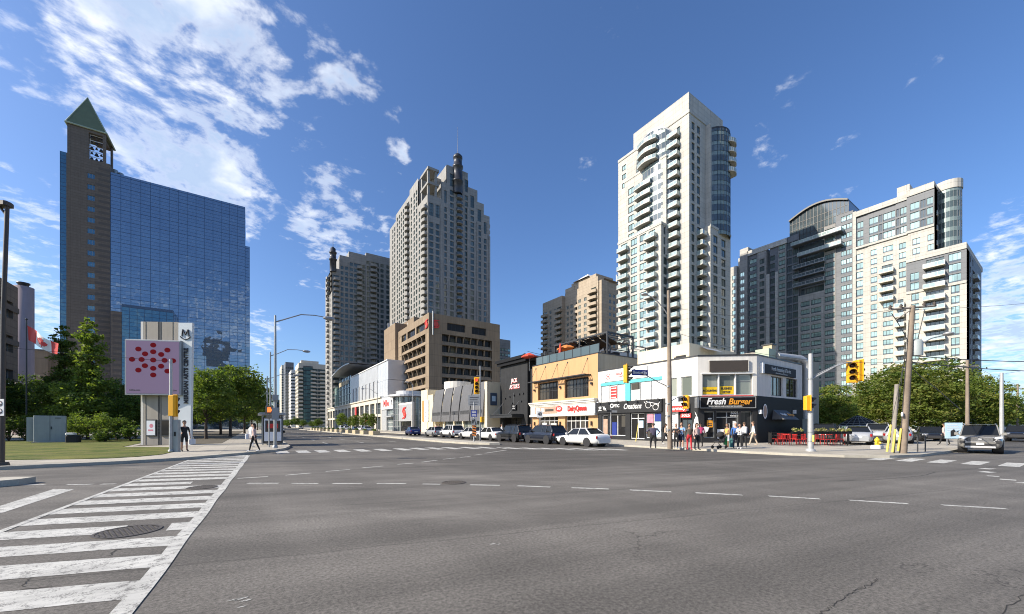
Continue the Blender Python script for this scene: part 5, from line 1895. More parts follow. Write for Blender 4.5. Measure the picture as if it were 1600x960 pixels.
# ------------------------------------------------------------------ white corner building with the shops
def corner_building():
 P0, P1, P2, P3 = (32.5, 30.65), (32.5, 18.9), (36.3, 15.75), (46.0, 15.75)
 root = thing('shop_building', 'white two storey corner shop building above black burger and optician storefronts', 'shop building', (P0[0], P0[1], .13))
 rt = (P0[0], P0[1])
 A = Wl(P0, (P1[0] - P0[0], P1[1] - P0[1]), rt)
 B = Wl(P1, (P2[0] - P1[0], P2[1] - P1[1]), rt)
 Cc = Wl(P2, (P3[0] - P2[0], P3[1] - P2[1]), rt)
 for W_ in (A, B, Cc):      # local z is measured from the pavement
  old = W_.r
  W_.r = (lambda f: (lambda *a: (lambda q: (q[0], q[1], q[2] - .13, q[3] - .13))(f(*a))))(old)
 LA, LB, LC = 11.75, math.hypot(3.8, 3.15), 9.7
 H, HM = 7.6, 4.1
 rnd = random.Random(12)
 up, lo = MB(), MB()
 def winbox(W_, rect, glass, fr, nx=1, name='window', depth=.15, low=0, nz=0, bar=.06):
  a, b, z0, z1 = rect
  o = bpy.data.objects.new(name, window_mesh(b - a, z1 - z0, glass, fr, nx, nz, bar, low))
  COL.objects.link(o); o.parent = root
  o.matrix_local = W_.F.mat((a + b) / 2, -depth + .003, z0)
  return o
 # --- avenue side, upper storey
 uA = []
 strip = A.r(939, 1034, 598, 627)
 uA.append(strip)
 w1 = A.r(1043, 1057.5, 591, 626); w2 = A.r(1063.5, 1081, 588.5, 619)
 uA += [w1, w2]
 wall_grid(up, A.F, 0, LA, HM, H, uA, .15)
 # --- chamfer, upper
 uB = B.r(1097.5, 1176, 584.6, 617)
 wall_grid(up, B.F, 0, LB, HM, H, [uB], .22)
 # --- south, upper
 c1 = Cc.r(1205, 1223, 589, 619); c2 = Cc.r(1228.5, 1246, 592, 621)
 c2 = (c2[0], min(c2[1], LC - .4), c2[2], c2[3])
 wall_grid(up, Cc.F, 0, LC, HM, H, [c1, c2], .2)
 up.poly([(0, 0, H - .15), (0, -LA, H - .15), (3.8, -14.9, H - .15), (13.5, -14.9, H - .15), (13.5, 0, H - .15)])
 up.poly([(13.5, -14.9, 0), (13.5, 0, 0), (13.5, 0, H), (13.5, -14.9, H)])
 up.poly([(0, 0, 0), (13.5, 0, 0), (13.5, 0, H), (0, 0, H)])
 up.build('upper_wall', 'stucco_white', root)
 cp = MB()
 A.box(cp, -.02, LA + .03, H, H + .12, -.25, .05)
 B.box(cp, 0, LB, H + .003, H + .12, -.25, .05)
 Cc.box(cp, 0, LC, H + .006, H + .12, -.25, .05)
 cp.build('coping', 'frame_dark', root)
 winbox(A, w1, 'glass_store_light', 'frame_white')
 winbox(A, w2, 'glass_store_light', 'frame_white', 1)
 a, b, z0, z1 = uB
 for i in range(3):
  winbox(B, (a + (b - a) * i / 3 + .03, a + (b - a) * (i + 1) / 3 - .03, z0, z1), 'glass_store_light', 'frame_grey', 1, depth=.22, low=(.66 if i == 2 else 0))
 mm = MB()
 for i in (1, 2):
  x = a + (b - a) * i / 3
  B.box(mm, x - .04, x + .04, z0, z1, -.2, -.02)
 B.box(mm, a - .1, b + .1, z1 + .0, z1 + .08, .002, .12)
 mm.build('window_frame', 'frame_white', root)
 winbox(Cc, c1, 'glass_store_light', 'frame_dark', 3, depth=.2)
 winbox(Cc, c2, 'glass_store', 'frame_dark', 2, depth=.2)
 # --- ground storey walls
 hA = [A.r(940, 949.5, 649, 682), A.r(951, 977, 648, 681), A.r(984.5, 1007, 646, 686), A.r(1008.5, 1033, 646, 685), A.r(1064, 1081, 646, 692)]
 wall_grid(lo, A.F, 0, LA, 0, HM, hA, .25)
 hB = [B.r(1100.5, 1117.5, 643, 684.5), B.r(1119.5, 1155, 643, 690), B.r(1157.5, 1176, 643, 684)]
 hB = [(x[0], x[1], max(x[2], .02), x[3]) for x in hB]
 wall_grid(lo, B.F, 0, LB, 0, HM, hB, .3)
 hC = [Cc.r(1206, 1222, 658, 675)]
 wall_grid(lo, Cc.F, 0, LC, 0, HM, hC, .15)
 lo.build('ground_floor_wall', 'charcoal', root)
 dk = MB()
 dk.box(.4, 13, -11, -.2, .01, HM - .1)
 dk.prism([(.8, -11), (12.9, -11), (12.9, -14.4), (4.1, -14.4), (.8, -11.6)], .01, HM - .1)
 dk.build('shop_interior', 'pit_black', root)
 cr = MB(); Cc.panel(cr, (0.02, LC, 0, HM - .02), .002, .02)
 cr.build('black_side_wall', 'black_paint', root)
 # optician windows and door
 for i, h in enumerate(hA[:2] + [hA[3]]):
  winbox(A, h, 'glass_store', 'frame_white', (1, 2, 2)[i], bar=.07, depth=.22, low=0)
 d = hA[2]
 do = winbox(A, d, 'glass_store', 'frame_white', 2, 'door', .22, .80, bar=.07)
 winbox(A, hA[4], 'glass_dark', 'frame_dark', 2, 'door', .2)
 # window posters
 p = MB()
 A.panel(p, A.r(1010, 1019.5, 647, 661), -.16, -.14); p.build('pink_rose_poster', 'sign_pink', root)
 p = MB(); A.panel(p, A.r(1022, 1032, 646, 658), -.16, -.14); q0 = p.build('blue_window_poster', 'sign_blue', root)
 p = MB(); A.panel(p, A.r(1022, 1032, 659, 683), -.16, -.14); q1 = p.build('pale_window_poster', 'sign_paleblue', root)
 p = MB(); A.panel(p, A.r(996, 1004, 657.5, 669), -.14, -.12); p.build('door_notice', 'sign_paleblue', root)
 p = MB(); A.panel(p, A.r(941.5, 948, 655, 680), -.16, -.14); p.build('window_poster', 'sign_tan', root)
 p = MB(); A.panel(p, A.r(955, 962, 660, 680), -.16, -.14); p.build('blue_banner', 'sign_blue', root)
 # optician fascia
 f = MB()
 fs = (A.hit(932.5)[0] + .1, A.hit(1035)[0], 2.85, 4.08)
 A.panel(f, fs, .003, .14)
 fo = f.build('fascia', 'charcoal', root)
 zc = 3.5
 s1 = A.hit(963)[0]
 A.text('lettering', 'O', .62, 'sign_white', fo, A.hit(957.5)[0], zc + .12, .15, bold=.03)
 A.text('lettering', 'PTIC', .42, 'sign_white', fo, A.hit(964.7)[0], zc + .10, .15, bold=.03, sx=.9)
 A.text('lettering', 'Creations', .78, 'sign_white', fo, A.hit(989)[0], zc - .02, .15, bold=.012, shear=.35, sx=.72)
 cj = MB()   # brush-like characters at the left end of the fascia
 a0 = A.hit(934.5)[0]
 for ch, ox in (([((0, .7), (.5, .7)), ((.25, .9), (.22, .1)), ((.05, .45), (.45, .5)), ((.0, .15), (.5, .12)), ((.1, .3), (0, .0))], 0), ([((0, .8), (.25, .5)), ((.25, .8), (.1, .2)), ((.1, .5), (.5, .3)), ((.3, .6), (.55, .0)), ((.2, .1), (.5, .5))], .62)):
  for (x0, z0), (x1, z1) in ch:
   pa, pb = A.F.pt(a0 + .25 + ox + x0 * .9, .16, 3.12 + z0 * .62), A.F.pt(a0 + .25 + ox + x1 * .9, .16, 3.12 + z1 * .62)
   cj.tube(pa, pb, .045, .035, 5)
 cj.build('lettering', 'sign_white', fo)
 # spectacles on the fascia
 gl = MB()
 for cxp, cyp in ((1014.5, 633.5), (1026, 636.5)):
  a_, D_ = A.hit(cxp)
  zz = zof(cyp, D_) - .13
  pts = [A.F.pt(a_ + .30 * math.cos(t * PI / 9), .165, zz + .28 * math.sin(t * PI / 9)) for t in range(19)]
  gl.path(pts, .028, 5)
 for (xa_, ya_, xb_, yb_) in ((1010.5, 631, 1008, 628), (1011, 627.5, 1031, 632), (1030, 632, 1033, 628), (1019, 634, 1021.5, 635), (1031, 632.5, 1029.5, 640)):
  sa, Da = A.hit(xa_); sb, Db = A.hit(xb_)
  gl.tube(A.F.pt(sa, .165, zof(ya_, Da) - .13), A.F.pt(sb, .165, zof(yb_, Db) - .13), .03, .03, 5)
 gl.build('spectacles_emblem', 'sign_white', fo)
 lm = MB()
 for i in range(7):
  s_ = fs[0] + .5 + i * (fs[1] - fs[0] - .8) / 6
  A.box(lm, s_ - .04, s_ + .04, 4.1, 4.16, .14, .42)
  A.box(lm, s_ - .08, s_ + .08, 4.04, 4.14, .42, .56)
 lm.build('sign_lamp', 'frame_white', fo)
 # upper posters behind the strip window and the clinic board
 p = MB(); A.panel(p, strip, -.14, -.12); ps = p.build('window_strip', 'sign_white', root)
 t = MB()
 A.panel(t, (strip[0] - .05, strip[1] + .02, strip[3] - .02, strip[3] + .28), -.1, .03)
 a_, b_, z0, z1 = A.r(977, 984.5, 598, 628)
 A.panel(t, (a_, b_, strip[2], strip[3]), -.1, .031)
 t.build('teal_trim', 'teal', root)
 rd = MB(); rb = A.r(953.5, 963, 604, 623)
 A.panel(rd, rb, -.11, -.10); rdo = rd.build('red_poster', 'sign_red', root)
 ln = MB(); fake_lines(ln, A, rb, 4, -.098, rnd, th=.3); ln.build('poster_print', 'sign_white', rdo)
 g_ = MB(); A.panel(g_, A.r(985.5, 999, 599, 609), -.11, -.09); g_.build('open_pane', 'glass_store', root)
 ln = MB()
 for pa, pb in ((941, 951), (966, 976), (986, 999), (1001, 1014), (1019, 1033)):
  y0 = 604 if pa != 986 else 612
  fake_lines(ln, A, A.r(pa, pb, y0, 625), 8 if pa != 986 else 5, -.115, rnd, th=.16)
 ln.build('poster_print', 'frame_grey', root)
 fr = MB()
 for pp in (952, 964.5, 999.8, 1016.5):
  s_ = A.hit(pp)[0]
  A.box(fr, s_ - .03, s_ + .03, strip[2], strip[3], -.12, -.02)
 A.box(fr, strip[0], strip[1], strip[2], strip[2] + .05, -.12, .05)
 fr.build('window_frame', 'galvanised_light', root)
 bd = MB(); br = A.r(944.5, 1012, 575, 594)
 br = (br[0], br[1], strip[3] + .36, H - .12)
 A.panel(bd, br, .004, .10)
 bo = bd.build('clinic_board', 'sign_white', root)
 A.text('lettering', 'WALK IN', .34, 'sign_red', bo, A.hit(971)[0], (br[2] + br[3]) / 2 + .12, .11, bold=.03)
 A.text('lettering', 'CLINIC', .20, 'sign_red', bo, A.hit(971)[0], (br[2] + br[3]) / 2 - .16, .11, bold=.02)
 em = MB()
 sc_, D_ = A.hit(951)
 zc2 = (br[2] + br[3]) / 2 - .02
 em.add([A.F.pt(sc_ + .33 * math.cos(i * PI / 10), .105, zc2 + .33 * math.sin(i * PI / 10)) for i in range(20)], [tuple(range(20))], 0)
 em.build('round_emblem', 'sign_red', bo)
 em = MB()
 em.add([A.F.pt(sc_ + .25 * math.cos(i * PI / 10), .108, zc2 + .25 * math.sin(i * PI / 10)) for i in range(20)], [tuple(range(20))], 0)
 em2 = em.build('emblem_face', 'sign_white', bo)
 em = MB()
 A.box(em, sc_ - .15, sc_ - .07, zc2 - .15, zc2 + .15, .11, .112); A.box(em, sc_ + .07, sc_ + .15, zc2 - .15, zc2 + .15, .11, .112); A.box(em, sc_ - .07, sc_ + .07, zc2 - .04, zc2 + .04, .11, .1119)
 em.build('emblem_letter', 'sign_red', bo)
 # pharmacy signs beside the 5025 entrance
 w_ = MB(); wr = (A.hit(1041)[0], A.hit(1060.5)[0], .25, 4.2)
 A.panel(w_, wr, .003, .10)
 wo_ = w_.build('white_sign_column', 'sign_white', root)
 ln = MB(); fake_lines(ln, A, (wr[0] + .1, wr[1] - .1, .6, 2.8), 12, .101, rnd, th=.18); ln.build('sign_print', 'sign_text_dark', wo_)
 rs = MB(); rr_ = A.r(1047, 1077, 628.5, 643)
 A.panel(rs, rr_, .11, .45)
 ro = rs.build('pharmacy_sign', 'sign_white', root)
 rs = MB(); A.panel(rs, (rr_[0], rr_[1], rr_[2] - .05, rr_[2] + .5), .451, .462); rs.build('red_stripe', 'sign_red', ro)
 A.text('lettering', 'Pharmacy', .44, 'sign_white', ro, (rr_[0] + rr_[1]) / 2, rr_[2] + .24, .465, bold=.02, shear=.2)
 rs = MB(); rq = A.r(1064.5, 1080.5, 646, 653)
 A.panel(rs, rq, .02, .10)
 ro = rs.build('number_sign', 'sign_red', root)
 A.text('lettering', '5025', .40, 'sign_white', ro, (rq[0] + rq[1]) / 2, (rq[2] + rq[3]) / 2, .105, bold=.02)
 # white flame and drink mural by the burger shop
 mu = MB()
 def blob(pts, off=.012):
  mu.add([A.F.pt(A.hit(x)[0], off, zof(y, A.hit(x)[1]) - .13) for x, y in pts], [tuple(range(len(pts)))])
 blob([(1087.5, 658), (1090, 652), (1093, 649), (1096, 654), (1097.5, 662), (1097, 672), (1094, 680), (1090, 684), (1087.5, 680), (1086.8, 668)][:0] or [(1083, 668), (1085, 656), (1088, 650), (1090.5, 652), (1091.5, 662), (1091.5, 676), (1088.5, 684), (1085, 682)])
 blob([(1087, 648), (1085.5, 643), (1087.5, 646), (1089.5, 651)], .014)
 mu.build('wall_mural', 'sign_white', root)
 # --- burger shop front on the chamfer
 f = MB()
 sg = (.12, LB - .15, 3.02, 4.02)
 B.panel(f, sg, .003, .16)
 so = f.build('burger_sign', 'black_paint', root)
 f = MB()
 for q in ((sg[0], sg[1], sg[2], sg[2] + .05), (sg[0], sg[1], sg[3] - .05, sg[3]), (sg[0], sg[0] + .05, sg[2] + .05, sg[3] - .05), (sg[1] - .05, sg[1], sg[2] + .05, sg[3] - .05)):
  B.panel(f, q, .161, .18)
 f.build('sign_border', 'galvanised_light', so)
 mid = (sg[0] + sg[1]) / 2
 B.text('lettering', 'Fresh', .78, 'sign_white', so, mid - .98, 3.60, .17, bold=.022, shear=.28, sx=.92)
 B.text('lettering', 'Burger', .74, 'sign_orange', so, mid + .98, 3.58, .17, bold=.022, shear=.28, sx=.92)
 B.text('lettering', 'PROUDLY SERVING LAMB & HANDCRAFTED BURGERS', .115, 'sign_white', so, mid - .2, 3.19, .17, bold=.01)
 for i, h in enumerate(hB):
  winbox(B, h, 'glass_store', 'galvanised', 1 if i != 1 else 2, 'door' if i == 1 else 'window', .28, .80 if i == 1 else 0, bar=.08)
 B.text('lettering', '5025', .34, 'sign_white', root, B.hit(1149.5)[0], B.r(1119, 1155, 643, 652)[2] + .36, -.2, bold=.02)
 B.text('lettering', 'YONGE ST.', .15, 'sign_white', root, B.hit(1149.5)[0], B.r(1119, 1155, 643, 652)[2] + .10, -.2, bold=.02)
 bp = MB(); br2 = B.r(1106, 1115.5, 657, 668); B.panel(bp, br2, -.22, -.2); bpo = bp.build('burger_poster', 'sign_orange', root)
 B.text('lettering', 'BEEF', .17, 'sign_white', root, (br2[0] + br2[1]) / 2, br2[3] + .14, -.21, bold=.02)
 bp = MB()
 for z_, m_ in ((.12, .05), (.28, .04)):
  B.panel(bp, (br2[0] + .08, br2[1] - .08, br2[2] + z_, br2[2] + z_ + m_ * 2), -.199, -.195)
 bp.build('burger_filling', 'brown_panel', bpo)
 for (x0, x1, y0, y1, mt) in ((1122, 1134, 671, 686, 'sign_white'), (1138, 1142, 662, 684, 'galvanised_light'), (1146.5, 1151, 658, 668, 'sign_white')):
  bp = MB(); B.panel(bp, B.r(x0, x1, y0, y1), -.2, -.18); bp.build('door_poster', mt, root)
 bp = MB()   # white soft drink splash shape at the left of the shop
 sc_, D_ = B.hit(1101)
 bp.add([B.F.pt(.12 + x, .02, z) for x, z in ((0, .9), (.35, .75), (.72, 1.0), (.85, 1.35), (.5, 1.42), (.1, 1.25), (0, 1.1))], [tuple(range(7))])
 bp.build('wall_mural', 'sign_white', root)
 sb = MB(); sb.tube(B.F.pt(-.25, .35, 3.55), B.F.pt(-.25, .0, 3.55), .03, .03, 5)
 B.box(sb, -.33, -.17, 3.05, 3.95, .2, .75, 0); sbo = sb.build('projecting_sign', 'galvanised', root)
 # dark board and letters on the windows
 b_ = MB(); rb_ = B.r(1108.5, 1168, 564, 581)
 B.panel(b_, rb_, .003, .14); b2 = b_.build('blank_board', 'brown_panel', root)
 b_ = MB(); B.box(b_, rb_[0] - .05, rb_[1] + .05, rb_[3], rb_[3] + .05, .002, .16); B.box(b_, rb_[1], rb_[1] + .05, rb_[2], rb_[3], .002, .16); b_.build('board_frame', 'cornice_white', b2)
 yw = B.r(1097.5, 1176, 603.5, 616.5)
 a, b, z0, z1 = uB
 for i, tx in enumerate(('ACCOUNTING', 'BUSINESS')):
  x0 = a + (b - a) * i / 3 + .06; x1 = a + (b - a) * (i + 1) / 3 - .06
  y_ = MB(); B.panel(y_, (x0, x1, yw[2], yw[3] - (.0 if i else .05)), -.2, -.185)
  yo = y_.build('yellow_window_sign', 'sign_yellow', root)
  B.text('lettering', tx, .27 if i else .25, 'sign_text_dark', yo, (x0 + x1) / 2, (yw[2] + yw[3]) / 2 + (.16 if i else -.02), -.18, bold=.03, sx=.80 if i else .70)
  if i:
   B.text('lettering', 'SETUP', .27, 'sign_text_dark', yo, (x0 + x1) / 2, (yw[2] + yw[3]) / 2 - .17, -.18, bold=.03, sx=.85)
 pm = MB(); B.box(pm, a - .05, b + .05, z0 - .14, z0 - .06, .002, .03); pm.build('sill', 'sign_red', root)
 # --- south side signs
 s_ = MB(); rs_ = Cc.r(1190, 1240, 567, 582); rs_ = (rs_[0], min(rs_[1], LC - .8), 6.15, 6.95)
 Cc.panel(s_, rs_, .003, .2); so2 = s_.build('accounting_sign', 'charcoal', root)
 s_ = MB(); Cc.panel(s_, (rs_[0] - .3, rs_[0] - .01, rs_[2] - .05, rs_[3] + .05), .003, .24); s_.build('sign_end', 'sign_white', so2)
 Cc.text('lettering', 'North Accounting & Tax Inc.', .50, 'galvanised_light', so2, (rs_[0] + rs_[1]) / 2 + .15, (rs_[2] + rs_[3]) / 2 + .08, .21, bold=.012, sx=.70)
 Cc.text('lettering', 'Chartered Professional Accountants', .17, 'galvanised_light', so2, (rs_[0] + rs_[1]) / 2 + .15, rs_[2] + .13, .21, bold=.01)
 e_ = MB()
 a_, D_ = Cc.hit(1194.5); zc3 = zof(643, D_) - .13
 e_.add([Cc.F.pt(a_ + .42 * math.cos(i * PI / 12), .06, zc3 + .66 * math.sin(i * PI / 12)) for i in range(24)], [tuple(range(24))])
 eo = e_.build('oval_emblem', 'sign_white', root)
 e_ = MB(); e_.add([Cc.F.pt(a_ + .34 * math.cos(i * PI / 12), .065, zc3 + .54 * math.sin(i * PI / 12)) for i in range(24)], [tuple(range(24))]); e_.build('oval_face', 'sign_tan', eo)
 aw = MB()
 ar = Cc.r(1206, 1230, 641, 656)
 pts = [(ar[0] + .2, 0.01, ar[3]), (ar[1] - .2, .01, ar[3]), (ar[1], 1.0, ar[2]), (ar[0], 1.0, ar[2])]
 aw.add([Cc.F.pt(*p_) for p_ in pts], [(0, 1, 2, 3)])
 aw.add([Cc.F.pt(*p_) for p_ in (pts[0], (pts[3][0], .01, ar[2]), pts[3])], [(0, 1, 2)])
 aw.add([Cc.F.pt(*p_) for p_ in (pts[1], (pts[2][0], .01, ar[2]), pts[2])], [(0, 1, 2)])
 awo = aw.build('awning', 'dark_panel', root)
 X_ = text_frame(Cc.F.pt((ar[0] + ar[1]) / 2 - .75, .62, (ar[2] + ar[3]) / 2 + .02), Cc.t) @ Matrix.Rotation(-math.atan2(1.0, ar[3] - ar[2]), 4, 'X')
 text_obj('lettering', 'Fresh', .48, 'sign_white', awo, X_, shear=.3, bold=.01)
 X_ = text_frame(Cc.F.pt((ar[0] + ar[1]) / 2 + .75, .62, (ar[2] + ar[3]) / 2 + .02), Cc.t) @ Matrix.Rotation(-math.atan2(1.0, ar[3] - ar[2]), 4, 'X')
 text_obj('lettering', 'Burger', .48, 'sign_orange', awo, X_, shear=.3, bold=.01)
 winbox(Cc, hC[0], 'glass_store_light', 'frame_grey', 3, depth=.12)
 ln = MB()
 for x_ in (1185.5, 1239):
  a_, D_ = Cc.hit(x_)
  Cc.box(ln, a_ - .1, a_ + .1, zof(644, D_) - .3, zof(644, D_) + .05, .02, .25)
 ln.build('wall_lamp', 'frame_white', root)
 # roof plant
 pl = MB()
 pl.box(36.0 - P0[0], 45.2 - P0[0], 21.8 - P0[1], 28 - P0[1], H - .1, 9.75)
 po = pl.build('roof_penthouse', 'cream_stone', root)
 pl = MB(); pl.box(37.5 - P0[0], 42.8 - P0[0], 19.2 - P0[1], 21 - P0[1], H, 8.05)
 pl.add([(5.4, -9.6, 9.2), (8.6, -9.6, 9.2), (8.6, -8.9, 9.6), (5.4, -8.9, 9.6)], [(0, 1, 2, 3)])
 pl.build('roof_unit', 'galvanised_light', root)
 pl = MB(); pl.box(-.03 + 3.48, 3.47, -8.2, -7.2, 8.1, 8.5)
 pl.box(3.44, 3.47, -8.5, -7.4, 8.2, 8.6)
 pl.build('louvre', 'charcoal', po)
 gb = MB(); gb.box(8.3, 9.8, -14.0, -12.8, H, 8.9); gb.build('green_roof_unit', 'copper_trim', root)
 cb = MB(); cb.box(9.9, 10.7, -13.6, -12.8, H, 9.5); cb.build('chimney', 'planter_tan', root)
 fl = MB(); fl.box(9.8, 10.8, -13.7, -12.7, 9.5, 9.6); fl.build('chimney_cap', 'frame_dark', root)
 # olive wing at the back with the big silver duct
 P4 = thing('service_building', 'olive stucco service building with a silver duct beside the black burger wall', 'building', (46.05, 16.1, .13))
 m = MB(); m.box(0, 5.5, 0, 13, 0, 8.4); m.build('wall', 'stucco_olive', P4)
 m = MB(); m.box(-4.2, 0, 1.5, 8, 8.0, 8.9); m.build('wooden_parapet', 'wood_grey', P4)
 m = MB()
 m.path([(-3.6, .6, 8.3), (-1, .3, 8.35), (.2, -.1, 8.3), (.75, -.35, 8.0), (.85, -.42, 7.4), (.85, -.42, 3.5), (.85, -.42, 2.2)], .36, 12)
 m.build('duct', 'galvanised_light', P4)
 m = MB(); m.box(-.3, .3, -.14, -.01, 5.2, 8.6); m.build('chimney_breast', 'stucco_olive', P4)
corner_building()
pmat('dq_wall', (0.56, 0.33, 0.16), 0.88, 0.06, 1.2, streak=.07, fine=.05)
# ------------------------------------------------------------------ orange ice cream building with roof terrace
def orange_building():
 P0, P1 = (32.5, 43.0), (32.5, 30.68)
 rt = P0
 root = thing('shop_building', 'orange stucco two storey building with white sign fascia and roof terrace', 'shop building', (P0[0], P0[1], .13))
 A = Wl(P0, (0, -1), rt)
 S = Wl(P1, (1, 0), rt)
 old = A.r
 A.r = lambda *a: (lambda q: (q[0], q[1], q[2] - .13, q[3] - .13))(old(*a))
 L, H = 12.3, 9.75
 w = MB()
 u1 = A.r(840.6, 871.8, 597.5, 625); u2 = A.r(882.2, 919.7, 590.8, 620.8)
 u1 = (u1[0], u1[1], u2[2], u2[3])
 g1 = (A.hit(841.5)[0], A.hit(872)[0], .3, 2.72); g2 = (A.hit(883)[0], A.hit(919.5)[0], .02, 2.72)
 wall_grid(w, A.F, 0, L, 0, H, [u1, u2, g1, g2], .35)
 w.poly([(0, 0, H - .3), (0, -L, H - .3), (16, -L, H - .3), (16, 0, H - .3)])
 w.build('wall', 'dq_wall', root)
 w = MB()
 w.poly([(0.0, -L, 0), (16, -L, 0), (16, -L, H), (0.0, -L, H)])
 w.poly([(16, -L, 0), (16, 0, 0), (16, 0, H), (16, -L, H)])
 w.poly([(0, 0, 0), (16, 0, 0), (16, 0, H), (0, 0, H)])
 w.build('side_wall', 'stucco_olive', root)
 cp = MB(); A.box(cp, -.03, L + .03, H, H + .1, -.3, .05); S.box(cp, .2, 16, H + .003, H + .1, -.25, .05); cp.build('coping', 'frame_dark', root)
 for rect, nx in ((u1, 6), (u2, 7)):
  a, b, z0, z1 = rect
  o = bpy.data.objects.new('window', window_mesh(b - a, z1 - z0, 'glass_store', 'frame_dark', nx, 2, .07)); COL.objects.link(o); o.parent = root
  o.matrix_local = A.F.mat((a + b) / 2, -.34, z0)
 for rect, nx, nm in ((g1, 4, 'window'), (g2, 5, 'door')):
  a, b, z0, z1 = rect
  o = bpy.data.objects.new(nm, window_mesh(b - a, z1 - z0, 'glass_store', 'frame_white', nx, 0, .08, .76)); COL.objects.link(o); o.parent = root
  o.matrix_local = A.F.mat((a + b) / 2, -.34, z0)
 st = MB()
 rnd = random.Random(4)
 for (x0, x1, y0, y1) in ((845, 852, 661, 668), (858, 867, 662, 669)):
  A.panel(st, A.r(x0, x1, y0, y1), -.28, -.27)
 st.build('window_notice', 'sign_white', root)
 # canopy with tie rods
 c = MB()
 ca, cb = A.hit(834)[0], A.hit(923.5)[0]
 zc = 7.35
 A.box(c, ca, cb, zc, zc + .12, .9, 1.05); A.box(c, ca, cb, zc - .01, zc + .13, .0, .12)
 k = int((cb - ca) / .28)
 for i in range(k + 1):
  x = ca + (cb - ca) * i / k
  A.box(c, x - .03, x + .03, zc + .02, zc + .10, .12, .9)
 for px in (840, 855, 873.5, 890, 921.5):
  a = A.hit(px)[0] - .35
  c.tube(A.F.pt(a, .95, zc + .1), A.F.pt(a - .0, .04, zc + 2.0), .025, .025, 6)
  c.add([A.F.pt(a + .12 * math.cos(i * PI / 4), .02, zc + 2.0 + .12 * math.sin(i * PI / 4)) for i in range(8)], [tuple(range(8))])
 c.build('canopy', 'frame_dark', root)
 for px in (836, 876, 925):
  a, D_ = A.hit(px)
  lp = MB(); A.box(lp, a - .12, a + .12, 6.25, 6.5, .01, .25); lp.build('wall_lamp', 'frame_dark', root)
  lp = MB(); A.box(lp, a - .07, a + .07, 1.5, 2.0, .01, .2); lp.build('wall_lamp', 'frame_dark', root)
 # cornice and fascia
 f = MB()
 A.box(f, -.15, L + .0, 4.45, 4.62, .002, .62); A.box(f, -.1, L - .05, 4.25, 4.45, .002, .52); A.box(f, -.05, L - .1, 4.1, 4.25, .002, .42)
 A.box(f, 0.02, L - .12, 2.95, 4.1, .002, .36)
 A.box(f, -.05, L - .05, 2.68, 2.95, .002, .5)
 fo = f.build('sign_fascia', 'cornice_white', root)
 A.text('lettering', 'DairyQueen', .88, 'sign_red', fo, A.hit(905)[0], 3.55, .40, bold=.030, sx=.74, ext=.03)
 ps = MB(); pr = (A.hit(839)[0], A.hit(874)[0], 3.08, 3.98)
 A.panel(ps, pr, .37, .40); po = ps.build('menu_poster', 'sign_tan', fo)
 ps = MB(); A.panel(ps, (pr[0] + .3, pr[0] + 1.1, 3.15, 3.9), .401, .41); A.panel(ps, (pr[0] + 1.5, pr[0] + 2.1, 3.3, 3.8), .401, .41); ps.build('poster_picture', 'sign_white', po)
 ps = MB(); A.panel(ps, (pr[0] + 2.3, pr[0] + 4.0, 3.35, 3.65), .401, .41); ps.build('poster_print', 'brown_panel', po)
 e = MB(); ec = A.hit(877)[0]
 e.add([A.F.pt(ec + .62 * math.cos(i * PI / 12), .41, 3.62 + .36 * math.sin(i * PI / 12)) for i in range(24)], [tuple(range(24))])
 eo = e.build('oval_emblem', 'sign_red', fo)
 A.text('lettering', 'DQ', .42, 'sign_white', eo, ec, 3.62, .42, bold=.03, shear=.2)
 # roof terrace rail
 for i in range(9):
  rail = MB()
  a = .3 + i * (L - .5) / 8
  A.box(rail, a - .03, a + .03, H + .1, H + 1.25, -.45, -.39, 0)
  ro = rail.build('rail_post', 'frame_dark', root)
 for i in range(8):
  gl = MB()
  a = .3 + i * (L - .5) / 8
  A.box(gl, a + .06, a + (L - .5) / 8 - .06, H + .15, H + 1.2, -.43, -.41)
  gl.build('glass_panel', 'glass_condo', root)
 # pergola
 pg = thing('pergola', 'black steel pergola frame with draped cloth on the orange building roof', 'pergola', (34.6, 31.2, H))
 m = MB()
 PX, PY, PZ = 4.6, 9.5, 3.0
 for x in (0, PX):
  for y in (0, 4.6, PY):
   m.box(x - .09, x + .09, y - .09, y + .09, 0, PZ)
 for x in (0, PX):
  m.box(x - .089, x + .089, .09, PY, PZ - .2, PZ - .02)
 for y in (0, 4.6, PY):
  m.box(.09, PX - .09, y - .088, y + .088, PZ - .2, PZ - .015)
 for i in range(12):
  m.box(.1, PX - .1, .4 + i * .78, .46 + i * .78, PZ - .02, PZ + .06)
 m.build('frame', 'frame_dark', pg)
 cl = MB()
 rnd = random.Random(3)
 for i in range(7):
  y0 = .3 + i * 1.3
  n = 10
  vs, fs = [], []
  for j in range(n + 1):
   t = j / n
   z = PZ - .25 - .7 * math.sin(PI * t) - rnd.uniform(0, .15)
   vs += [(PX * t, y0, z), (PX * t, y0 + 1.1, z - rnd.uniform(-.15, .25))]
  for j in range(n):
   fs.append((2 * j, 2 * j + 1, 2 * j + 3, 2 * j + 2))
  cl.add(vs, fs)
 cl.build('draped_cloth', 'canvas_black', pg)
 m = MB()
 for x, y in ((1.0, 1.2), (3.2, 1.6), (2.0, 3.2), (1.2, 5.2)):
  m.bevbox(x - .5, x + .5, y - .35, y + .35, 0, .95 + (x % 1) * .5, .05)
 m.build('bar_counter', 'charcoal', pg)
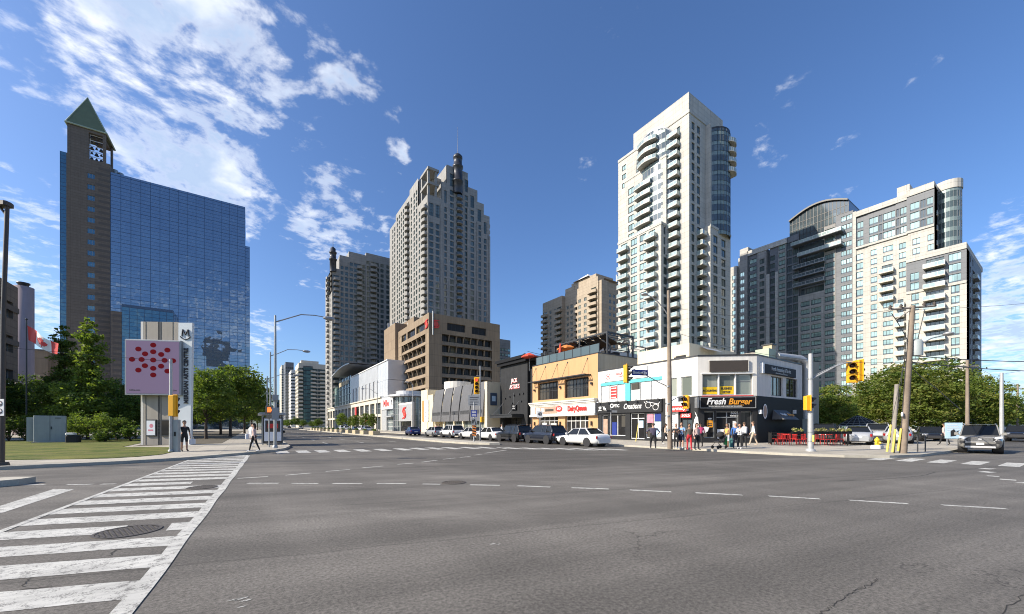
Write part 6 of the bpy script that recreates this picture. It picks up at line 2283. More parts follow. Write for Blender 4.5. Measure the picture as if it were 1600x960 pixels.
 # parasols on the terrace
 def parasol(px, X_, z, r, mat, label, closed=False):
  y, D_ = at_x(px, X_)
  t = thing('parasol', label, 'parasol', (X_, y, z))
  m = MB(); m.tube((0, 0, 0), (0, 0, 2.6), .03, .03, 8); m.build('pole', 'galvanised', t)
  m = MB()
  if closed:
   m.lathe([(.05, 2.65), (.16, 2.2), (.22, 1.5), (.16, .9), (.1, .85)], 8)
  else:
   m.lathe([(.02, 2.75), (r * .5, 2.52), (r, 2.2), (r, 2.05)], 8, 0, smooth=False)
  m.build('canopy', mat, t)
 parasol(827, 34.2, H, 1.2, 'parasol_red', 'open red parasol at the left end of the roof terrace')
 parasol(886, 34.9, H, 1.35, 'parasol_orange', 'open orange parasol in the middle of the roof terrace')
 parasol(875.5, 33.4, H, 1, 'parasol_red', 'closed red parasol standing beside the orange one', True)
 parasol(846, 36.5, H - .2, 1.9, 'canvas_black', 'open black parasol behind the red parasol on the terrace')
 parasol(918, 36.5, H - .2, 1.9, 'canvas_black', 'open black parasol beside the black pergola on the terrace')
 # clutter at the terrace
 m = MB()
 rnd = random.Random(8)
 t = thing('trellis', 'dark wooden trellis with cables across the roof terrace', 'trellis', (38, 31.5, H))
 for i in range(4):
  m.box(-2 + .0, 6, 1 + i * 3, 1.12 + i * 3, 2.2, 2.3)
 for x in (-1.5, 2, 5.5):
  for i in range(4):
   m.box(x - .05, x + .05, 1 + i * 3, 1.1 + i * 3, 0, 2.2)
 m.build('frame', 'frame_dark', t)
 m = MB()
 for i in range(5):
  m.path([(-6 + 12 * j / 10, 12 - i * 2.4, 2.3 - .35 * math.sin(PI * j / 10)) for j in range(11)], .03, 4)
 m.build('cable', 'frame_dark', t)
orange_building()
# ------------------------------------------------------------------ black restaurant
def black_restaurant():
 P0, P1 = (35.0, 55.4), (35.0, 47.6)
 root = thing('restaurant_building', 'tall black restaurant building with white outlined name and dark entrance canopy', 'restaurant', (P0[0], P0[1], .13))
 A = Wl(P0, (0, -1), P0)
 L = 7.8
 w = MB()
 H = 12.4
 A.box(w, 0, L, 3.1, 11.4, -8, 0)
 A.box(w, 0, 1.0, 0, 3.1, -8, 0); A.box(w, L - 1.6, L, 0, 3.1, -8, 0)
 A.box(w, 1.0, L - 1.6, 0, 3.1, -8, -1.4)
 A.box(w, L, L + 4.3, 0, 10.2, -8, -.5)
 w.build('wall', 'charcoal', root)
 m = MB(); A.box(m, -.3, L + .15, 11.4, 11.9, -8, .5); A.box(m, -.5, L + .3, 11.9, H, -8, .75); m.build('cornice', 'black_paint', root)
 A.text('lettering', "JACK", .95, 'sign_white', root, A.hit(803.5)[0], 8.75, .04, bold=.006, sx=.8)
 A.text('lettering', "ASTOR'S", .95, 'sign_white', root, A.hit(803.5)[0] + .1, 7.75, .04, bold=.006, sx=.78)
 for k, (txt, z) in enumerate((("JACK", 8.75), ("ASTOR'S", 7.75))):
  A.text('lettering_shade', txt, .95, 'sign_red', root, A.hit(803.5)[0] + (.1 if k else 0) + .05, z - .04, .02, bold=.03, sx=.8 if not k else .78)
 m = MB(); A.box(m, .3, L - 1.0, 2.75, 3.15, 0.002, 2.2); A.box(m, .3, L - 1.0, 3.15, 3.3, 0.002, 2.3); m.build('canopy', 'frame_dark', root)
 m = MB()
 for a in (1.0, 5.5):
  m.tube(A.F.pt(a, 2.1, 3.2), A.F.pt(a, .02, 5.3), .03, .03, 6)
 m.tube(A.F.pt(4.1, .1, 6.8), A.F.pt(4.1, .1, 4.9), .02, .02, 5)
 m.build('tie_rod', 'galvanised', root)
 m = MB(); A.box(m, 3.6, 5.0, 4.0, 4.9, .05, .2); so = m.build('hanging_sign', 'black_paint', root)
 A.text('lettering', 'BAR', .3, 'sign_white', so, 4.3, 4.6, .21); A.text('lettering', '& GRILL', .24, 'sign_white', so, 4.3, 4.25, .21)
 for px, z in ((790, 5.9), (797, 6.1), (804, 6.25), (812, 6.35), (818, 6.4), (801, 5.0), (815, 5.2)):
  a = A.hit(px)[0]
  m = MB(); A.box(m, a - .1, a + .1, z, z + .22, .003, .2); m.build('spotlight', 'frame_dark', root)
 a, b = 1.5, L - 2.0
 o = bpy.data.objects.new('door', window_mesh(b - a, 2.9, 'glass_store', 'frame_dark', 5, 0, .1, .75)); COL.objects.link(o); o.parent = root
 o.matrix_local = A.F.mat((a + b) / 2, -1.38, .05)
 m = MB()
 for x, y, h in ((6, 2, 1.3), (2, 4, 1.0), (8, 5, 1.6)):
  m.tube((x * .6 + 1, -y, H), (x * .6 + 1, -y, H + h), .18, .18, 8)
 m.build('roof_flue', 'frame_dark', root)
 # yellowish parapet behind
 t = thing('warehouse', 'pale cream building top showing over the black restaurant roof', 'building', (44, 44, 0))
 m = MB(); m.box(0, 14, 0, 22, 0, 14.0); m.build('wall', 'cream_stone', t)
 m = MB(); m.box(-.15, 14.1, -.15, -.01, 13.5, 14.2); m.box(-.15, -.01, -.01, 22, 13.5, 14.2); m.build('parapet', 'stucco_white', t)
black_restaurant()
# ------------------------------------------------------------------ cream annex with slanted grey panels
def annex():
 Y0 = 55.6
 Y1 = at_x(657, 32.5)[0]
 P0 = (32.5, Y1)
 root = thing('bookshop_annex', 'cream low shop block with slanting grey facade panels beside the black restaurant', 'shop building', (P0[0], P0[1], .13))
 A = Wl(P0, (0, -1), P0)
 L = Y1 - Y0
 H = 8.9
 w = MB()
 pa, pb = A.hit(676)[0], A.hit(757)[0]
 A.box(w, pb, L, 0, H, -9, 0)
 A.box(w, A.hit(658)[0], A.hit(668)[0], 0, H + .7, -6, .0)
 A.box(w, A.hit(668)[0], A.hit(676)[0], 0, H - .6, -6, -.1)
 A.box(w, pa, pb, 0, H - 1.2, -9, -1.8)
 A.box(w, pa, pb, 2.45, 2.75, -9, -.3)
 for px in (677, 690.5, 706, 720, 757):
  a = A.hit(px)[0]
  A.box(w, a - .35, a + .35, 0, 2.45, -1.8, -.4)
 w.build('wall', 'cream_stone', root)
 rt = MB(); rt.lathe([(3.0, H - .5), (3.0, H + 2.2), (2.6, H + 2.25), (2.6, H + 1.9), (.1, H + 1.85)], 24, 0, Matrix.Translation((A.F.pt(A.hit(679)[0], -5.5, 0))), smooth=False)
 rt.build('round_parapet', 'stucco_white', root)
 xs = [676, 691.3, 705.5, 719, 736.5, 757.5]
 for i in range(5):
  a0, a1 = A.hit(xs[i])[0] + .18, A.hit(xs[i + 1])[0] - .18
  m = MB()
  n = 8
  sl = 1.1
  vs = []
  for k in range(n + 1):
   t = k / n
   z = 2.3 + (H + .1 - 2.3) * t
   sh = sl * (t ** 1.6) * (1 if i < 4 else .6)
   d = .35 - .55 * t ** 2
   vs += [A.F.pt(a0 + sh, d, z), A.F.pt(a1 + sh * .55, d, z), A.F.pt(a0 + sh, d - .2, z), A.F.pt(a1 + sh * .55, d - .2, z)]
  fs = []
  for k in range(n):
   o = 4 * k
   fs += [(o, o + 1, o + 5, o + 4), (o + 2, o + 3, o + 7, o + 6), (o, o + 2, o + 6, o + 4), (o + 1, o + 3, o + 7, o + 5)]
  fs += [(0, 1, 3, 2), (4 * n, 4 * n + 1, 4 * n + 3, 4 * n + 2)]
  m.add(vs, fs)
  po = m.build('facade_panel', 'grey_panel', root)
  g = MB()
  for k in range(5):
   A.box(g, a0 + .5, a1 - .2, 3.6 + k * .14, 3.66 + k * .14, .32, .36)
  g.build('vent_slats', 'frame_dark', po)
 gl = MB()
 A.box(gl, pa, pb, .15, 2.44, -1.79, -1.7)
 gl.build('papered_window', 'cream_stone', root)
 for i in range(1, 5):
  a0, a1 = A.hit(xs[i])[0] + .4, A.hit(xs[i + 1])[0] - .4
  o = bpy.data.objects.new('window', window_mesh(a1 - a0, 2.2, 'glass_store_light', 'frame_dark', 3)); COL.objects.link(o); o.parent = root
  o.matrix_local = A.F.mat((a0 + a1) / 2, -.6, .15)
 b = MB(); ra = (A.hit(660.5)[0], A.hit(670)[0], 2.4, 7.2)
 A.panel(b, ra, .002, .12); bo = b.build('banner', 'sign_white', root)
 b = MB(); A.panel(b, (ra[0], ra[0] + (ra[1] - ra[0]) * .3, 2.4, 7.2), .121, .13); b.build('banner_stripe', 'parasol_orange', bo)
 b = MB()
 for z in (3.3, 4.2, 5.2, 6.1):
  pts = [A.F.pt((ra[0] + ra[1]) / 2 + .35 + .5 * math.cos(i * PI / 6), .14, z + .32 * math.sin(i * PI / 6)) for i in range(10)]
  b.path(pts, .05, 4)
 b.build('banner_figure', 'frame_grey', bo)
 S = Wl((32.5, Y0), (1, 0), P0)
 m = MB(); S.panel(m, (.6, 1.9, 4.9, 7.0), .003, .1); S_ = m.build('poster_frame', 'frame_blue', root)
 m = MB(); S.panel(m, (.9, 1.6, 5.6, 6.5), .101, .11); m.build('poster', 'sign_paleblue', S_)
annex()
# ------------------------------------------------------------------ glass rotunda and the shopping podium
def podium():
 # entrance rotunda
 cx_, cy_ = 36.2, at_x(640, 36.2)[0]
 t = thing('entrance_rotunda', 'round glass entrance hall with white mullions and bank emblem board', 'entrance hall', (cx_, cy_, .13))
 r = 4.2
 g = MB(); g.lathe([(r, 0), (r, 9.2)], 28); go = g.build('glass_drum', 'glass_atrium', t)
 f = MB()
 for i in range(28):
  a = 2 * PI * i / 28
  f.box(-.06, .06, r + .0, r + .14, 0, 9.2, 0, rotz(a))
 for k in range(6):
  z = 1.6 * k + 1.2
  f.lathe([(r + .01, z - .06), (r + .1, z - .06), (r + .1, z + .06), (r + .01, z + .06)], 28, smooth=False)
 f.build('mullions', 'frame_grey', go)
 m = MB(); m.lathe([(r + .2, 9.2), (r + 1.6, 9.35), (r + 1.6, 9.8), (r + .3, 9.95), (r - .5, 10.0), (r - .5, 10.9), (.1, 11.0)], 32, smooth=False)
 m.build('canopy_roof', 'metal_panel_dull', t)
 A = Wl((32.6, cy_ + 6), (0, -1), (cx_, cy_))
 b = MB(); rr_ = A.r(623, 643, 634, 659)
 rr_ = (rr_[0], rr_[1], 2.6, 6.9)
 A.panel(b, rr_, -.5, .1); bo = b.build('sign_board', 'metal_panel_dull', t)
 b = MB()
 A.panel(b, (rr_[0] - .25, rr_[1] + .6, rr_[3] + .002, rr_[3] + .45), -.5, .12); A.panel(b, (rr_[0] - .3, rr_[0] - .002, 0, rr_[3]), -.5, .12); A.panel(b, (rr_[1] + .3, rr_[1] + .6, 0, rr_[3]), -.5, .12)
 b.build('portal_frame', 'stucco_white', t)
 bank_logo('bank_emblem', bo, text_frame(A.F.pt((rr_[0] + rr_[1]) / 2, .1, (rr_[2] + rr_[3]) / 2), A.t), 1.55)
 b = MB(); A.panel(b, (rr_[0], rr_[1], .02, 2.58), -.4, -.3); b.build('door', 'glass_store', t)
 b = MB()
 a0 = A.hit(616.5)[0]; a1 = A.hit(622.5)[0]
 for z in (0, 1.5, 3.0, 4.5, 6, 7.5, 9):
  A.box(b, a0, a1, z, z + .16, .0, .12)
 for a in (a0, (a0 + a1) / 2, a1):
  A.box(b, a - .12, a + .12, 0, 9.1, .125, .25)
 b.build('white_lattice', 'stucco_white', t)
 b = MB(); A.box(b, a0, a1, 0, 9.1, -.6, -.02); b.build('lattice_glass', 'glass_dark', t)
 # shop with the red sign left of the rotunda
 Y1 = at_x(596, 33)[0]; Y2 = at_x(616, 33)[0]
 t = thing('shop_building', 'pale shop front with red lettering left of the glass rotunda', 'shop', (33, Y1, .13))
 A = Wl((33, Y1), (0, -1), (33, Y1))
 L = Y1 - Y2
 m = MB(); A.box(m, 0, L, 6.1, 10.2, -10, 0); A.box(m, 0, L * .42, 0, 6.1, -10, -.0); A.box(m, L - .5, L, 0, 6.1, -10, 0); A.box(m, L * .42, L - .5, 3.9, 4.3, -1, .8)
 m.build('wall', 'metal_panel_dull', t)
 b = MB(); A.panel(b, (L * .06, L - .2, 6.3, 9.6), .002, .3); bo = b.build('sign_board', 'sign_white', t)
 A.text('lettering', 'Mille', 2.7, 'sign_red', bo, L * .46, 8.0, .31, bold=.04, sx=1.1)
 A.text('lettering', "'t", 2.7, 'sign_text_dark', bo, L * .88, 8.2, .31, bold=.04, sx=1.1)
 o = bpy.data.objects.new('window', window_mesh(L * .58 - .5, 6.0, 'glass_atrium', 'frame_white', 7, 5, .09)); COL.objects.link(o); o.parent = t
 o.matrix_local = A.F.mat((L * .42 + L - .5) / 2, -.5, .05)
 # low arcade
 Yb = at_x(512, 33)[0]
 Ya = Y1 + .02
 root = Tower('shopping_arcade', 'long two storey stone arcade of shops under the silver wall', 'shopping centre', (33, Yb, 0), limit=100)
 A = Wl((33, Yb), (0, -1), (33, Yb))
 L = Yb - Ya
 w = MB()
 holes = []
 nb_ = 14
 bay = L / nb_
 for i in range(nb_):
  a, b = i * bay + .9, (i + 1) * bay - .9
  holes += [(a, b, .3, 4.4), (a, b, 5.2, 8.8)]
  root.put('window', window_mesh(b - a, 4.1, 'glass_dark', 'frame_dark', 3, 0, .1, .7), A.F.mat((a + b) / 2, -.7, .3))
  root.put('window', window_mesh(b - a, 3.6, 'glass_dark', 'frame_grey', 4, 2, .1), A.F.mat((a + b) / 2, -.7, 5.2))
 wall_grid(w, A.F, 0, L, 0, 10.2, holes, .72)
 A.box(w, 0, L, 10.2, 10.6, -5, .4)
 w.build('wall', 'precast_cream', root.root)
 for i, mt in ((9, 'sign_red'), (12, 'parasol_red')):
  b = MB(); A.box(b, i * bay + .5, i * bay + 3.0, 4.9 - (i == 12) * 2.0, 8.6 - (i == 12) * 5.2, .1, .25 + (i == 12) * 1.2)
  b.build('shop_sign' if i == 9 else 'awning', mt, root.root)
 root.done()
 # silver upper wall
 Yc, Yd_ = at_x(548, 36)[0], at_x(606.5, 36)[0]
 t = thing('shopping_podium', 'tall silver metal clad shopping centre wall between tower and brown office', 'shopping centre', (36, Yc, 0))
 A = Wl((36, Yc), (0, -1), (36, Yc))
 L = Yc - Yd_
 m = MB()
 n = 16
 Lw = L - 12
 for i in range(n):
  a, b = Lw * i / n, Lw * (i + 1) / n
  d = .28 * (i % 2)
  A.box(m, a + .05, b - .05, 10.3, 17.2, -20, d)
 A.box(m, 0, Lw, 17.25, 22.6, -20, .1)
 m.build('lower_cladding', 'metal_panel_dull', t)
 m = MB()
 for i in range(4):
  A.box(m, Lw + i * 3 + .06, Lw + i * 3 + 2.94, 10.3, 16.4, -20, .12)
  A.box(m, Lw + i * 3 + .02, Lw + i * 3 + 2.98, 16.5, 22.6, -20, .0)
 m.build('white_cladding', 'metal_panel', t)
 m = MB(); A.box(m, -.1, L, 22.6, 22.9, -20, .3); m.build('coping', 'frame_white', t)
 # dark glass hall with curved roof
 Ye_, Yf_ = at_x(529, 36)[0], Yc + .05
 t = thing('glass_hall', 'dark blue glass hall with thin curved roof beside the silver wall', 'shopping centre', (36, Ye_, 0))
 A = Wl((36, Ye_), (0, -1), (36, Ye_))
 L = Ye_ - Yf_
 g = MB(); A.box(g, 0, L, 0, 24, -18, -.2); go = g.build('glass_wall', 'glass_dark', t)
 f = MB()
 for i in range(9):
  A.box(f, L * i / 8 - .1, L * i / 8 + .1, 10, 24, -.19, 0)
 for z in (13, 16, 19, 22):
  A.box(f, 0, L, z - .1, z + .1, -.19, .05)
 f.build('mullions', 'frame_blue', go)
 m = MB()
 n = 10
 vs, fs = [], []
 for i in range(n + 1):
  tt = i / n
  a = -2 + (L + 14) * tt
  z = 26.2 + 1.6 * math.sin(PI * tt * .8)
  vs += [A.F.pt(a, 3, z), A.F.pt(a, -14, z), A.F.pt(a, 3, z + .4), A.F.pt(a, -14, z + .4)]
 for i in range(n):
  o = 4 * i
  fs += [(o, o + 1, o + 5, o + 4), (o + 2, o + 3, o + 7, o + 6), (o, o + 2, o + 6, o + 4)]
 m.add(vs, fs)
 m.build('curved_roof', 'metal_panel_dull', t)
 b = MB()
 for i in range(7):
  A.box(b, 2 + i * 3.4, 4.4 + i * 3.4, 20.6, 22.6, .06, .12)
 b.build('orange_sign_strip', 'planter_tan', t)
 # teal corner glass
 Yg_, Yh_ = at_x(512, 35)[0], Ye_ + .05
 t = thing('glass_hall', 'pale teal glass corner block at the foot of the far condominium', 'shopping centre', (35, Yg_, 0))
 A = Wl((35, Yg_), (0, -1), (35, Yg_))
 L = Yg_ - Yh_
 g = MB(); A.box(g, 0, L, 0, 17, -8, 0); A.box(g, L * .55, L, 17, 21, -8, 0); go = g.build('glass_wall', 'glass_bright', t)
 f = MB()
 for i in range(13):
  A.box(f, L * i / 12 - .08, L * i / 12 + .08, 3, 17, .003, .15)
 for z in (4, 7, 10, 13, 16.8):
  A.box(f, 0, L, z - .1, z + .1, .16, .22)
 f.build('mullions', 'frame_blue', go)
podium()
# ================================================================== TREES
def leafmat(name, col, col2):
 m, q, b = newmat(name)
 P = q.n('ShaderNodeNewGeometry').outputs['Position']
 oi = q.n('ShaderNodeObjectInfo')
 k = q.ramp(q.noise(P, 0.9, 3, 0.6), 0.3, 0.7, 0, 1)
 c = q.mix(k, col, col2)
 k2 = q.math('MULTIPLY', q.ramp(q.noise(P, 7, 2, 0.6), 0.25, 0.75, 0.55, 1.45), q.ramp(oi.outputs['Random'], 0, 1, 0.8, 1.2, False))
 cc = q.vmath('SCALE', c, sc=k2)
 q.put(b.inputs['Base Color'], cc)
 b.inputs['Roughness'].default_value = 0.6
 b.inputs['Specular IOR Level'].default_value = 0.25
 tr = q.n('ShaderNodeBsdfTranslucent')
 q.put(tr.inputs['Color'], q.vmath('MULTIPLY', cc, (1.5, 1.6, 0.7)))
 mx = q.n('ShaderNodeMixShader')
 mx.inputs[0].default_value = 0.42
 out = q.t.nodes['Material Output']
 q.t.links.new(b.outputs[0], mx.inputs[1])
 q.t.links.new(tr.outputs[0], mx.inputs[2])
 q.t.links.new(mx.outputs[0], out.inputs[0])
 MATS[name] = m
leafmat('leaf_mid', (0.085, 0.135, 0.026), (0.13, 0.175, 0.04))
leafmat('leaf_dark', (0.06, 0.10, 0.024), (0.095, 0.135, 0.036))
leafmat('leaf_bright', (0.14, 0.19, 0.035), (0.19, 0.23, 0.05))
leafmat('leaf_yellow', (0.15, 0.17, 0.035), (0.21, 0.21, 0.055))
leafmat('leaf_flower', (0.45, 0.40, 0.15), (0.6, 0.55, 0.35))
def leaf_mesh(blobs, n, size, mats, seed, droop=0.3, shell=0.55, clump=26, cl_r=0.16):
 """leaves gathered in clumps through the crown: blobs = (x,y,z,rx,ry,rz)"""
 r = np.random.RandomState(seed)
 vol = np.array([b[3] * b[4] * b[5] for b in blobs]) ** 0.75
 pick = r.choice(len(blobs), size=max(1, n // clump), p=vol / vol.sum())
 B = np.array(blobs)[pick]
 d = r.normal(size=(len(B), 3)); d /= np.linalg.norm(d, axis=1)[:, None]
 rad = shell + (1 - shell) * r.rand(len(B)) ** 0.7
 rad *= 0.86 + 0.28 * r.rand(len(B))
 cc = B[:, :3] + d * B[:, 3:] * rad[:, None]
 mi = r.randint(0, len(mats), len(cc))
 scale = B[:, 3:].mean(axis=1)
 cs = cl_r * scale * (0.6 + 0.9 * r.rand(len(cc)))
 rep = r.randint(int(clump * .5), int(clump * 1.5), len(cc))
 idx = np.repeat(np.arange(len(cc)), rep)
 N = len(idx)
 off = r.normal(size=(N, 3)) * np.array([1, 1, .62])
 P = cc[idx] + off * cs[idx][:, None]
 a = r.normal(size=(N, 3)); a[:, 2] *= .5; a /= np.linalg.norm(a, axis=1)[:, None]
 b = r.normal(size=(N, 3)); b -= (b * a).sum(1)[:, None] * a; b /= np.linalg.norm(b, axis=1)[:, None]
 s = size * (.6 + .8 * r.rand(N))[:, None]
 a, b = a * s, b * s * .55
 V = np.stack([P - a, P - b * 1.0 - a * .1, P + a, P + b * 1.0 + a * .1], axis=1).reshape(-1, 3)
 me = bpy.data.meshes.new('crown')
 me.vertices.add(4 * N); me.vertices.foreach_set('co', V.ravel())
 me.loops.add(4 * N); me.loops.foreach_set('vertex_index', np.arange(4 * N, dtype=np.int32))
 me.polygons.add(N); me.polygons.foreach_set('loop_start', np.arange(0, 4 * N, 4, dtype=np.int32))
 for m in mats:
  me.materials.append(M(m))
 me.polygons.foreach_set('material_index', mi[idx].astype(np.int32))
 me.update(calc_edges=True)
 return me
def trunk_mb(h, r, blobs, seed, nl=9):
 rnd = random.Random(seed)
 m = MB()
 pts = [(0, 0, -.1), (rnd.uniform(-.05, .05), rnd.uniform(-.05, .05), h * .4), (rnd.uniform(-.15, .15), rnd.uniform(-.15, .15), h)]
 m.path([(0, 0, -.05), (0, 0, .25), pts[1], pts[2]], r * 1.15, 8, r1=r * .45)
 for i in range(nl):
  b = blobs[i % len(blobs)]
  z0 = h * rnd.uniform(.35, .98)
  e = (b[0] + rnd.uniform(-.5, .5) * b[3], b[1] + rnd.uniform(-.5, .5) * b[4], b[2] + rnd.uniform(-.3, .5) * b[5])
  s = (0, 0, z0)
  mid = ((s[0] + e[0]) / 2, (s[1] + e[1]) / 2, (s[2] + e[2]) / 2 + .3)
  m.path([s, mid, e], r * .42, 6, r1=r * .1)
 return m
def crown_blobs(h0, h1, R_, seed, kind='round', n=11):
 rnd = random.Random(seed)
 bl = []
 H = h1 - h0
 for i in range(n):
  if kind == 'cone':
   t = (i + .5) / n
   rr = R_ * (1 - t) ** .55 * rnd.uniform(.5, .72)
   a = rnd.uniform(0, 2 * PI)
   off = R_ * (1 - t) ** .7 * .34
   bl.append((off * math.cos(a), off * math.sin(a), h0 + H * t * .96, rr + .3, rr + .3, H / n * 1.2))
  else:
   a = 2.4 * i + rnd.uniform(-.4, .4)
   t = (i + .5) / n
   prof = math.sin(PI * (.14 + .80 * t)) ** .8
   off = R_ * .62 * prof * rnd.uniform(.6, 1.05)
   rr = R_ * rnd.uniform(.34, .52)
   bl.append((off * math.cos(a), off * math.sin(a), h0 + rr * .6 + (H - rr * 1.2) * t, rr, rr, rr * rnd.uniform(.6, .85)))
 return bl
TREES = {}
def tree_proto(key, h, h0, R_, kind, n, size, mats, seed, trunk_r=.16, shell=.5, nb_=11):
 bl = crown_blobs(h0, h, R_, seed, kind, nb_)
 TREES[key] = (leaf_mesh(bl, n, size, mats, seed, shell=shell), trunk_mb(h * (.8 if kind == 'cone' else .62), trunk_r, bl, seed).mesh('trunk', ['bark']), h)
tree_proto('broad_a', 8, 1.9, 3.6, 'round', 11000, .13, ['leaf_mid', 'leaf_mid', 'leaf_bright'], 11)
tree_proto('broad_b', 8, 1.6, 3.9, 'round', 11000, .13, ['leaf_mid', 'leaf_dark'], 23, nb_=13)
tree_proto('broad_y', 8, 1.5, 3.7, 'round', 11000, .14, ['leaf_bright', 'leaf_yellow', 'leaf_mid'], 37, nb_=14)
tree_proto('layered', 8, 1.0, 4.2, 'round', 15000, .13, ['leaf_bright', 'leaf_mid', 'leaf_yellow'], 41, nb_=18, shell=.6)
tree_proto('cone', 12, .8, 3.2, 'cone', 14000, .15, ['leaf_mid', 'leaf_bright', 'leaf_bright'], 51, nb_=20, shell=.3)
def tree(key, px, D, top_py, label, name='tree', w=1.0, group=None, rz=None, base=.13, cat='tree'):
 a, b = pxdir(px)
 t = thing(name, label, cat, (a * D, b * D, base), (px * 1.7) % 6.28 if rz is None else rz, group)
 cm, tm, h = TREES[key]
 s = (zof(top_py, D) - base) / h
 t.scale = (s * w, s * w, s)
 for nm, me in (('crown', cm), ('trunk', tm)):
  if me is not None:
   o = bpy.data.objects.new(nm, me); COL.objects.link(o); o.parent = t
 return t
# left of the avenue
tree('cone', 137, 42, 493, 'tall narrow light green conical tree left of the arts centre sign', w=.85)
tree('cone', 97, 46, 504, 'tall slender conical tree with thin tip beside the red and white flag', w=.8)
tree('broad_b', 14, 48, 592, 'dark leafy tree at the far left below the brown office', w=1.1)
tree('broad_b', 52, 55, 586, 'dark rounded tree below the flag, left of the slender conical tree', w=1.1)
tree('broad_b', 178, 50, 592, 'dark rounded tree between the tall conical tree and the arts centre sign', w=1.15)
tree('broad_b', 118, 52, 604, 'low dark tree filling the space between the two conical trees', w=1.2)
tree('broad_b', 212, 44, 612, 'dark tree half hidden behind the left edge of the arts centre sign', w=1.0)
GT = 'street trees along the west pavement'
tree('broad_a', 322, 43, 575, 'sunlit tree directly right of the white arts centre fin', w=1.05, group=GT)
tree('broad_a', 360, 52, 568, 'tallest sunlit tree of the row along the west pavement', w=1.05, group=GT)
tree('broad_b', 345, 64, 590, 'shaded tree standing behind the tallest pavement tree', w=1.1, group=GT)
tree('broad_a', 382, 74, 590, 'tree near the bus shelter end of the west pavement row', w=1.0, group=GT)
tree('broad_b', 393, 96, 608, 'farther tree of the west pavement row above the shelter', w=1.0, group=GT)
tree('broad_b', 402, 125, 622, 'small farthest tree of the west pavement row before the lamp posts', w=1.0, group=GT)
tree('broad_b', 300, 60, 600, 'dark tree seen behind the arts centre fin', w=1.1)
tree('broad_b', 262, 62, 600, 'dark tree hidden behind the beige part of the arts centre sign', w=1.1)
# far end of the avenue
for i, (px, D, ty) in enumerate(((452, 230, 655), (462, 260, 652), (474, 240, 656), (487, 220, 658), (497, 200, 654), (445, 320, 656))):
 tree('broad_b', px, D, ty, 'small distant tree closing the far avenue', w=1.2, group='distant trees at the far end of the avenue')
for px, D, ty, w in ((533, 128, 645, .8), (556, 118, 648, .75), (570.5, 108, 645, .7), (581, 102, 646, .7), (548, 140, 650, .7)):
 tree('broad_a', px, D, ty, {533: 'young street tree in front of the dark glass hall', 556: 'young street tree before the arcade shops left of the awning', 570.5: 'bright young street tree by the red arcade sign',
        581: 'bright young street tree nearest the shop with red letters', 548: 'young street tree among the parked cars by the arcade'}[px], w=w, group='young street trees by the arcade')
# park on the right
tree('broad_y', 1297, 47, 600, 'yellow green tree above the red patio chairs', w=.95)
tree('layered', 1352, 62, 608, 'low dark green tree behind the gazebo roof', w=1.2)
tree('layered', 1398, 52, 572, 'broad layered tree left of the leaning wooden pole', w=1.05)
tree('layered', 1440, 46, 560, 'tallest broad layered tree right behind the leaning wooden pole', w=1.05, rz=1)
tree('layered', 1480, 52, 576, 'broad layered green tree between the two wooden poles', w=1.0, rz=2)
tree('layered', 1532, 50, 585, 'yellowish layered tree right of the straight wooden pole', w=1.0, rz=3)
tree('broad_b', 1575, 66, 622, 'dark tree beside the pale metal pole at the right', w=1.2)
tree('broad_b', 1605, 80, 636, 'dark low tree at the right edge of the park', w=1.3)
tree('broad_b', 1500, 64, 600, 'dark tree in the second row of the park behind the layered trees', w=1.3)
tree('broad_b', 1420, 66, 600, 'dark tree in the second row of the park behind the leaning pole', w=1.3)
tree('broad_b', 1325, 74, 622, 'dark tree behind the parked silver sedans and the gazebo', w=1.2)
tree('broad_b', 1278, 60, 628, 'dark tree seen behind the traffic pole and patio', w=1.0)
# shrubs on the lawn
def shrub(px, D, top, R_, label, mats, seed, base=.14):
 a, b = pxdir(px)
 t = thing('shrub', label, 'shrub', (a * D, b * D, base))
 h = zof(top, D) - base
 rnd = random.Random(seed)
 bl = [(rnd.uniform(-.6, .6) * R_, rnd.uniform(-.6, .6) * R_, h * rnd.uniform(.25, .72), R_ * rnd.uniform(.3, .5), R_ * rnd.uniform(.3, .5), h * .30) for _ in range(9)]
 o = bpy.data.objects.new('crown', leaf_mesh(bl, int(2600 * R_), .07, mats, seed, shell=.4, clump=20)); COL.objects.link(o); o.parent = t
 m = MB()
 for i in range(6):
  m.path([(0, 0, 0), (bl[i][0] * .5, bl[i][1] * .5, bl[i][2] * .6), bl[i][:3]], .04, 5, r1=.012)
 m.build('stem', 'bark', t)
MB_, MD = ['leaf_bright', 'leaf_mid'], ['leaf_mid', 'leaf_dark']
shrub(14, 37, 650, 1.7, 'light green shrub at the left edge of the lawn', MB_, 1)
shrub(42, 38.5, 645, 1.6, 'light green shrub just left of the grey utility cabinet', MB_, 2)
shrub(78, 40, 642, 1.8, 'green shrub rising behind the grey utility cabinet', MD, 3)
shrub(125, 38, 648, 1.6, 'light green shrub right of the grey utility cabinet', MB_, 4)
shrub(152, 37, 642, 1.8, 'largest light green shrub on the lawn below the conical tree', MB_, 5)
shrub(182, 38, 650, 1.6, 'dark green shrub left of the arts centre sign', MD, 6)
shrub(205, 37, 664, 1.1, 'low dark shrub touching the base of the arts centre sign', MD, 7)
shrub(165, 35.5, 668, 1.0, 'low rounded shrub in front of the largest lawn shrub', MD, 8)
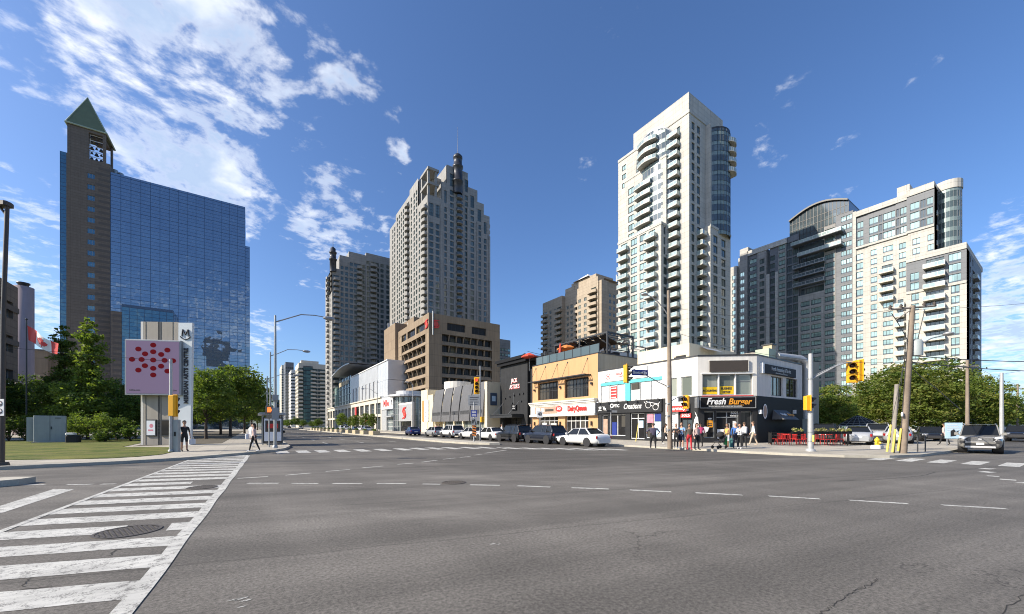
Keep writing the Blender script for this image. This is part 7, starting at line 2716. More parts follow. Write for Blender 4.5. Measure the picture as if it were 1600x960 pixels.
# ================================================================== CARS
PAINTS = {}
def paint(name, col, metal=0.2):
 m, q, b = newmat(name)
 b.inputs['Base Color'].default_value = (*col, 1)
 b.inputs['Roughness'].default_value = 0.32
 b.inputs['Metallic'].default_value = metal
 b.inputs['Coat Weight'].default_value = 0.7
 b.inputs['Coat Roughness'].default_value = 0.04
 MATS[name] = m
paint('paint_white', (0.74, 0.74, 0.72), 0)
paint('paint_silver', (0.42, 0.43, 0.44), .3)
paint('paint_grey', (0.26, 0.25, 0.225), .1)
paint('paint_black', (0.012, 0.013, 0.015), .1)
paint('paint_navy', (0.015, 0.02, 0.035), .2)
paint('paint_blue', (0.01, 0.02, 0.12), .3)
CARS = {
 'sedan': dict(L=4.75, W=1.82, H=1.45, zb=.22, r=.33, wb=2.75, belt=.92, hood=.86, trunk=.98, nose=.62, x=(1.05, .35, -1.05, -1.75), wr=.62),
 'suv': dict(L=4.62, W=1.86, H=1.68, zb=.30, r=.36, wb=2.69, belt=1.05, hood=1.02, trunk=1.08, nose=.80, x=(1.05, .45, -1.72, -2.12), wr=.68),
 'hatch': dict(L=4.35, W=1.78, H=1.47, zb=.22, r=.32, wb=2.62, belt=.95, hood=.88, trunk=1.0, nose=.62, x=(1.05, .35, -1.35, -1.98), wr=.62),
}
_carpart = {}
def car(label, pos, heading, kind, pt, group=None, z=0.0):
 c = CARS[kind]
 L, Wd, H = c['L'], c['W'] / 2, c['H']
 t = thing('parked_car' if group else 'car', label, 'car' if kind != 'suv' else 'suv', (pos[0], pos[1], z), heading, group)
 zb, bt, hd, tk, ns = c['zb'], c['belt'], c['hood'], c['trunk'], c['nose']
 xw0, xw1, xr1, xr0 = c['x']
 # lower body loft
 st = [(L / 2, .62, zb + .12, ns - .10), (L / 2 - .06, .80, zb + .04, ns), (L / 2 - .28, .93, zb, ns + .10), (L / 2 - .7, .98, zb, hd - .06), (xw0 + .05, 1, zb, hd), (xw0 - .3, 1, zb, bt),
   (0, 1, zb, bt + .01), (xr0 + .2, 1, zb, tk - .03), (xr0, .99, zb, tk), (-L / 2 + .3, .95, zb, tk - (.02 if kind == 'sedan' else .06)), (-L / 2 + .06, .84, zb + .06, tk - .12), (-L / 2, .68, zb + .12, tk - .28)]
 m = MB()
 rings = []
 for x, w, z0, z1 in st:
  w *= Wd
  rings.append([(x, -w * .8, z0), (x, w * .8, z0), (x, w * .95, z0 + .10), (x, w, z0 + (z1 - z0) * .45), (x, w * .985, z0 + (z1 - z0) * .72), (x, w * .93, z1 - .03), (x, w * .8, z1), (x, w * .4, z1 + .025),
      (x, -w * .4, z1 + .025), (x, -w * .8, z1), (x, -w * .93, z1 - .03), (x, -w * .985, z0 + (z1 - z0) * .72), (x, -w, z0 + (z1 - z0) * .45), (x, -w * .95, z0 + .10)])
 n = len(rings[0])
 vs = [p for r_ in rings for p in r_]
 fs = [(i * n + k, i * n + (k + 1) % n, (i + 1) * n + (k + 1) % n, (i + 1) * n + k) for i in range(len(rings) - 1) for k in range(n)]
 m.add(vs, fs, 0, smooth=True)
 m.add(rings[0], [tuple(range(n))]); m.add(rings[-1], [tuple(range(n))])
 m.build('body', pt, t)
 # cabin
 wb_, wr = Wd * .90, c['wr']
 g = MB()
 b0 = bt - .02
 P = lambda x, y, z_: (x, y, z_)
 rz_ = H - .05
 ws = [P(xw0, -wb_ * .95, hd - .02), P(xw0, wb_ * .95, hd - .02), P(xw1, wr, rz_), P(xw1, -wr, rz_)]
 rw = [P(xr0, -wb_ * .93, tk - .02), P(xr0, wb_ * .93, tk - .02), P(xr1, wr * .97, rz_ - .03), P(xr1, -wr * .97, rz_ - .03)]
 g.poly(ws); g.poly(rw)
 for s in (-1, 1):
  g.poly([P(xw0 - .12, s * wb_, b0), P(xr0 + .12, s * wb_, b0), P(xr1, s * (wr + .02), rz_), P(xw1, s * (wr + .02), rz_)])
  g.poly([P(xw0 - .12, s * wb_, b0), P(xw0, s * wb_ * .95, hd - .02), P(xw1, s * (wr), rz_), P(xw1, s * (wr + .02), rz_)])
  g.poly([P(xr0 + .12, s * wb_, b0), P(xr0, s * wb_ * .93, tk - .02), P(xr1, s * wr * .97, rz_ - .03), P(xr1, s * (wr + .02), rz_)])
 g.build('window', 'car_glass', t)
 rf = MB()
 k = 6
 vs, fs = [], []
 for i in range(k + 1):
  x = xw1 + .06 + (xr1 - xw1 - .1) * i / k
  zc = rz_ + .05 * math.sin(PI * (.15 + .7 * i / k))
  vs += [(x, -wr - .03, rz_ - .02), (x, -wr * .85, zc), (x, 0, zc + .015), (x, wr * .85, zc), (x, wr + .03, rz_ - .02)]
 for i in range(k):
  fs += [(5 * i + j, 5 * i + j + 1, 5 * i + 6 + j, 5 * i + 5 + j) for j in range(4)]
 rf.add(vs, fs, smooth=True)
 for s in (-1, 1):
  rf.tube((xw0 - .02, s * wb_ * .97, b0), (xw1 + .02, s * (wr + .01), rz_), .035, .03, 6)
  xb = (xw1 + xr1) / 2 + .05
  zz = lambda x: 0
  rf.tube((xb - .02, s * (wb_ + .005), b0), (xb - .08, s * (wr + .022), rz_), .035, .03, 6)
  rf.tube((xr0 + .07, s * wb_ * .97, b0), (xr1 + .02, s * (wr + .01), rz_ - .01), .07 if kind != 'suv' else .09, .05, 6)
  if kind == 'suv':
   rf.tube((xr1 + .55, s * (wb_ + .003), b0), (xr1 + .45, s * (wr + .022), rz_), .05, .04, 6)
   rf.path([(xw1 - .1, s * (wr - .02), rz_ + .0), (xw1 - .3, s * (wr - .02), rz_ + .08), (xr1 + .3, s * (wr - .02), rz_ + .08), (xr1 + .1, s * (wr - .02), rz_ + .0)], .02, 5)
 rf.build('roof', pt, t)
 # wheels
 r = c['r']
 if kind not in _carpart:
  ty, rim = MB(), MB()
  X = Matrix.Rotation(PI / 2, 4, 'X')
  ty.lathe([(r * .62, -.11), (r * .9, -.115), (r, -.08), (r, .08), (r * .9, .115), (r * .62, .11)], 22, 0, X)
  rim.lathe([(.02, .085), (r * .18, .085), (r * .2, .06), (r * .58, .05), (r * .64, .112), (r * .64, -.10), (r * .1, -.1)], 20, 0, X)
  for j in range(5):
   a = 2 * PI * j / 5
   rim.box(r * .15, r * .6, -.035, .035, .06, .10, 0, X @ rotz(a))
  dk = MB(); dk.lathe([(.01, .052), (r * .585, .056)], 16, 0, X)
  _carpart[kind] = (ty.mesh('tyre', ['rubber']), rim.mesh('rim', ['rim_metal']), dk.mesh('rim_disc', ['car_plastic']))
 for sx_ in (1, -1):
  for s in (1, -1):
   xw = sx_ * c['wb'] / 2 + .02
   w_ = bpy.data.objects.new('wheel', _carpart[kind][0]); COL.objects.link(w_); w_.parent = t
   w_.location = (xw, s * (Wd - .115), r); w_.rotation_euler = (0, 0, 0 if s < 0 else PI)
   for q_ in (1, 2):
    o = bpy.data.objects.new(('rim', 'hub')[q_ - 1], _carpart[kind][q_]); COL.objects.link(o); o.parent = w_
 for sx_ in (1, -1):
  for s in (1, -1):
   ar = MB()
   xw = sx_ * c['wb'] / 2 + .02
   Xa = Matrix.Translation((xw, s * (Wd - .2), r + .02)) @ Matrix.Rotation(PI / 2, 4, 'X')
   ar.lathe([(r + .045, -.203), (r + .045, .203)], 24, 0, Xa)
   ar.build('wheel_arch', 'car_plastic', t)
 if kind == 'suv':
  for s in (-1, 1):
   ar = MB(); ar.box(-c['wb'] / 2, c['wb'] / 2, s * (Wd - .02) - .03, s * (Wd - .02) + .03, zb, zb + .16)
   ar.build('side_sill', 'car_plastic', t)
 # lamps, plates, mirrors
 for s in (1, -1):
  m = MB(); m.bevbox(-.02, .1, -.22, .22, -.07, .07, .02, 0, Matrix.Translation((L / 2 - .15, s * Wd * .68, ns + .02)) @ rotz(-s * .42)); m.build('headlight', 'lamp_clear', t)
  m = MB(); m.bevbox(-.05, .06, -.17, .17, -.1, .1, .02, 0, Matrix.Translation((-L / 2 + .11, s * Wd * .74, tk - .24)) @ rotz(s * .38)); m.build('tail_light', 'lamp_red', t)
  m = MB(); m.bevbox(-.07, .07, -.1, .1, -.07, .08, .03, 0, Matrix.Translation((xw0 - .25, s * (Wd + .07), bt + .07))); m.box(xw0 - .25, xw0 - .2, min(s * (Wd - .08), s * (Wd + .02)), max(s * (Wd - .08), s * (Wd + .02)), bt - .01, bt + .05); m.build('wing_mirror', pt, t)
 m = MB(); m.box(-L / 2 - .025, -L / 2 + .04, -.26, .26, tk - .42, tk - .29); m.build('licence_plate', 'plate_white', t)
 m = MB(); m.box(-L / 2 - .015, -L / 2 + .1, -Wd * .68, Wd * .68, zb + .08, zb + .26); m.build('rear_bumper', 'car_plastic' if kind == 'suv' else pt, t)
 m = MB(); m.box(L / 2 - .05, L / 2 + .015, -.45, .45, ns - .30, ns - .08); m.build('grille', 'car_plastic', t)
 return t
GP = 'cars parked along the east kerb'
for px, k, p, lb in ((910, 'sedan', 'paint_white', 'white sedan parked by the optician, nearest of the row at the east kerb'),
      (851, 'suv', 'paint_navy', 'dark navy suv parked before the orange ice cream building'),
      (803, 'suv', 'paint_black', 'black suv parked in front of the black restaurant'),
      (767, 'sedan', 'paint_white', 'white sedan parked directly left of the black suv'),
      (738.5, 'sedan', 'paint_white', 'white sedan partly hidden behind the striped median sign post'),
      (706, 'suv', 'paint_white', 'white suv parked below the slanted grey panels'),
      (679.5, 'hatch', 'paint_silver', 'silver hatchback parked between the white suv and the blue car'),
      (645, 'sedan', 'paint_blue', 'dark blue car parked before the glass rotunda')):
 y, D_ = at_x(px, 22.2)
 car(lb, (22.2, y), PI / 2 - (.12 if px == 645 else 0), k, p, GP)
for px, k, p, lb in ((573, 'sedan', 'paint_silver', 'small silver car far up the east kerb beside the arcade'), (567, 'suv', 'paint_white', 'small white suv far up the east kerb beside the arcade'),
      (556, 'sedan', 'paint_black', 'small black car far up the east kerb by the arcade'), (535, 'suv', 'paint_white', 'small white suv farthest up the east kerb near the dark glass hall'),
      (541, 'sedan', 'paint_white', 'small white car second farthest up the east kerb')):
 y, D_ = at_x(px, 22.2)
 car(lb, (22.2, y), PI / 2, k, p, 'small distant cars at the east kerb')
car('dark blue car coming down the avenue beside the bus shelter', (5.0, at_x(437, 5.0)[0]), -PI / 2, 'sedan', 'paint_navy')
for X_, px, p in ((5.4, 418, 'paint_black'), (9.0, 425, 'paint_silver'), (12.4, 437, 'paint_black'), (9.0, 414, 'paint_black'), (20, 470, 'paint_grey'), (20, 452, 'paint_black'), (12.4, 420, 'paint_white')):
 car('tiny distant car in the avenue traffic', (X_, at_x(px, X_)[0]), -PI / 2, 'sedan', p, 'distant cars in the avenue')
# oncoming grey suv at the right: built with its own front
sx_, sy_ = pxdir(1523)
D_ = 22.6
suv = car('grey suv with chrome front waiting at the right crosswalk', (sx_ * D_ + 2.0, sy_ * D_), PI + .10, 'suv', 'paint_grey')
suv.scale = (.95, .93, 1.02)
for ch in list(suv.children):
 if ch.name.startswith(('grille', 'headlight')):
  bpy.data.objects.remove(ch)
L = CARS['suv']['L'] / 2
gr = MB(); gr.prism([(-.52, .70), (.52, .70), (.66, .80), (.50, .93), (-.50, .93), (-.66, .80)], 0, .09, 0, Matrix(((0, 0, 1, L - .06), (1, 0, 0, 0), (0, 1, 0, 0), (0, 0, 0, 1))))
go = gr.build('grille', 'car_plastic', suv)
gr = MB()
for a, b in (((-.66, .80), (-.50, .945)), ((-.50, .945), (.50, .945)), ((.50, .945), (.66, .80)), ((-.66, .80), (-.52, .69)), ((-.52, .69), (.52, .69)), ((.52, .69), (.66, .80))):
 gr.tube((L + .03, *a), (L + .03, *b), .014, .014, 5)
for z in (.76, .82, .88):
 gr.box(L + .0, L + .036, -.5, .5, z - .005, z + .005)
gr.box(L + .037, L + .06, -.07, .07, .80, .87)
gr.build('grille_trim', 'rim_metal', go)
for s in (1, -1):
 m = MB(); m.prism([(0, .84), (.02, .96), (.30, 1.0), (.32, .90), (.1, .83)], 0, .12, 0, Matrix(((0, -s * 0, 1, L - .20), (s, 0, 0, s * .56), (0, 1, 0, 0), (0, 0, 0, 1))))
 m.build('headlight', 'lamp_clear', suv)
 m = MB(); m.box(L - .12, L + .0, min(s * .62, s * .84), max(s * .62, s * .84), .60, .74); m.build('fog_light_housing', 'car_plastic', suv)
m = MB(); m.box(L - .1, L + .02, -.62, .62, .46, .60); m.build('lower_intake', 'car_plastic', suv)
m = MB(); m.bevbox(L - .12, L + .05, -.62, .62, .34, .44, .02); m.build('skid_plate', 'rim_metal', suv)
m = MB(); m.box(L + .02, L + .05, -.16, .16, .52, .63); pl = m.build('licence_plate', 'plate_white', suv)
GL = 'cars in the park side lot'
for (px, D_, hd, k, p, lb) in ((1340, 31.5, .25, 'sedan', 'paint_silver', 'silver sedan parked behind the yellow hydrant'), (1372, 36, .2, 'suv', 'paint_silver', 'silver suv parked second in the lot behind the hydrant'),
        (1404, 33.5, .15, 'sedan', 'paint_silver', 'silver sedan seen behind the yellow guy guards'), (1452, 38, PI + .3, 'sedan', 'paint_black', 'black car parked facing out below the layered trees'),
        (1290, 36, .2, 'suv', 'paint_black', 'black suv parked behind the patio chairs'), (1592, 40, PI, 'suv', 'paint_black', 'dark suv far up the side street at the right edge')):
 a, b = pxdir(px)
 car(lb, (a * D_, b * D_), hd, k, p, GL if px != 1592 else None, z=.145 if px != 1592 else 0)
# ================================================================== STREET FURNITURE
def signal_head(t, loc, rz, n=3, lit=None, w=.36, vis=.28, name='signal_head'):
 """yellow traffic signal facing -y before rotation"""
 h = .36 * n + .1
 X = Matrix.Translation(loc) @ rotz(rz)
 m = MB(); m.bevbox(-w / 2 - .06, w / 2 + .06, -.02, .02, -.05, h + .05, .03, 0, X); m.bevbox(-w / 2, w / 2, .0, .24, 0, h, .03, 0, X)
 m.bevbox(-w / 2, w / 2, -.06, .0, 0, h, .02, 0, X)
 o = m.build(name, 'signal_yellow', t)
 for k in range(n):
  z = h - .05 - .36 * (k + .5)
  ln = MB()
  ln.lathe([(.13, 0), (.10, .03), (.01, .045)], 14, 0, X @ Matrix.Translation((0, -.061, z)) @ Matrix.Rotation(PI / 2, 4, 'X'))
  mt = 'lens_dark'
  if lit == k:
   mt = 'lamp_on'
  ln.build('lens', mt, o)
  v = MB()
  q = 12
  vs, fs = [], []
  for i in range(q + 1):
   a = -.25 * PI + 1.5 * PI * i / q
   c, s_ = math.cos(a) * .155, math.sin(a) * .155
   d = vis * (.45 + .55 * max(s_ / .155, 0) ** .5 if s_ > 0 else .35)
   vs += [(c, -.06, z + s_), (c, -.06 - d, z + s_ - .02)]
  fs = [(2 * i, 2 * i + 1, 2 * i + 3, 2 * i + 2) for i in range(q)]
  v.add(vs, fs, 0, X)
  v.build('visor', 'signal_yellow' if name == 'signal_head_far' else 'signal_black', o)
 return o
pm_, q_, b_ = newmat('lamp_on')
b_.inputs['Base Color'].default_value = (.8, .03, .02, 1)
b_.inputs['Emission Color'].default_value = (1, .06, .04, 1)
b_.inputs['Emission Strength'].default_value = 1.6
MATS['lamp_on'] = pm_
pm_, q_, b_ = newmat('hand_on')
b_.inputs['Base Color'].default_value = (.8, .2, .02, 1)
b_.inputs['Emission Color'].default_value = (1, .10, .01, 1)
b_.inputs['Emission Strength'].default_value = .9
MATS['hand_on'] = pm_
def at(px, py, z=.13):
 x, y = gnd(px, py, z)
 D = FPX * (CAM_H - z) / (py - HOR)
 return x, y, D
def lamppost(px, py, arm_px, top_py, head_py, label, z=.13, mat='galvanised', X_=None):
 if X_ is None:
  x, y, D = at(px, py, z)
 else:
  y, D = at_x(px, X_); x = X_
 t = thing('street_lamp', label, 'street lamp', (x, y, z))
 H = zof(top_py, D) - z
 m = MB(); m.path([(0, 0, 0), (0, 0, H * .5), (0, 0, H)], .11, 10, r1=.065); m.lathe([(.17, 0), (.17, .12), (.12, .2)], 12)
 m.build('pole', mat, t)
 ax = (arm_px - px) * D / FPX
 sg = 1 if ax > 0 else -1
 a = abs(ax) / .83
 hz = zof(head_py, D) - z
 m = MB()
 m.path([(0, 0, H - .45), (sg * a * .2, 0, H - .15), (sg * a * .5, 0, hz + .0), (sg * a * .78, 0, hz + .08), (sg * a, 0, hz + .05)], .045, 8, r1=.03)
 m.build('arm', mat, t)
 m = MB()
 X = Matrix.Translation((sg * (a + .25), 0, hz)) @ Matrix.Diagonal((1, .42, .35, 1))
 m.ball((0, 0, 0), .42, 0, X)
 o = m.build('lamp_head', 'frame_grey', t)
 m = MB(); m.ball((0, 0, -.12), .3, 0, X); m.build('lens', 'glass_rail', o)
 return t, D, H
lp, D1, H1 = lamppost(430, 700.5, 489, 493, 486, 'tall grey street lamp with curved arm nearest the bus shelter')
lamppost(422.5, 0, 461, 550, 544, 'second grey street lamp up the west pavement, behind the nearest', X_=1.6)
lamppost(417.5, 0, 448, 588, 584, 'third grey street lamp farther up the west pavement', X_=1.6)
lamppost(645, 0, 639, 601, 598, 'grey street lamp before the glass rotunda', X_=24.8)
lamppost(590, 0, 573, 613, 609, 'grey street lamp before the stone arcade shops', X_=24.8)
# box, signs and hand signal on the near lamp
m = MB(); m.box(-.18, .18, -.3, -.1, H1 * .36, H1 * .36 + .35); m.box(-.13, .13, -.22, -.12, 3.1, 3.5); m.box(-.2, .2, -.15, -.12, 1.9, 2.7); m.build('sign_plate', 'frame_grey', lp)
x, y, D = at(420.5, 699)
t = thing('pedestrian_signal', 'pedestrian signal with lit orange hand beside the bus shelter', 'pedestrian signal', (x, y, .13))
m = MB(); m.tube((0, 0, 0), (0, 0, 2.9), .045, .04, 8); m.build('pole', 'galvanised', t)
hz = zof(650, D) - .13
F_ = text_frame((0, -.1, hz + .42), (RX, RY))
m = MB(); m.box(-.28, .28, -.28, .28, -.2, 0, 0, F_); m.build('housing', 'signal_black', t)
hd = MB()
hd.box(-.13, .13, -.17, .05, .002, .012, 0, F_)
for i in range(4):
 hd.box(-.13 + .068 * i, -.075 + .068 * i, .05, .2 - abs(i - 1.5) * .03, .002, .012, 0, F_)
hd.box(.13, .2, -.1, .06, .002, .012, 0, F_)
hd.build('hand_symbol', 'hand_on', t)
m = MB(); m.box(-.2, .2, -.62, -.32, -.12, 0, 0, F_); m.build('lower_box', 'frame_dark', t)
# wires over the street
def wire(p, q, sag, label, r=.012, name='overhead_wire'):
 t = thing(name, label, 'wire', p)
 P, Q = Vector(p), Vector(q)
 n = 14
 m = MB(); m.path([((Q - P) * (i / n)) + Vector((0, 0, -sag * 4 * (i / n) * (1 - i / n))) for i in range(n + 1)], r, 4)
 m.build('cable', 'frame_dark', t)
# ---- bus shelter
x0, y0, D = at(399, 692); x1, y1 = gnd(441, 697, .13)
t = thing('bus_shelter', 'glass bus shelter with advertising panel and flat grey roof on the west pavement', 'bus shelter', (.65, 35.5, .13), PI / 2)
m = MB()
for a in (0, 1.6, 3.4):
 for b in (-1.3, 0):
  m.box(a - .04, a + .04, b - .04, b + .04, 0, 2.35)
m.build('post', 'frame_grey', t)
m = MB(); m.box(-.3, 3.8, -1.55, .3, 2.35, 2.47); m.box(-.2, 3.7, -1.45, .2, 2.47, 2.53); m.build('roof', 'galvanised', t)
m = MB(); m.box(.06, 1.54, .0, .02, .2, 2.2); m.box(1.66, 3.34, .0, .02, .2, 2.2); m.box(3.39, 3.41, -1.2, -.06, .2, 2.2); m.build('glass_panel', 'glass_rail', t)
m = MB(); m.box(-.13, -.03, -1.3, .0, .15, 2.15); ap = m.build('advertising_panel', 'frame_dark', t)
m = MB(); m.box(-.14, -.131, -1.22, -.08, .3, 2.05); m.build('poster', 'plate_white', ap)
m = MB(); m.box(-.148, -.141, -1.15, -.15, 1.02, 1.9); m.build('poster_picture', 'brown_panel', ap)
m = MB(); m.box(-.155, -.149, -1.0, -.3, 1.3, 1.65); m.build('poster_patch', 'sign_red', ap)
# ---- arts centre pylon
x, y, D = at(220, 695.5, .14)
ang = R(-31)
t = thing('sign_pylon', 'beige and white arts centre pylon with pink screen of red dots', 'sign', (x, y, .12), ang)
Wt = 2.78; Wf = 1.05; H = zof(507, D + .8) - .12
m = MB(); m.box(0, .18, 0, .5, 0, H); m.build('white_edge', 'stucco_white', t)
m = MB(); m.box(.2, Wt - .0, 0, .5, 0, H); bd = m.build('beige_body', 'limestone_beige', t)
m = MB()
for s in (.38, .2 + 1.1, .2 + 1.2, .2 + 1.3, 2.38):
 m.box(s - .02, s + .02, -.012, -.002, 0, H)
m.build('groove', 'charcoal', bd)
m = MB()
m.add([(Wt + .02, -.02, 0), (Wt + Wf * .86, -.02, 0), (Wt + Wf, -.02, H - .05), (Wt + .02, -.02, H - .05), (Wt + .02, .2, 0), (Wt + Wf * .86, .2, 0), (Wt + Wf, .2, H - .05), (Wt + .02, .2, H - .05)],
  [(0, 1, 2, 3), (4, 5, 6, 7), (0, 1, 5, 4), (1, 2, 6, 5), (2, 3, 7, 6), (0, 3, 7, 4)])
fo = m.build('white_fin', 'fin_white', t)
Xv = Matrix(((0, -1, 0, Wt + .62), (0, 0, -1, -.05), (1, 0, 0, (7.80 + 2.95) / 2), (0, 0, 0, 1)))
text_obj('lettering', 'MERIDIAN ARTS CENTRE', .42, 'sign_text_dark', fo, Xv, bold=.03, ext=.03, sx=.92)
m = MB()
for a, b in (((-.26, -.26), (-.2, .26)), ((-.2, .26), (0, -.14)), ((0, -.14), (.2, .26)), ((.2, .26), (.26, -.26))):
 m.tube((Wt + .56 + a[0], -.05, 8.72 + a[1]), (Wt + .56 + b[0], -.05, 8.72 + b[1]), .042, .042, 6)
m.path([(Wt + .56 + .38 * math.cos(q), -.05, 8.52 + .30 * math.sin(q)) for q in np.linspace(PI * 1.08, PI * 1.92, 10)], .035, 5)
m.build('emblem', 'sign_text_dark', fo)
for a, b, mt, nm in ((.50, 1.12, 'plate_white', 'poster_case'), (1.60, 2.2, 'glass_store', 'display_case')):
 m = MB(); m.box(a - .08, b + .08, -.08, -.013, .70, 1.98); c_ = m.build(nm, 'frame_dark', t)
 m = MB(); m.box(a, b, -.09, -.081, .78, 1.9); k_ = m.build('poster', mt, c_)
 if nm == 'poster_case':
  m = MB(); m.add([(a + .35 + .14 * math.cos(i * PI / 6), -.094, 1.5 + .16 * math.sin(i * PI / 6)) for i in range(12)], [tuple(range(12))]); m.build('poster_picture', 'sign_pink', c_); m = MB(); m.box(a + .12, a + .48, -.096, -.091, 1.1, 1.22); m.build('poster_picture', 'sign_pink', c_)
m = MB()
for i in range(5):
 m.box(1.30, 1.36, -.02, -.0125, .9 + i * .25, 1.0 + i * .25)
m.build('side_lettering', 'sign_text_dark', t)
# led screen, turned a little
Sx = Matrix.Translation((-.62, -.64, 0)) @ rotz(R(6))
m = MB(); m.bevbox(0, 3.80, 0, .45, 3.85, 8.08, .04, 0, Sx); sc_ = m.build('screen_frame', 'frame_grey', t)
pm_, q_, b_ = newmat('screen_mauve')
b_.inputs['Base Color'].default_value = (.17, .13, .21, 1)
b_.inputs['Emission Color'].default_value = (.55, .40, .58, 1)
b_.inputs['Emission Strength'].default_value = .10
MATS['screen_mauve'] = pm_
b_.inputs['Roughness'].default_value = .9
b_.inputs['Specular IOR Level'].default_value = .08
pm_, q_, b_ = newmat('screen_red')
b_.inputs['Base Color'].default_value = (.15, .004, .010, 1)
b_.inputs['Emission Color'].default_value = (.5, .01, .03, 1)
b_.inputs['Emission Strength'].default_value = .02
MATS['screen_red'] = pm_
b_.inputs['Roughness'].default_value = .9
b_.inputs['Specular IOR Level'].default_value = .08
m = MB(); m.box(.11, 3.69, -.012, .0, 3.96, 7.97, 0, Sx); m.build('screen', 'screen_mauve', sc_)
dots = [(445, 208), (245, 257), (638, 290), (445, 306), (335, 332), (553, 350), (160, 407), (288, 414), (445, 427), (600, 437), (715, 447), (333, 507), (552, 520), (245, 570), (445, 549), (638, 594), (445, 646)]
for dx_, dy_ in dots:
 m = MB()
 u = (dx_ - 80) / 720.0
 yt = 118 + u * 62; yb = 915 + u * 8
 v = (yb - dy_) / (yb - yt)
 cx_, cz_ = .11 + 3.58 * u, 3.96 + 4.01 * v
 m.add([(cx_ + .21 * math.cos(i * PI / 9), -.016, cz_ + .185 * math.sin(i * PI / 9)) for i in range(18)], [tuple(range(18))], 0, Sx)
 m.build('red_dot', 'screen_red', sc_)
Xs = Sx @ Matrix(((1, 0, 0, .68), (0, 0, -1, -.016), (0, 1, 0, 4.22), (0, 0, 0, 1)))
text_obj('lettering', 'tolive.com', .17, 'sign_text_dark', sc_, Xs, bold=.03, ext=.002)
Xs = Sx @ Matrix(((1, 0, 0, 3.25), (0, 0, -1, -.016), (0, 1, 0, 4.22), (0, 0, 0, 1)))
text_obj('lettering', 'TO Live', .16, 'sign_text_dark', sc_, Xs, bold=.03, ext=.002)
# ---- signal pole and controller at the left corner
x, y, D = at(267, 706.5)
t = thing('signal_pole', 'slim pale metal signal pole in front of the arts centre screen', 'pole', (x, y, .13))
Hp = zof(562, D) - .13
m = MB(); m.path([(0, 0, 0), (0, 0, Hp)], .085, 10, r1=.07); m.lathe([(.13, 0), (.13, .1), (.09, .14)], 10); m.build('pole', 'galvanised_light', t)
so = signal_head(t, (.12, .10, zof(650, D) - .13), R(150), 3, w=.30, vis=.26)
m = MB(); m.tube((0, 0, 2.2), (.15, .1, 2.2), .03); m.tube((0, 0, 3.0), (.15, .1, 3.0), .03); m.build('bracket', 'galvanised', t)
t = thing('controller_cabinet', 'tall narrow grey signal cabinet attached beside the slim pale pole', 'cabinet', (x + .08, y - .02, .13), R(-25))
m = MB(); m.bevbox(-.04, .26, 0, .26, 0, 1.85, .02); m.build('box', 'cabinet_grey', t)
m = MB(); m.box(.07, .16, -.02, -.001, .9, 1.15); m.build('door_lock', 'charcoal', t)
# grey utility cabinet on the lawn
x, y, D = at(52, 692, .155)
t = thing('utility_cabinet', 'large grey steel utility cabinet on the lawn among shrubs', 'cabinet', (x, y, .155), R(12))
wc = 1.85
m = MB(); m.bevbox(0, wc, 0, 1.0, .06, 2.35, .03); m.box(-.40, -.02, .3, 1.0, .1, 2.2); co = m.build('box', 'cabinet_grey', t)
m = MB(); m.box(wc / 2 - .01, wc / 2 + .01, -.012, -.001, .15, 2.35); m.box(wc / 2 + .05, wc / 2 + .1, -.05, -.001, 1.15, 1.4); m.box(wc * .65, wc * .85, -.012, -.001, 2.12, 2.18); m.build('door_handle', 'charcoal', t)
m = MB(); m.box(-.1, wc + .1, -.1, 1.1, 0, .06); m.build('plinth', 'kerb_concrete', t)
t = thing('small_enclosure', 'low dark equipment with white cover right of the grey cabinet', 'enclosure', (*gnd(100.5, 692, .155), .155), R(-10))
m = MB(); m.bevbox(0, .85, 0, .6, 0, .65, .1); m.build('box', 'charcoal', t)
m = MB(); m.bevbox(.05, .6, -.05, .5, .66, .86, .06); m.build('cover', 'stucco_white', t)
# ---- dark lamp column at the far left with parking signs
x, y, D = at(3, 727.5)
t = thing('street_lamp', 'dark brown street lamp column with box head at the left edge', 'street lamp', (x, y, .13), R(-34))
Hp = zof(322, D) - .13
m = MB(); m.path([(0, 0, 0), (.06, 0, Hp * .6), (.20, 0, Hp)], .075, 10, r1=.06); m.build('pole', 'brown_panel', t)
m = MB(); m.bevbox(-.95, .30, -.16, .16, Hp - .02, Hp + .16, .05); m.tube((.2, 0, Hp - .4), (-.1, 0, Hp), .04); m.build('lamp_head', 'brown_panel', t)
m = MB(); m.tube((0, 0, 0), (0, 0, .12), .2, .17, 10); m.build('base', 'brown_panel', t)
m = MB(); m.box(-.12, .20, -.10, -.085, zof(650, D) - .13, zof(624, D) - .13); po = m.build('parking_sign', 'sign_white', t)
m = MB()
for k in (0, 1):
 zc = zof(631 + 12 * k, D) - .13
 m.path([(.04 + .10 * math.cos(q), -.104, zc + .10 * math.sin(q)) for q in np.linspace(0, 2 * PI, 13)], .012, 4)
 m.tube((-.03, -.104, zc + .07), (.11, -.104, zc - .07), .012, .012, 4)
m.build('sign_symbol', 'charcoal', po)
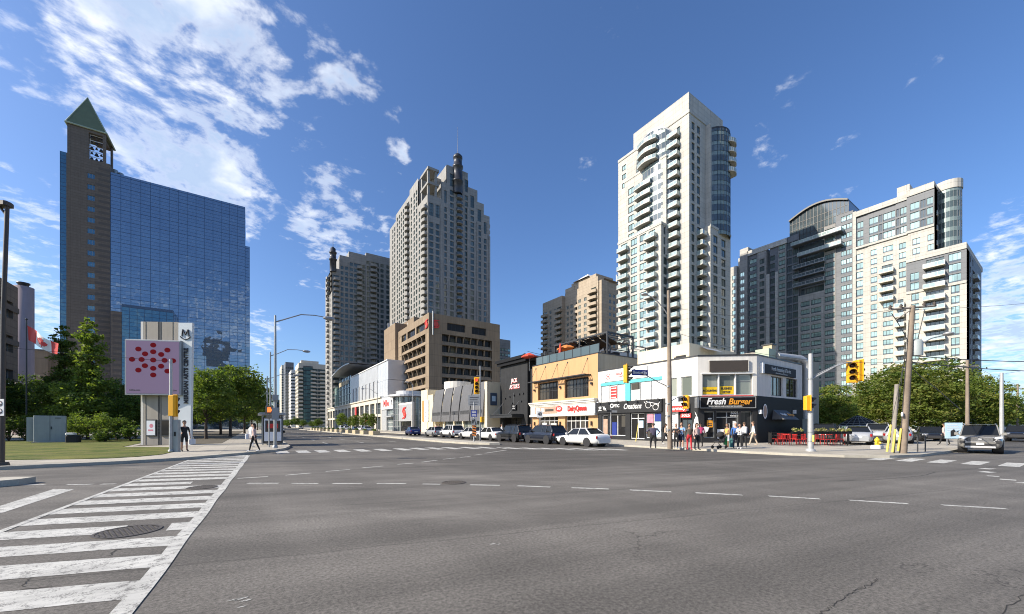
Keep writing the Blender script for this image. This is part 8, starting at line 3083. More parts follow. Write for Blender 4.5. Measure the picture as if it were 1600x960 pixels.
# ---- flag on its pole
x, y = [c * 40 for c in pxdir(41.5)]
t = thing('flagpole', 'thin dark flagpole beside the brown office at the left', 'flagpole', (x, y, .14))
Hf = zof(502, 40)
m = MB(); m.tube((0, 0, 0), (0, 0, Hf), .07, .05, 8); m.ball((0, 0, Hf + .06), .1); m.build('pole', 'frame_dark', t)
t = thing('flag', 'drooping red and white maple leaf flag flying from the thin pole', 'flag', (x, y, Hf - .1), R(-30))
n = 24
def fp(u, v):
 return (.08 + 2.95 * u, .12 * math.sin(u * 9 + v), -.35 - 1.9 * u ** .85 - (1.5 - .35 * u) * v + .10 * math.sin(u * 7))
m = MB()
vs = [fp(i / n, j / 6) for i in range(n + 1) for j in range(7)]
for i in range(n):
 for j in range(6):
  a = i * 7 + j
  m.add([vs[a], vs[a + 1], vs[a + 8], vs[a + 7]], [(0, 1, 2, 3)], 0 if (i < n * .27 or i >= n * .73) else 1)
fo = m.build('cloth', ['sign_red', 'sign_white'], t)
lf = [(0, .5), (.08, .32), (.2, .38), (.16, .12), (.32, .24), (.36, .16), (.5, .14), (.42, .0), (.46, -.06), (.22, -.26), (.24, -.34), (.03, -.30), (.03, -.5), (-.03, -.5), (-.03, -.30), (-.24, -.34), (-.22, -.26), (-.46, -.06), (-.42, 0), (-.5, .14), (-.36, .16), (-.32, .24), (-.16, .12), (-.2, .38), (-.08, .32)]
m = MB()
P = [fp(.5 + a * .34, .5 - b * .75) for a, b in lf]
c_ = fp(.5, .5)
for i in range(len(P)):
 m.add([c_, P[i], P[(i + 1) % len(P)]], [(0, 1, 2)])
m.v = [(a, b - .03, c) for a, b, c in m.v]
m.build('maple_leaf', 'sign_red', fo)
pos_pole = (at(267, 706.5)[0], at(267, 706.5)[1])
wire((pos_pole[0], pos_pole[1], zof(565, at(267, 706.5)[2])), (-30, 26, 6.2), .25, 'thin cable crossing in front of the arts centre screen')
# ---- median signal cluster
x, y, D = at(740.5, 690.2, .16)
t = thing('median_sign_post', 'sign post on the median nose with striped marker, arrow and blue signs', 'sign post', (x, y, .16))
F_ = text_frame((0, -.06, 0), (RX, RY))
zz = lambda py: zof(py, D) - .16
m = MB(); m.tube((0, 0, 0), (0, 0, zz(628)), .07, .07, 8); m.build('post', 'galvanised_light', t)
def plate(nm, a, b, yt, yb, mat, off=0.0, par=None):
 m = MB(); m.box(a, b, zz(yb), zz(yt), off, off + .02, 0, F_)
 return m.build(nm, mat, par or t)
ho = plate('hazard_marker', -.19, .19, 665, 682, 'signal_black')
m = MB()
for k in range(5):
 z0 = zz(682) + k * .24
 m.add([(-.18, z0 + .10, .024), (.18, z0, .024), (.18, min(z0 + .12, zz(665)), .024), (-.18, min(z0 + .22, zz(665)), .024)], [(0, 1, 2, 3)], 0, F_)
m.build('stripe', 'parasol_orange', ho)
ao = plate('keep_right_sign', -.25, .25, 653.5, 664.5, 'frame_grey', .0)
m = MB(); m.add([(-.18, zz(656), .024), (-.05, zz(656), .024), (-.04, zz(660), .024), (-.12, zz(663.5), .024), (-.2, zz(660), .024)], [tuple(range(5))], 0, F_)
m.path([F_ @ Vector(p) for p in ((.12, zz(663.8), .03), (.12, zz(660.5), .03), (.02, zz(658), .03), (.0, zz(655), .03))], .03, 4)
m.build('arrow_symbol', 'signal_black', ao)
bo = plate('blue_sign', -.3, .26, 641, 651.5, 'sign_blue')
m = MB()
for k in range(4):
 m.box(-.22, .18, zz(650.4 - k * 2.4), zz(649.6 - k * 2.4), .021, .026, 0, F_)
m.build('sign_print', 'sign_white', bo)
wo_ = plate('white_regulation_sign', -.55, .55, 618, 634, 'frame_grey', -.02)
m = MB()
for k in range(4):
 m.box(-.42, .3 + .1 * (k % 2), zz(632.5 - k * 3.5), zz(631.5 - k * 3.5), .001, .006, 0, F_)
m.build('sign_print', 'sign_text_dark', wo_)
x2, D2 = px_on_y(750.3, y + 1.5), (y + 1.5) / pxdir(750.3)[1]
t = thing('traffic_signal', 'yellow four lens traffic signal with red lit on the median pole', 'traffic signal', (x2, y + 1.5, .16))
z2 = lambda py: zof(py, D2) - .16
m = MB(); m.path([(0, 0, 0), (0, 0, z2(572))], .08, 8, r1=.055); m.build('pole', 'galvanised', t)
m = MB(); m.tube((0, 0, z2(612)), (-.45, -.15, z2(612)), .03); m.tube((0, 0, z2(588)), (-.45, -.15, z2(588)), .03); m.build('bracket', 'galvanised', t)
so = signal_head(t, (-.52, -.25, z2(616)), -YAW, 4, 0, w=.42, vis=.22)
so.scale = (1, 1, 1)
m = MB(); m.bevbox(-.05, .32, -.3, -.08, z2(660), z2(651.5), .03); m.build('pedestrian_box', 'signal_yellow', t)
# ---- wooden pole with lamp and signals, corner by the optician
x, y, D = at(1047, 700.5)
t = thing('wooden_pole', 'wooden utility pole with cobra head lamp before the optician shop', 'utility pole', (x, y, .13))
z2 = lambda py: zof(py, D) - .13
w2 = lambda px: (px - 1047) * D / FPX
Hp = z2(455)
m = MB(); m.path([(0, 0, -.05), (w2(1045) * .83, 0, Hp * .5), (w2(1042) * .83, 0, Hp)], .17, 12, r1=.10); m.build('pole', 'wood_pole', t)
Rv = Vector((RX, RY, 0))
Pp = lambda px, py, d=0: Rv * w2(px) + Vector((FX * d, FY * d, z2(py)))
m = MB(); m.path([Pp(1043, 492), Pp(1036, 481), Pp(1028, 472), Pp(1018, 464), Pp(1010, 461)], .035, 8); m.build('lamp_arm', 'galvanised', t)
m = MB(); m.ball(Pp(1007, 460.5), .3, 0, None, 12, (1.0, .7, .3)); m.build('lamp_head', 'galvanised_light', t)
m = MB(); m.path([Pp(1043, 604), Pp(1030, 598), Pp(1012, 588), Pp(990, 577)], .035, 8); m.build('signal_arm', 'galvanised', t)
m = MB(); m.path([Pp(1043, 631), Pp(1052, 625), Pp(1060, 620.5), Pp(1071, 619)], .035, 8); m.build('signal_arm', 'galvanised', t)
for py in (604, 631, 650, 672):
 m = MB(); m.tube((Pp(1044.3, py + 1)), (Pp(1044.2, py - 1)), .175, .17, 12); m.build('strap', 'galvanised', t)
s1 = thing('traffic_signal', 'yellow three lens traffic signal left of the blue street name sign', 'traffic signal', tuple(Vector((x, y, .13)) + Pp(980.5, 598)))
signal_head(s1, (0, 0, 0), R(25), 3, w=.36, vis=.30)
s1 = thing('traffic_signal', 'small yellow traffic signal hanging low right of the wooden pole', 'traffic signal', tuple(Vector((x, y, .13)) + Pp(1071.5, 638)))
signal_head(s1, (0, 0, 0), R(-95), 2, w=.30, vis=.30)
s1 = thing('street_name_sign', 'blue street name sign beside the yellow traffic signal', 'street sign', tuple(Vector((x, y, .13)) + Pp(1000, 582.5)))
F_ = text_frame((0, 0, 0), (RX * .97 + FX * .22, RY * .97 + FY * .22))
m = MB(); m.box(-.6, .6, -.19, .19, -.03, 0, 0, F_); bo = m.build('plate', 'sign_blue', s1)
text_obj('lettering', 'Elmwood Av', .27, 'sign_white', bo, F_ @ Matrix.Translation((0, 0, .006)), bold=.02, ext=.004, sx=.75)
# ---- metal pole with mast arm on the corner island
x, y, D = at(1266.5, 705.5)
t = thing('signal_pole', 'thick galvanised signal pole with curved mast arm by the patio', 'pole', (x, y, .13))
z2 = lambda py: zof(py, D) - .13
w2 = lambda px: (px - 1266.5) * D / FPX
m = MB(); m.path([(0, 0, 0), (0, 0, z2(553))], .15, 14, r1=.115); m.lathe([(.24, 0), (.24, .1), (.17, .16)], 14); m.build('pole', 'galvanised_light', t)
m = MB(); m.path([Pp(1267, 593), Pp(1284, 584), Pp(1305, 573), Pp(1320, 567.5), Pp(1332, 566), Pp(1344, 566)], .05, 8); m.path([Pp(1267, 590), Pp(1300, 573.5), Pp(1318, 566.5)], .02, 5); m.build('mast_arm', 'galvanised_light', t)
for py in (592, 640, 676, 690):
 m = MB(); m.tube(Pp(1266.5, py + 1), Pp(1266.5, py - 1), .15, .15, 12); m.build('strap', 'galvanised', t)
m = MB(); m.box(-.12, .05, -.2, -.12, z2(690), z2(680)); m.build('push_button', 'guard_yellow', t)
o3 = Vector((x, y, .13))
s1 = thing('traffic_signal', 'yellow traffic signal with dark red lens hanging from the mast arm', 'traffic signal', tuple(o3 + Pp(1331.5, 597)))
signal_head(s1, (0, 0, 0), R(-62), 3, w=.42, vis=.25)
s1 = thing('traffic_signal', 'yellow signal back housing at the very end of the mast arm', 'traffic signal', tuple(o3 + Pp(1343, 595)))
signal_head(s1, (0, 0, 0), R(60), 3, w=.40, vis=.2)
s1 = thing('traffic_signal', 'small yellow signal with black visors fixed low on the thick pole', 'traffic signal', tuple(o3 + Pp(1261, 641)))
signal_head(s1, (0, -.1, 0), R(48), 2, w=.30, vis=.30)
# ---- leaning wooden pole with cross arms
x, y, D = at(1411, 708.5)
t = thing('wooden_pole', 'tall leaning wooden utility pole with crossarm, transformer and lamp', 'utility pole', (x, y, .13))
z2 = lambda py: zof(py, D) - .13
w2 = lambda px: (px - 1411) * D / FPX
m = MB(); m.path([Pp(1411, 710), Pp(1418, 600), Pp(1426, 478)], .165, 12, r1=.11); m.build('pole', 'wood_pole', t)
m = MB(); m.path([Pp(1403, 708, .3), Pp(1410, 600, .3)], .10, 8); m.build('stub_pole', 'wood_grey', t)
m = MB(); m.tube(Pp(1390, 484), Pp(1462, 478), .055, .055, 6); m.tube(Pp(1400, 500), Pp(1424, 484), .03, .03, 6); m.build('crossarm', 'wood_grey', t)
m = MB()
for px in (1391, 1408, 1444, 1460):
 m.lathe([(.05, 0), (.09, .05), (.05, .1), (.09, .15), (.05, .2), (.02, .25)], 10, 0, Matrix.Translation(Pp(px, 484 - (px - 1390) * .08)))
m.build('insulator', 'brown_panel', t)
m = MB(); m.lathe([(.26, 0), (.26, .75), (.2, .85), (.05, .9)], 14, 0, Matrix.Translation(Pp(1432, 556))); m.build('transformer', 'cabinet_grey', t)
m = MB(); m.path([Pp(1424, 552), Pp(1436, 540), Pp(1455, 529), Pp(1476, 524)], .03, 8); m.build('lamp_arm', 'galvanised', t)
m = MB(); m.ball(Pp(1482, 522), .33, 0, None, 12, (1.1, .7, .32)); m.build('lamp_head', 'galvanised_light', t)
m = MB(); m.path([Pp(1393, 490), Pp(1400, 500), Pp(1412, 520), Pp(1424, 545)], .02, 5); m.path([Pp(1445, 484), Pp(1440, 505), Pp(1434, 530), Pp(1432, 540)], .02, 5)
m.path([Pp(1424, 575), Pp(1440, 590), Pp(1466, 610), Pp(1500, 640)], .02, 5); m.build('drop_cable', 'frame_dark', t)
m = MB(); m.lathe([(.13, -.03), (.13, .03)], 14, 0, Matrix.Translation(Pp(1407, 648, -.1)) @ Matrix.Rotation(PI / 2, 4, 'X') @ rotz(0)); m.build('round_plate', 'sign_white', t)
for i, (pa, ya, pb, yb) in enumerate(((1386, 706, 1392, 664), (1394.5, 707, 1399, 671), (1403, 705, 1408, 670))):
 g = thing('guy_wire_guard', ('leftmost', 'middle', 'rightmost')[i] + ' of the yellow guy wire guards by the leaning pole', 'wire guard', (x, y, .13))
 m = MB(); m.tube(Pp(pa, ya), Pp(pb, yb), .055, .05, 8); m.build('guard', 'guard_yellow', g)
 m = MB(); m.tube(Pp(pb, yb), Pp(1414 + i * 3, 560 - i * 30), .012, .012, 4); m.build('wire', 'frame_dark', g)
P3 = Vector((x, y, .13))
def hydrant(px, py):
 x, y, D = at(px, py)
 t = thing('fire_hydrant', 'yellow fire hydrant on a white base by the silver cars', 'fire hydrant', (x, y, .13))
 m = MB(); m.lathe([(.17, 0), (.17, .05), (.12, .07), (.12, .5), (.15, .52), (.15, .56), (.12, .62), (.06, .7), (.03, .76)], 14); bo = m.build('body', 'hydrant_yellow', t)
 m = MB(); m.tube((-.2, 0, .42), (.2, 0, .42), .055, .055, 10); m.tube((0, 0, .38), (0, -.2, .38), .07, .07, 10); m.build('nozzle', 'hydrant_yellow', bo)
 m = MB(); m.bevbox(-.42, .42, -.25, .25, -.01, .22, .05); m.build('base', 'stucco_white', t)
hydrant(1370.5, 701)
for i, (px, py) in enumerate(((1433, 706), (1445, 706))):
 x_, y_, D_ = at(px, py)
 b_ = thing('bicycle_stand', ('dark metal post nearest the leaning wooden pole', 'dark metal post second from the leaning wooden pole')[i], 'post', (x_, y_, .13))
 m = MB(); m.path([(0, -.02, 0), (0, -.02, .9), (0, .05, 1.0)], .03, 6); m.box(-.05, .05, -.05, .02, .6, .8); m.build('post', 'frame_dark', b_)
# ---- poles further right
def simple_pole(px, D, yb, yt, r, mat, label, arm=None, name='utility_pole'):
 a, b = pxdir(px)
 t = thing(name, label, 'utility pole', (a * D, b * D, .1))
 H = zof(yt, D) - .1
 m = MB(); m.path([(0, 0, 0), (0, 0, H)], r, 10, r1=r * .7); m.build('pole', mat, t)
 if arm:
  m = MB(); m.tube((-arm * RX, -arm * RY, H - .6), (arm * RX, arm * RY, H - .6), .05, .05, 6); m.build('crossarm', 'wood_grey', t)
 return Vector((a * D, b * D, H))
q1 = simple_pole(1511.5, 34, 0, 562, .15, 'wood_pole', 'straight wooden pole with crossarm behind the grey suv', 1.0)
q2 = simple_pole(1565, 28, 0, 583, .13, 'galvanised_light', 'pale metal pole right behind the grey suv')
q3 = simple_pole(1590, 52, 0, 600, .14, 'wood_pole', 'small wooden pole at the right edge of the picture', .8)
top = P3 + Pp(1426, 484); mid = P3 + Pp(1423, 566); md2 = P3 + Pp(1424, 556)
cor = Vector((at(1047, 700.5)[0], at(1047, 700.5)[1], 9.6))
wire(md2, (60, -3.8, 7.4), .5, 'upper thick black cable running right from the leaning pole', .028)
wire(mid, (60, -4.2, 6.3), .5, 'lower thick black cable running right from the leaning pole', .028)
wire(top, (62, -4.5, 13.5), .5, 'thin top wire rising right from the leaning pole', .012)
wire(top - Rv * 1.0, cor, .6, 'thin wire between the leaning pole and the optician pole', .010)
wire(mid - Rv * .1, cor - Vector((0, 0, 1.6)), .7, 'lower thin wire between the leaning pole and the optician pole', .012)
wire(q1 - Vector((0, 0, .5)), mid, .4, 'wire from the straight wooden pole to the leaning pole', .012)
wire(q1, q3, .3, 'wire from the straight wooden pole to the small far pole', .012)
wire(q2, (50, -6, 8), .2, 'thin wire from the pale metal pole to the right', .010)
# ---- pale notice board, gazebo
x, y, D = at(1490, 697)
t = thing('notice_board', 'pale blue notice board behind the grey suv bonnet', 'notice board', (x, y, .13), R(-50))
m = MB(); m.box(-.5, .5, -.03, .03, .55, 1.72); bo = m.build('board', 'sign_paleblue', t)
m = MB(); m.box(-.42, -.36, -.02, .02, 0, .55); m.box(.36, .42, -.02, .02, 0, .55); m.build('leg', 'frame_grey', t)
m = MB()
for k in range(5):
 m.box(-.4, .2 + .05 * k, -.04, -.031, 1.55 - k * .13, 1.6 - k * .13)
m.build('board_print', 'fin_white', bo)
m = MB(); m.prism([(-.2, .7), (.1, .75), (.3, 1.15), (.1, 1.05), (0, 1.25), (-.2, 1.1)], 0, .01, 0, Matrix(((1, 0, 0, 0), (0, 0, -1, -.035), (0, 1, 0, 0), (0, 0, 0, 1)))); m.build('board_picture', 'charcoal', bo)
a, b = pxdir(1340)
t = thing('gazebo', 'small park gazebo with patterned grey shingle roof behind the silver sedans', 'gazebo', (a * 46, b * 46, .14), R(20))
rs = 1.95
m = MB()
z0, z1 = 1.75, 3.0
z0 = zof(672, 46) + .35
z1 = zof(654, 46) + .3
m.add([(-rs, -rs, z0), (rs, -rs, z0), (rs, rs, z0), (-rs, rs, z0), (0, 0, z1)], [(0, 1, 4), (1, 2, 4), (2, 3, 4), (3, 0, 4), (3, 2, 1, 0)])
ro = m.build('roof', 'charcoal', t)
m = MB()
for k in range(1, 5):
 f = k / 5
 z = z0 + (z1 - z0) * f + .02
 r_ = rs * (1 - f)
 for p, q in (((-r_, -r_), (r_, -r_)), ((r_, -r_), (r_, r_)), ((-r_, r_), (-r_, -r_)), ((r_, r_), (-r_, r_))):
  m.tube((*p, z), (*q, z), .03, .03, 4)
for p, q in (((-rs, -rs), (rs, -rs)), ((rs, -rs), (rs, rs)), ((-rs, rs), (-rs, -rs))):
 for k in range(7):
  f = k / 6
  e = (p[0] + (q[0] - p[0]) * f, p[1] + (q[1] - p[1]) * f)
  m.tube((*e, z0 + .02), (e[0] * .15, e[1] * .15, z0 + (z1 - z0) * .85 + .03), .025, .025, 4)
 m.tube((*p, z0), (*q, z0), .07, .07, 6)
m.build('roof_batten', 'frame_grey', ro)
for sx_ in (-1, 1):
 for sy_ in (-1, 1):
  m = MB(); m.box(sx_ * rs * .85 - .07, sx_ * rs * .85 + .07, sy_ * rs * .85 - .07, sy_ * rs * .85 + .07, 0, z0); m.build('post', 'stucco_white', t)
# distant white houses by the right edge
t = thing('apartment_block', 'distant low white building over the trees at the right edge', 'building', (pxdir(1588)[0] * 150, pxdir(1588)[1] * 150, 0))
m = MB(); m.box(-2, 40, -8, 6, 0, zof(630, 150)); m.build('wall', 'stucco_white', t)
m = MB()
for i in range(5):
 m.box(-2.05, -2.0, -7 + i * 2.6, -5.6 + i * 2.6, 6, 8.2)
m.build('window', 'glass_dark', t)
# ---- planters on the median
pl0 = thing('planter', 'x', 'planter', (15.8, 62, .16), 0, 'long planters on the avenue median')
m = MB(); m.bevbox(-.55, .55, -1.3, 1.3, 0, .62, .04); m.build('box', 'planter_tan', pl0)
m = MB(); m.box(-.45, .45, -1.2, 1.2, .56, .66); m.build('soil', 'soil', pl0)
o = bpy.data.objects.new('plants', leaf_mesh([(0, -.7, .75, .4, .5, .2), (0, .5, .75, .4, .6, .2)], 260, .09, MD, 5, clump=16)); COL.objects.link(o); o.parent = pl0
pl0['label'] = 'tan concrete planter on the avenue median, one of a straight row of alike planters'
for i in range(1, 13):
 copy_tree(pl0, None, None, (15.8, 62 + i * 6.2, .16))
# ---- cafe patio
def chair(loc, rz):
 t = thing('patio_chair', 'red metal chair on the railed patio beside the black burger wall', 'chair', loc, rz, 'red chairs on the burger patio')
 m = MB(); m.bevbox(-.22, .22, -.22, .22, .43, .46, .02); m.build('seat', 'red_paint', t)
 m = MB(); m.box(-.22, .22, .2, .225, .80, .88)
 for i in range(5):
  m.box(-.2 + i * .095, -.18 + i * .095, .2, .22, .46, .8)
 m.build('backrest', 'red_paint', t)
 for sx_ in (-1, 1):
  for sy_ in (-1, 1):
   m = MB(); m.tube((sx_ * .19, sy_ * .19, .44), (sx_ * .23, sy_ * .24, 0), .014, .014, 6); m.build('leg', 'red_paint', t)
 return t
def patio_pt(px, D):
 a, b = pxdir(px)
 return (a * D, b * D)
c0 = chair((*patio_pt(1209, 31), .13), .4)
for px, D_, rz in ((1218, 30.2, 2.6), (1222, 31.5, -.5), (1245, 30, 1.2), (1252, 29.4, -2.4), (1239, 31.8, .2), (1290, 29.4, .9), (1297, 30.2, -1.1), (1305, 29.2, 2.9), (1281, 30.6, -.4), (1312, 30.4, .5), (1258, 31.2, .8), (1228, 29.6, 1.9)):
 copy_tree(c0, None, None, (*patio_pt(px, D_), .13), rz)
for i, (px, D_) in enumerate(((1214, 30.8), (1249, 30.4), (1293, 30))):
 t = thing('patio_table', ('small dark patio table nearest the black wall', 'small dark patio table left of the thick signal pole', 'small dark patio table right of the thick signal pole')[i], 'table', (*patio_pt(px, D_), .13))
 m = MB(); m.lathe([(.38, .72), (.38, .75), (.01, .755)], 16); m.build('tabletop', 'charcoal', t)
 m = MB(); m.tube((0, 0, 0), (0, 0, .72), .035, .035, 8); m.lathe([(.24, 0), (.24, .03), (.04, .05)], 12); m.build('pedestal', 'charcoal', t)
t = thing('patio_fence', 'low black metal railing around the red chair patio', 'fence', (0, 0, .13))
pts = [patio_pt(1201, 32), patio_pt(1206, 29.4), patio_pt(1262, 28.3), patio_pt(1324, 28.6), patio_pt(1330, 31.5)]
for i in range(len(pts) - 1):
 p, q = Vector((*pts[i], 0)), Vector((*pts[i + 1], 0))
 m = MB()
 n = int((q - p).length / .13)
 for k in range(n + 1):
  c = p + (q - p) * k / n
  m.box(c.x - .009, c.x + .009, c.y - .009, c.y + .009, .06, .95)
 m.tube(p + Vector((0, 0, .95)), q + Vector((0, 0, .95)), .022, .022, 6); m.tube(p + Vector((0, 0, .12)), q + Vector((0, 0, .12)), .018, .018, 6)
 m.tube(p, p + Vector((0, 0, 1.0)), .03, .03, 6)
 m.build('rail_panel', 'black_paint', t)
for i, (px, D_) in enumerate(((1246, 28.6), (1283, 28.5), (1303, 28.6), (1321, 29.5))):
 t = thing('flower_box', ('yellow flower box on the patio railing left of the thick pole', 'yellow flower box on the railing right of the thick pole', 'yellow flower box second right of the thick pole', 'yellow flower box at the far end of the patio railing')[i], 'planter', (*patio_pt(px, D_), 1.0), R(-30))
 m = MB(); m.bevbox(-.45, .45, -.12, .12, 0, .2, .02); m.build('box', 'black_paint', t)
 o = bpy.data.objects.new('flowers', leaf_mesh([(-.25, 0, .3, .25, .16, .14), (.2, 0, .3, .28, .16, .15)], 420, .04, ['leaf_flower', 'leaf_bright', 'leaf_flower'], 70 + i, clump=12)); COL.objects.link(o); o.parent = t
# ---- small posts and signs on the east pavement
def post_sign(px, X_, label, h, parts, name='sign_post', mat='galvanised'):
 y, D = at_x(px, X_)
 t = thing(name, label, 'sign', (X_, y, .13))
 m = MB(); m.tube((0, 0, 0), (0, 0, h), .035, .035, 8); m.build('post', mat, t)
 F_ = text_frame((0, -.05, 0), (RX, RY))
 for (a, b, c, d, mt, tx, sz) in parts:
  m = MB(); m.box(a, b, c, d, -.02, 0, 0, F_); po = m.build('plate', mt, t)
  if tx:
   text_obj('lettering', tx, sz, 'sign_text_dark' if mt != 'sign_blue' else 'sign_white', po, F_ @ Matrix.Translation(((a + b) / 2, (c + d) / 2, .003)), bold=.04, ext=.002, sx=.85)
 return t
post_sign(954.5, 25.3, 'thin grey post with two dark sign plates before the optician', 2.95, [(-.42, -.05, 2.65, 2.85, 'charcoal', '', 0), (.08, .5, 2.62, 2.8, 'frame_grey', '', 0)])
post_sign(843, 25.0, 'speed limit 40 sign on a post before the ice cream windows', 3.0, [(-.30, .30, 2.35, 3.05, 'sign_white', '40', .5)])
t = thing('leaning_rod', 'yellow rod leaning before the optician door', 'rod', (*at(993.5, 690)[:2], .13))
m = MB(); m.tube((0, 0, 0), (.25, -.1, 1.75), .04, .03, 8); m.build('rod', 'guard_yellow', t)
# ================================================================== PEOPLE
SK = {}
def cmat(name, col):
 if name not in MATS:
  pmat(name, col, 0.85, .1, 8)
 return name
cmat('skin_light', (.50, .30, .21)); cmat('skin_tan', (.32, .19, .12)); cmat('skin_brown', (.14, .08, .05))
cmat('hair_dark', (.02, .015, .012)); cmat('hair_brown', (.10, .06, .035)); cmat('hair_grey', (.45, .43, .40))
cmat('cloth_black', (.018, .018, .02)); cmat('cloth_navy', (.03, .035, .07)); cmat('cloth_blue', (.05, .15, .42)); cmat('cloth_sky', (.25, .42, .70))
cmat('cloth_white', (.70, .70, .70)); cmat('cloth_pink', (.62, .45, .40)); cmat('cloth_magenta', (.55, .06, .16)); cmat('cloth_red', (.55, .03, .04))
cmat('cloth_brown', (.09, .075, .06)); cmat('cloth_yellow', (.65, .42, .10)); cmat('cloth_beige', (.50, .40, .30)); cmat('cloth_purple', (.07, .06, .10)); cmat('cloth_green', (.04, .35, .12)); cmat('cloth_teal', (.05, .16, .17))
def person(label, loc, rz, top='cloth_black', bottom='cloth_black', skin='skin_light', hair='hair_dark', shoes='cloth_black', pose='stand', h=1.7, girth=1.0,
   sleeve='long', legs='long', hairlen='short', group=None, seed=0):
 s = h / 1.75
 rnd = random.Random(seed)
 V, E, Rd, LB = [], [], [], []
 def v(x, y, z, r):
  V.append((x * s, y * s, z * s)); Rd.append((r * s, r * s)); return len(V) - 1
 def e(a, b, l):
  E.append((a, b)); LB.append(l)
 g = girth
 walk = .15 if pose == 'walk' else .03
 pel = v(0, 0, .96, .135 * g)
 wai = v(0, .0, 1.10, .125 * g); che = v(0, 0, 1.30, .145 * g); nb_ = v(0, .0, 1.44, .085 * (g ** .5)); nk = v(0, -.01, 1.52, .052); hb = v(0, -.02, 1.60, .06)
 e(pel, wai, 'top'); e(wai, che, 'top'); e(che, nb_, 'top'); e(nb_, nk, 'skin'); e(nk, hb, 'skin')
 for sd in (-1, 1):
  st = walk * sd
  hp = v(sd * .095 * g, 0, .90, .10 * g); kn = v(sd * .10 * g, -st * .9 - .01, .50, .062 * g ** .5); an = v(sd * .105 * g, -st * 1.5 + (.06 if st < 0 and pose == 'walk' else 0), .10, .043); ft = v(sd * .12 * g, -st * 1.5 - .16, .035, .035)
  e(pel, hp, 'bottom'); e(hp, kn, 'bottom'); e(kn, an, 'shin'); e(an, ft, 'shoe')
  sh = v(sd * .19 * (g ** .6), 0, 1.40, .058 * g ** .5)
  if pose == 'phone' or (pose == 'point' and sd > 0):
   el = v(sd * .25 * (g ** .7), -.02, 1.14, .042); wr = v(sd * .10, -.27, 1.22, .028)
  elif pose == 'push':
   el = v(sd * .24, -.08, 1.14, .042); wr = v(sd * .2, -.36, 1.05, .028)
  elif pose == 'hip':
   el = v(sd * .36 * (g ** .5), .06, 1.16, .042); wr = v(sd * .22 * g, -.10, 1.03, .028)
  else:
   sw = -walk * sd
   el = v(sd * .25 * (g ** .7), .02 - sw * .3, 1.12, .042); wr = v(sd * .26 * (g ** .7), -.05 - sw * 1.0, .88, .028)
  e(che, sh, 'top'); e(sh, el, 'arm'); e(el, wr, 'fore')
 me = bpy.data.meshes.new('tmp'); me.from_pydata(V, E, []); me.update()
 o = bpy.data.objects.new('tmp', me); COL.objects.link(o)
 o.modifiers.new('skin', 'SKIN'); sub = o.modifiers.new('sub', 'SUBSURF'); sub.levels = 1; sub.render_levels = 1
 sv_ = me.skin_vertices[0].data
 for i, r in enumerate(Rd):
  sv_[i].radius = r; sv_[i].use_root = (i == 0)
 bpy.context.view_layer.update()
 ev = o.evaluated_get(bpy.context.evaluated_depsgraph_get())
 bm_ = bpy.data.meshes.new_from_object(ev)
 bpy.data.objects.remove(o); bpy.data.meshes.remove(me)
 mats = [skin, top, bottom, shoes, hair, 'sign_text_dark', 'cloth_white']
 mp = {'skin': 0, 'top': 1, 'bottom': 2, 'shoe': 3, 'shin': 2 if legs == 'long' else 0, 'arm': 1, 'fore': 1 if sleeve == 'long' else 0}
 if sleeve == 'none': mp['arm'] = 0
 m = MB()
 A_ = [(Vector(V[a]), Vector(V[b]), l) for (a, b), l in zip(E, LB)]
 co = [tuple(x.co) for x in bm_.vertices]
 base = len(m.v); m.v.extend(co)
 for p in bm_.polygons:
  c = p.center
  best, bl = 9, 'top'
  for a, b, l in A_:
   ab = b - a
   t_ = max(0, min(1, (c - a).dot(ab) / ab.length_squared))
   d_ = (a + ab * t_ - c).length
   if d_ < best: best, bl = d_, l
  if bl == 'bottom' and legs == 'shorts' and c.z < .58 * s: k = 0
  else: k = mp[bl]
  if bl in ('bottom',) and legs == 'dress': k = 1 if c.z > .5 * s else 0
  if bl == 'top' and c.z < .97 * s: k = 2 if legs != 'dress' else 1
  m.f.append([i + base for i in p.vertices]); m.m.append(k); m.sm.append(True)
 bpy.data.meshes.remove(bm_)
 # head with face
 hz = 1.665 * s
 m.ball((0, -.025 * s, hz), .1 * s, 0, None, 14, (.80, .95, 1.18))
 m.ball((0, -.118 * s, hz - .012 * s), .019 * s, 0, None, 6, (.7, 1, 1.2))
 for sd in (-1, 1):
  m.ball((sd * .032 * s, -.108 * s, hz + .014 * s), .012 * s, 5, None, 6)
  m.ball((sd * .082 * s, -.02 * s, hz), .022 * s, 0, None, 6, (.5, .8, 1.2))
 m.box(-.026 * s, .026 * s, -.112 * s, -.10 * s, hz - .056 * s, hz - .046 * s, 5)
 # hands
 for a, b, l in A_:
  if l != 'fore': continue
  d = (b - a).normalized()
  sd = 1 if b.x > 0 else -1
  side = d.cross(Vector((sd, 0, 0)) if abs(d.x) < .8 else Vector((0, 0, 1))).normalized()
  nrm = side.cross(d).normalized()
  pc = b + d * .05 * s
  X = Matrix.Translation(pc) @ Matrix((side, nrm, d)).transposed().to_4x4()
  m.ball((0, 0, 0), .045 * s, 0, X, 8, (.95, .42, 1.1))
  for i, L_ in enumerate((.055, .068, .064, .048)):
   x_ = (-.03 + .02 * i) * s
   m.path([X @ Vector((x_, 0, .03 * s)), X @ Vector((x_, .006 * s, (.03 + L_ * .6) * s)), X @ Vector((x_, .025 * s, (.03 + L_) * s))], .0095 * s, 5, 0, None, .007 * s)
  m.path([X @ Vector((-.035 * s, 0, -.01 * s)), X @ Vector((-.062 * s, .008 * s, .02 * s)), X @ Vector((-.06 * s, .02 * s, .05 * s))], .011 * s, 5, 0, None, .008 * s)
 z0 = min(p[2] for p in m.v)
 o = m.build('person', mats)
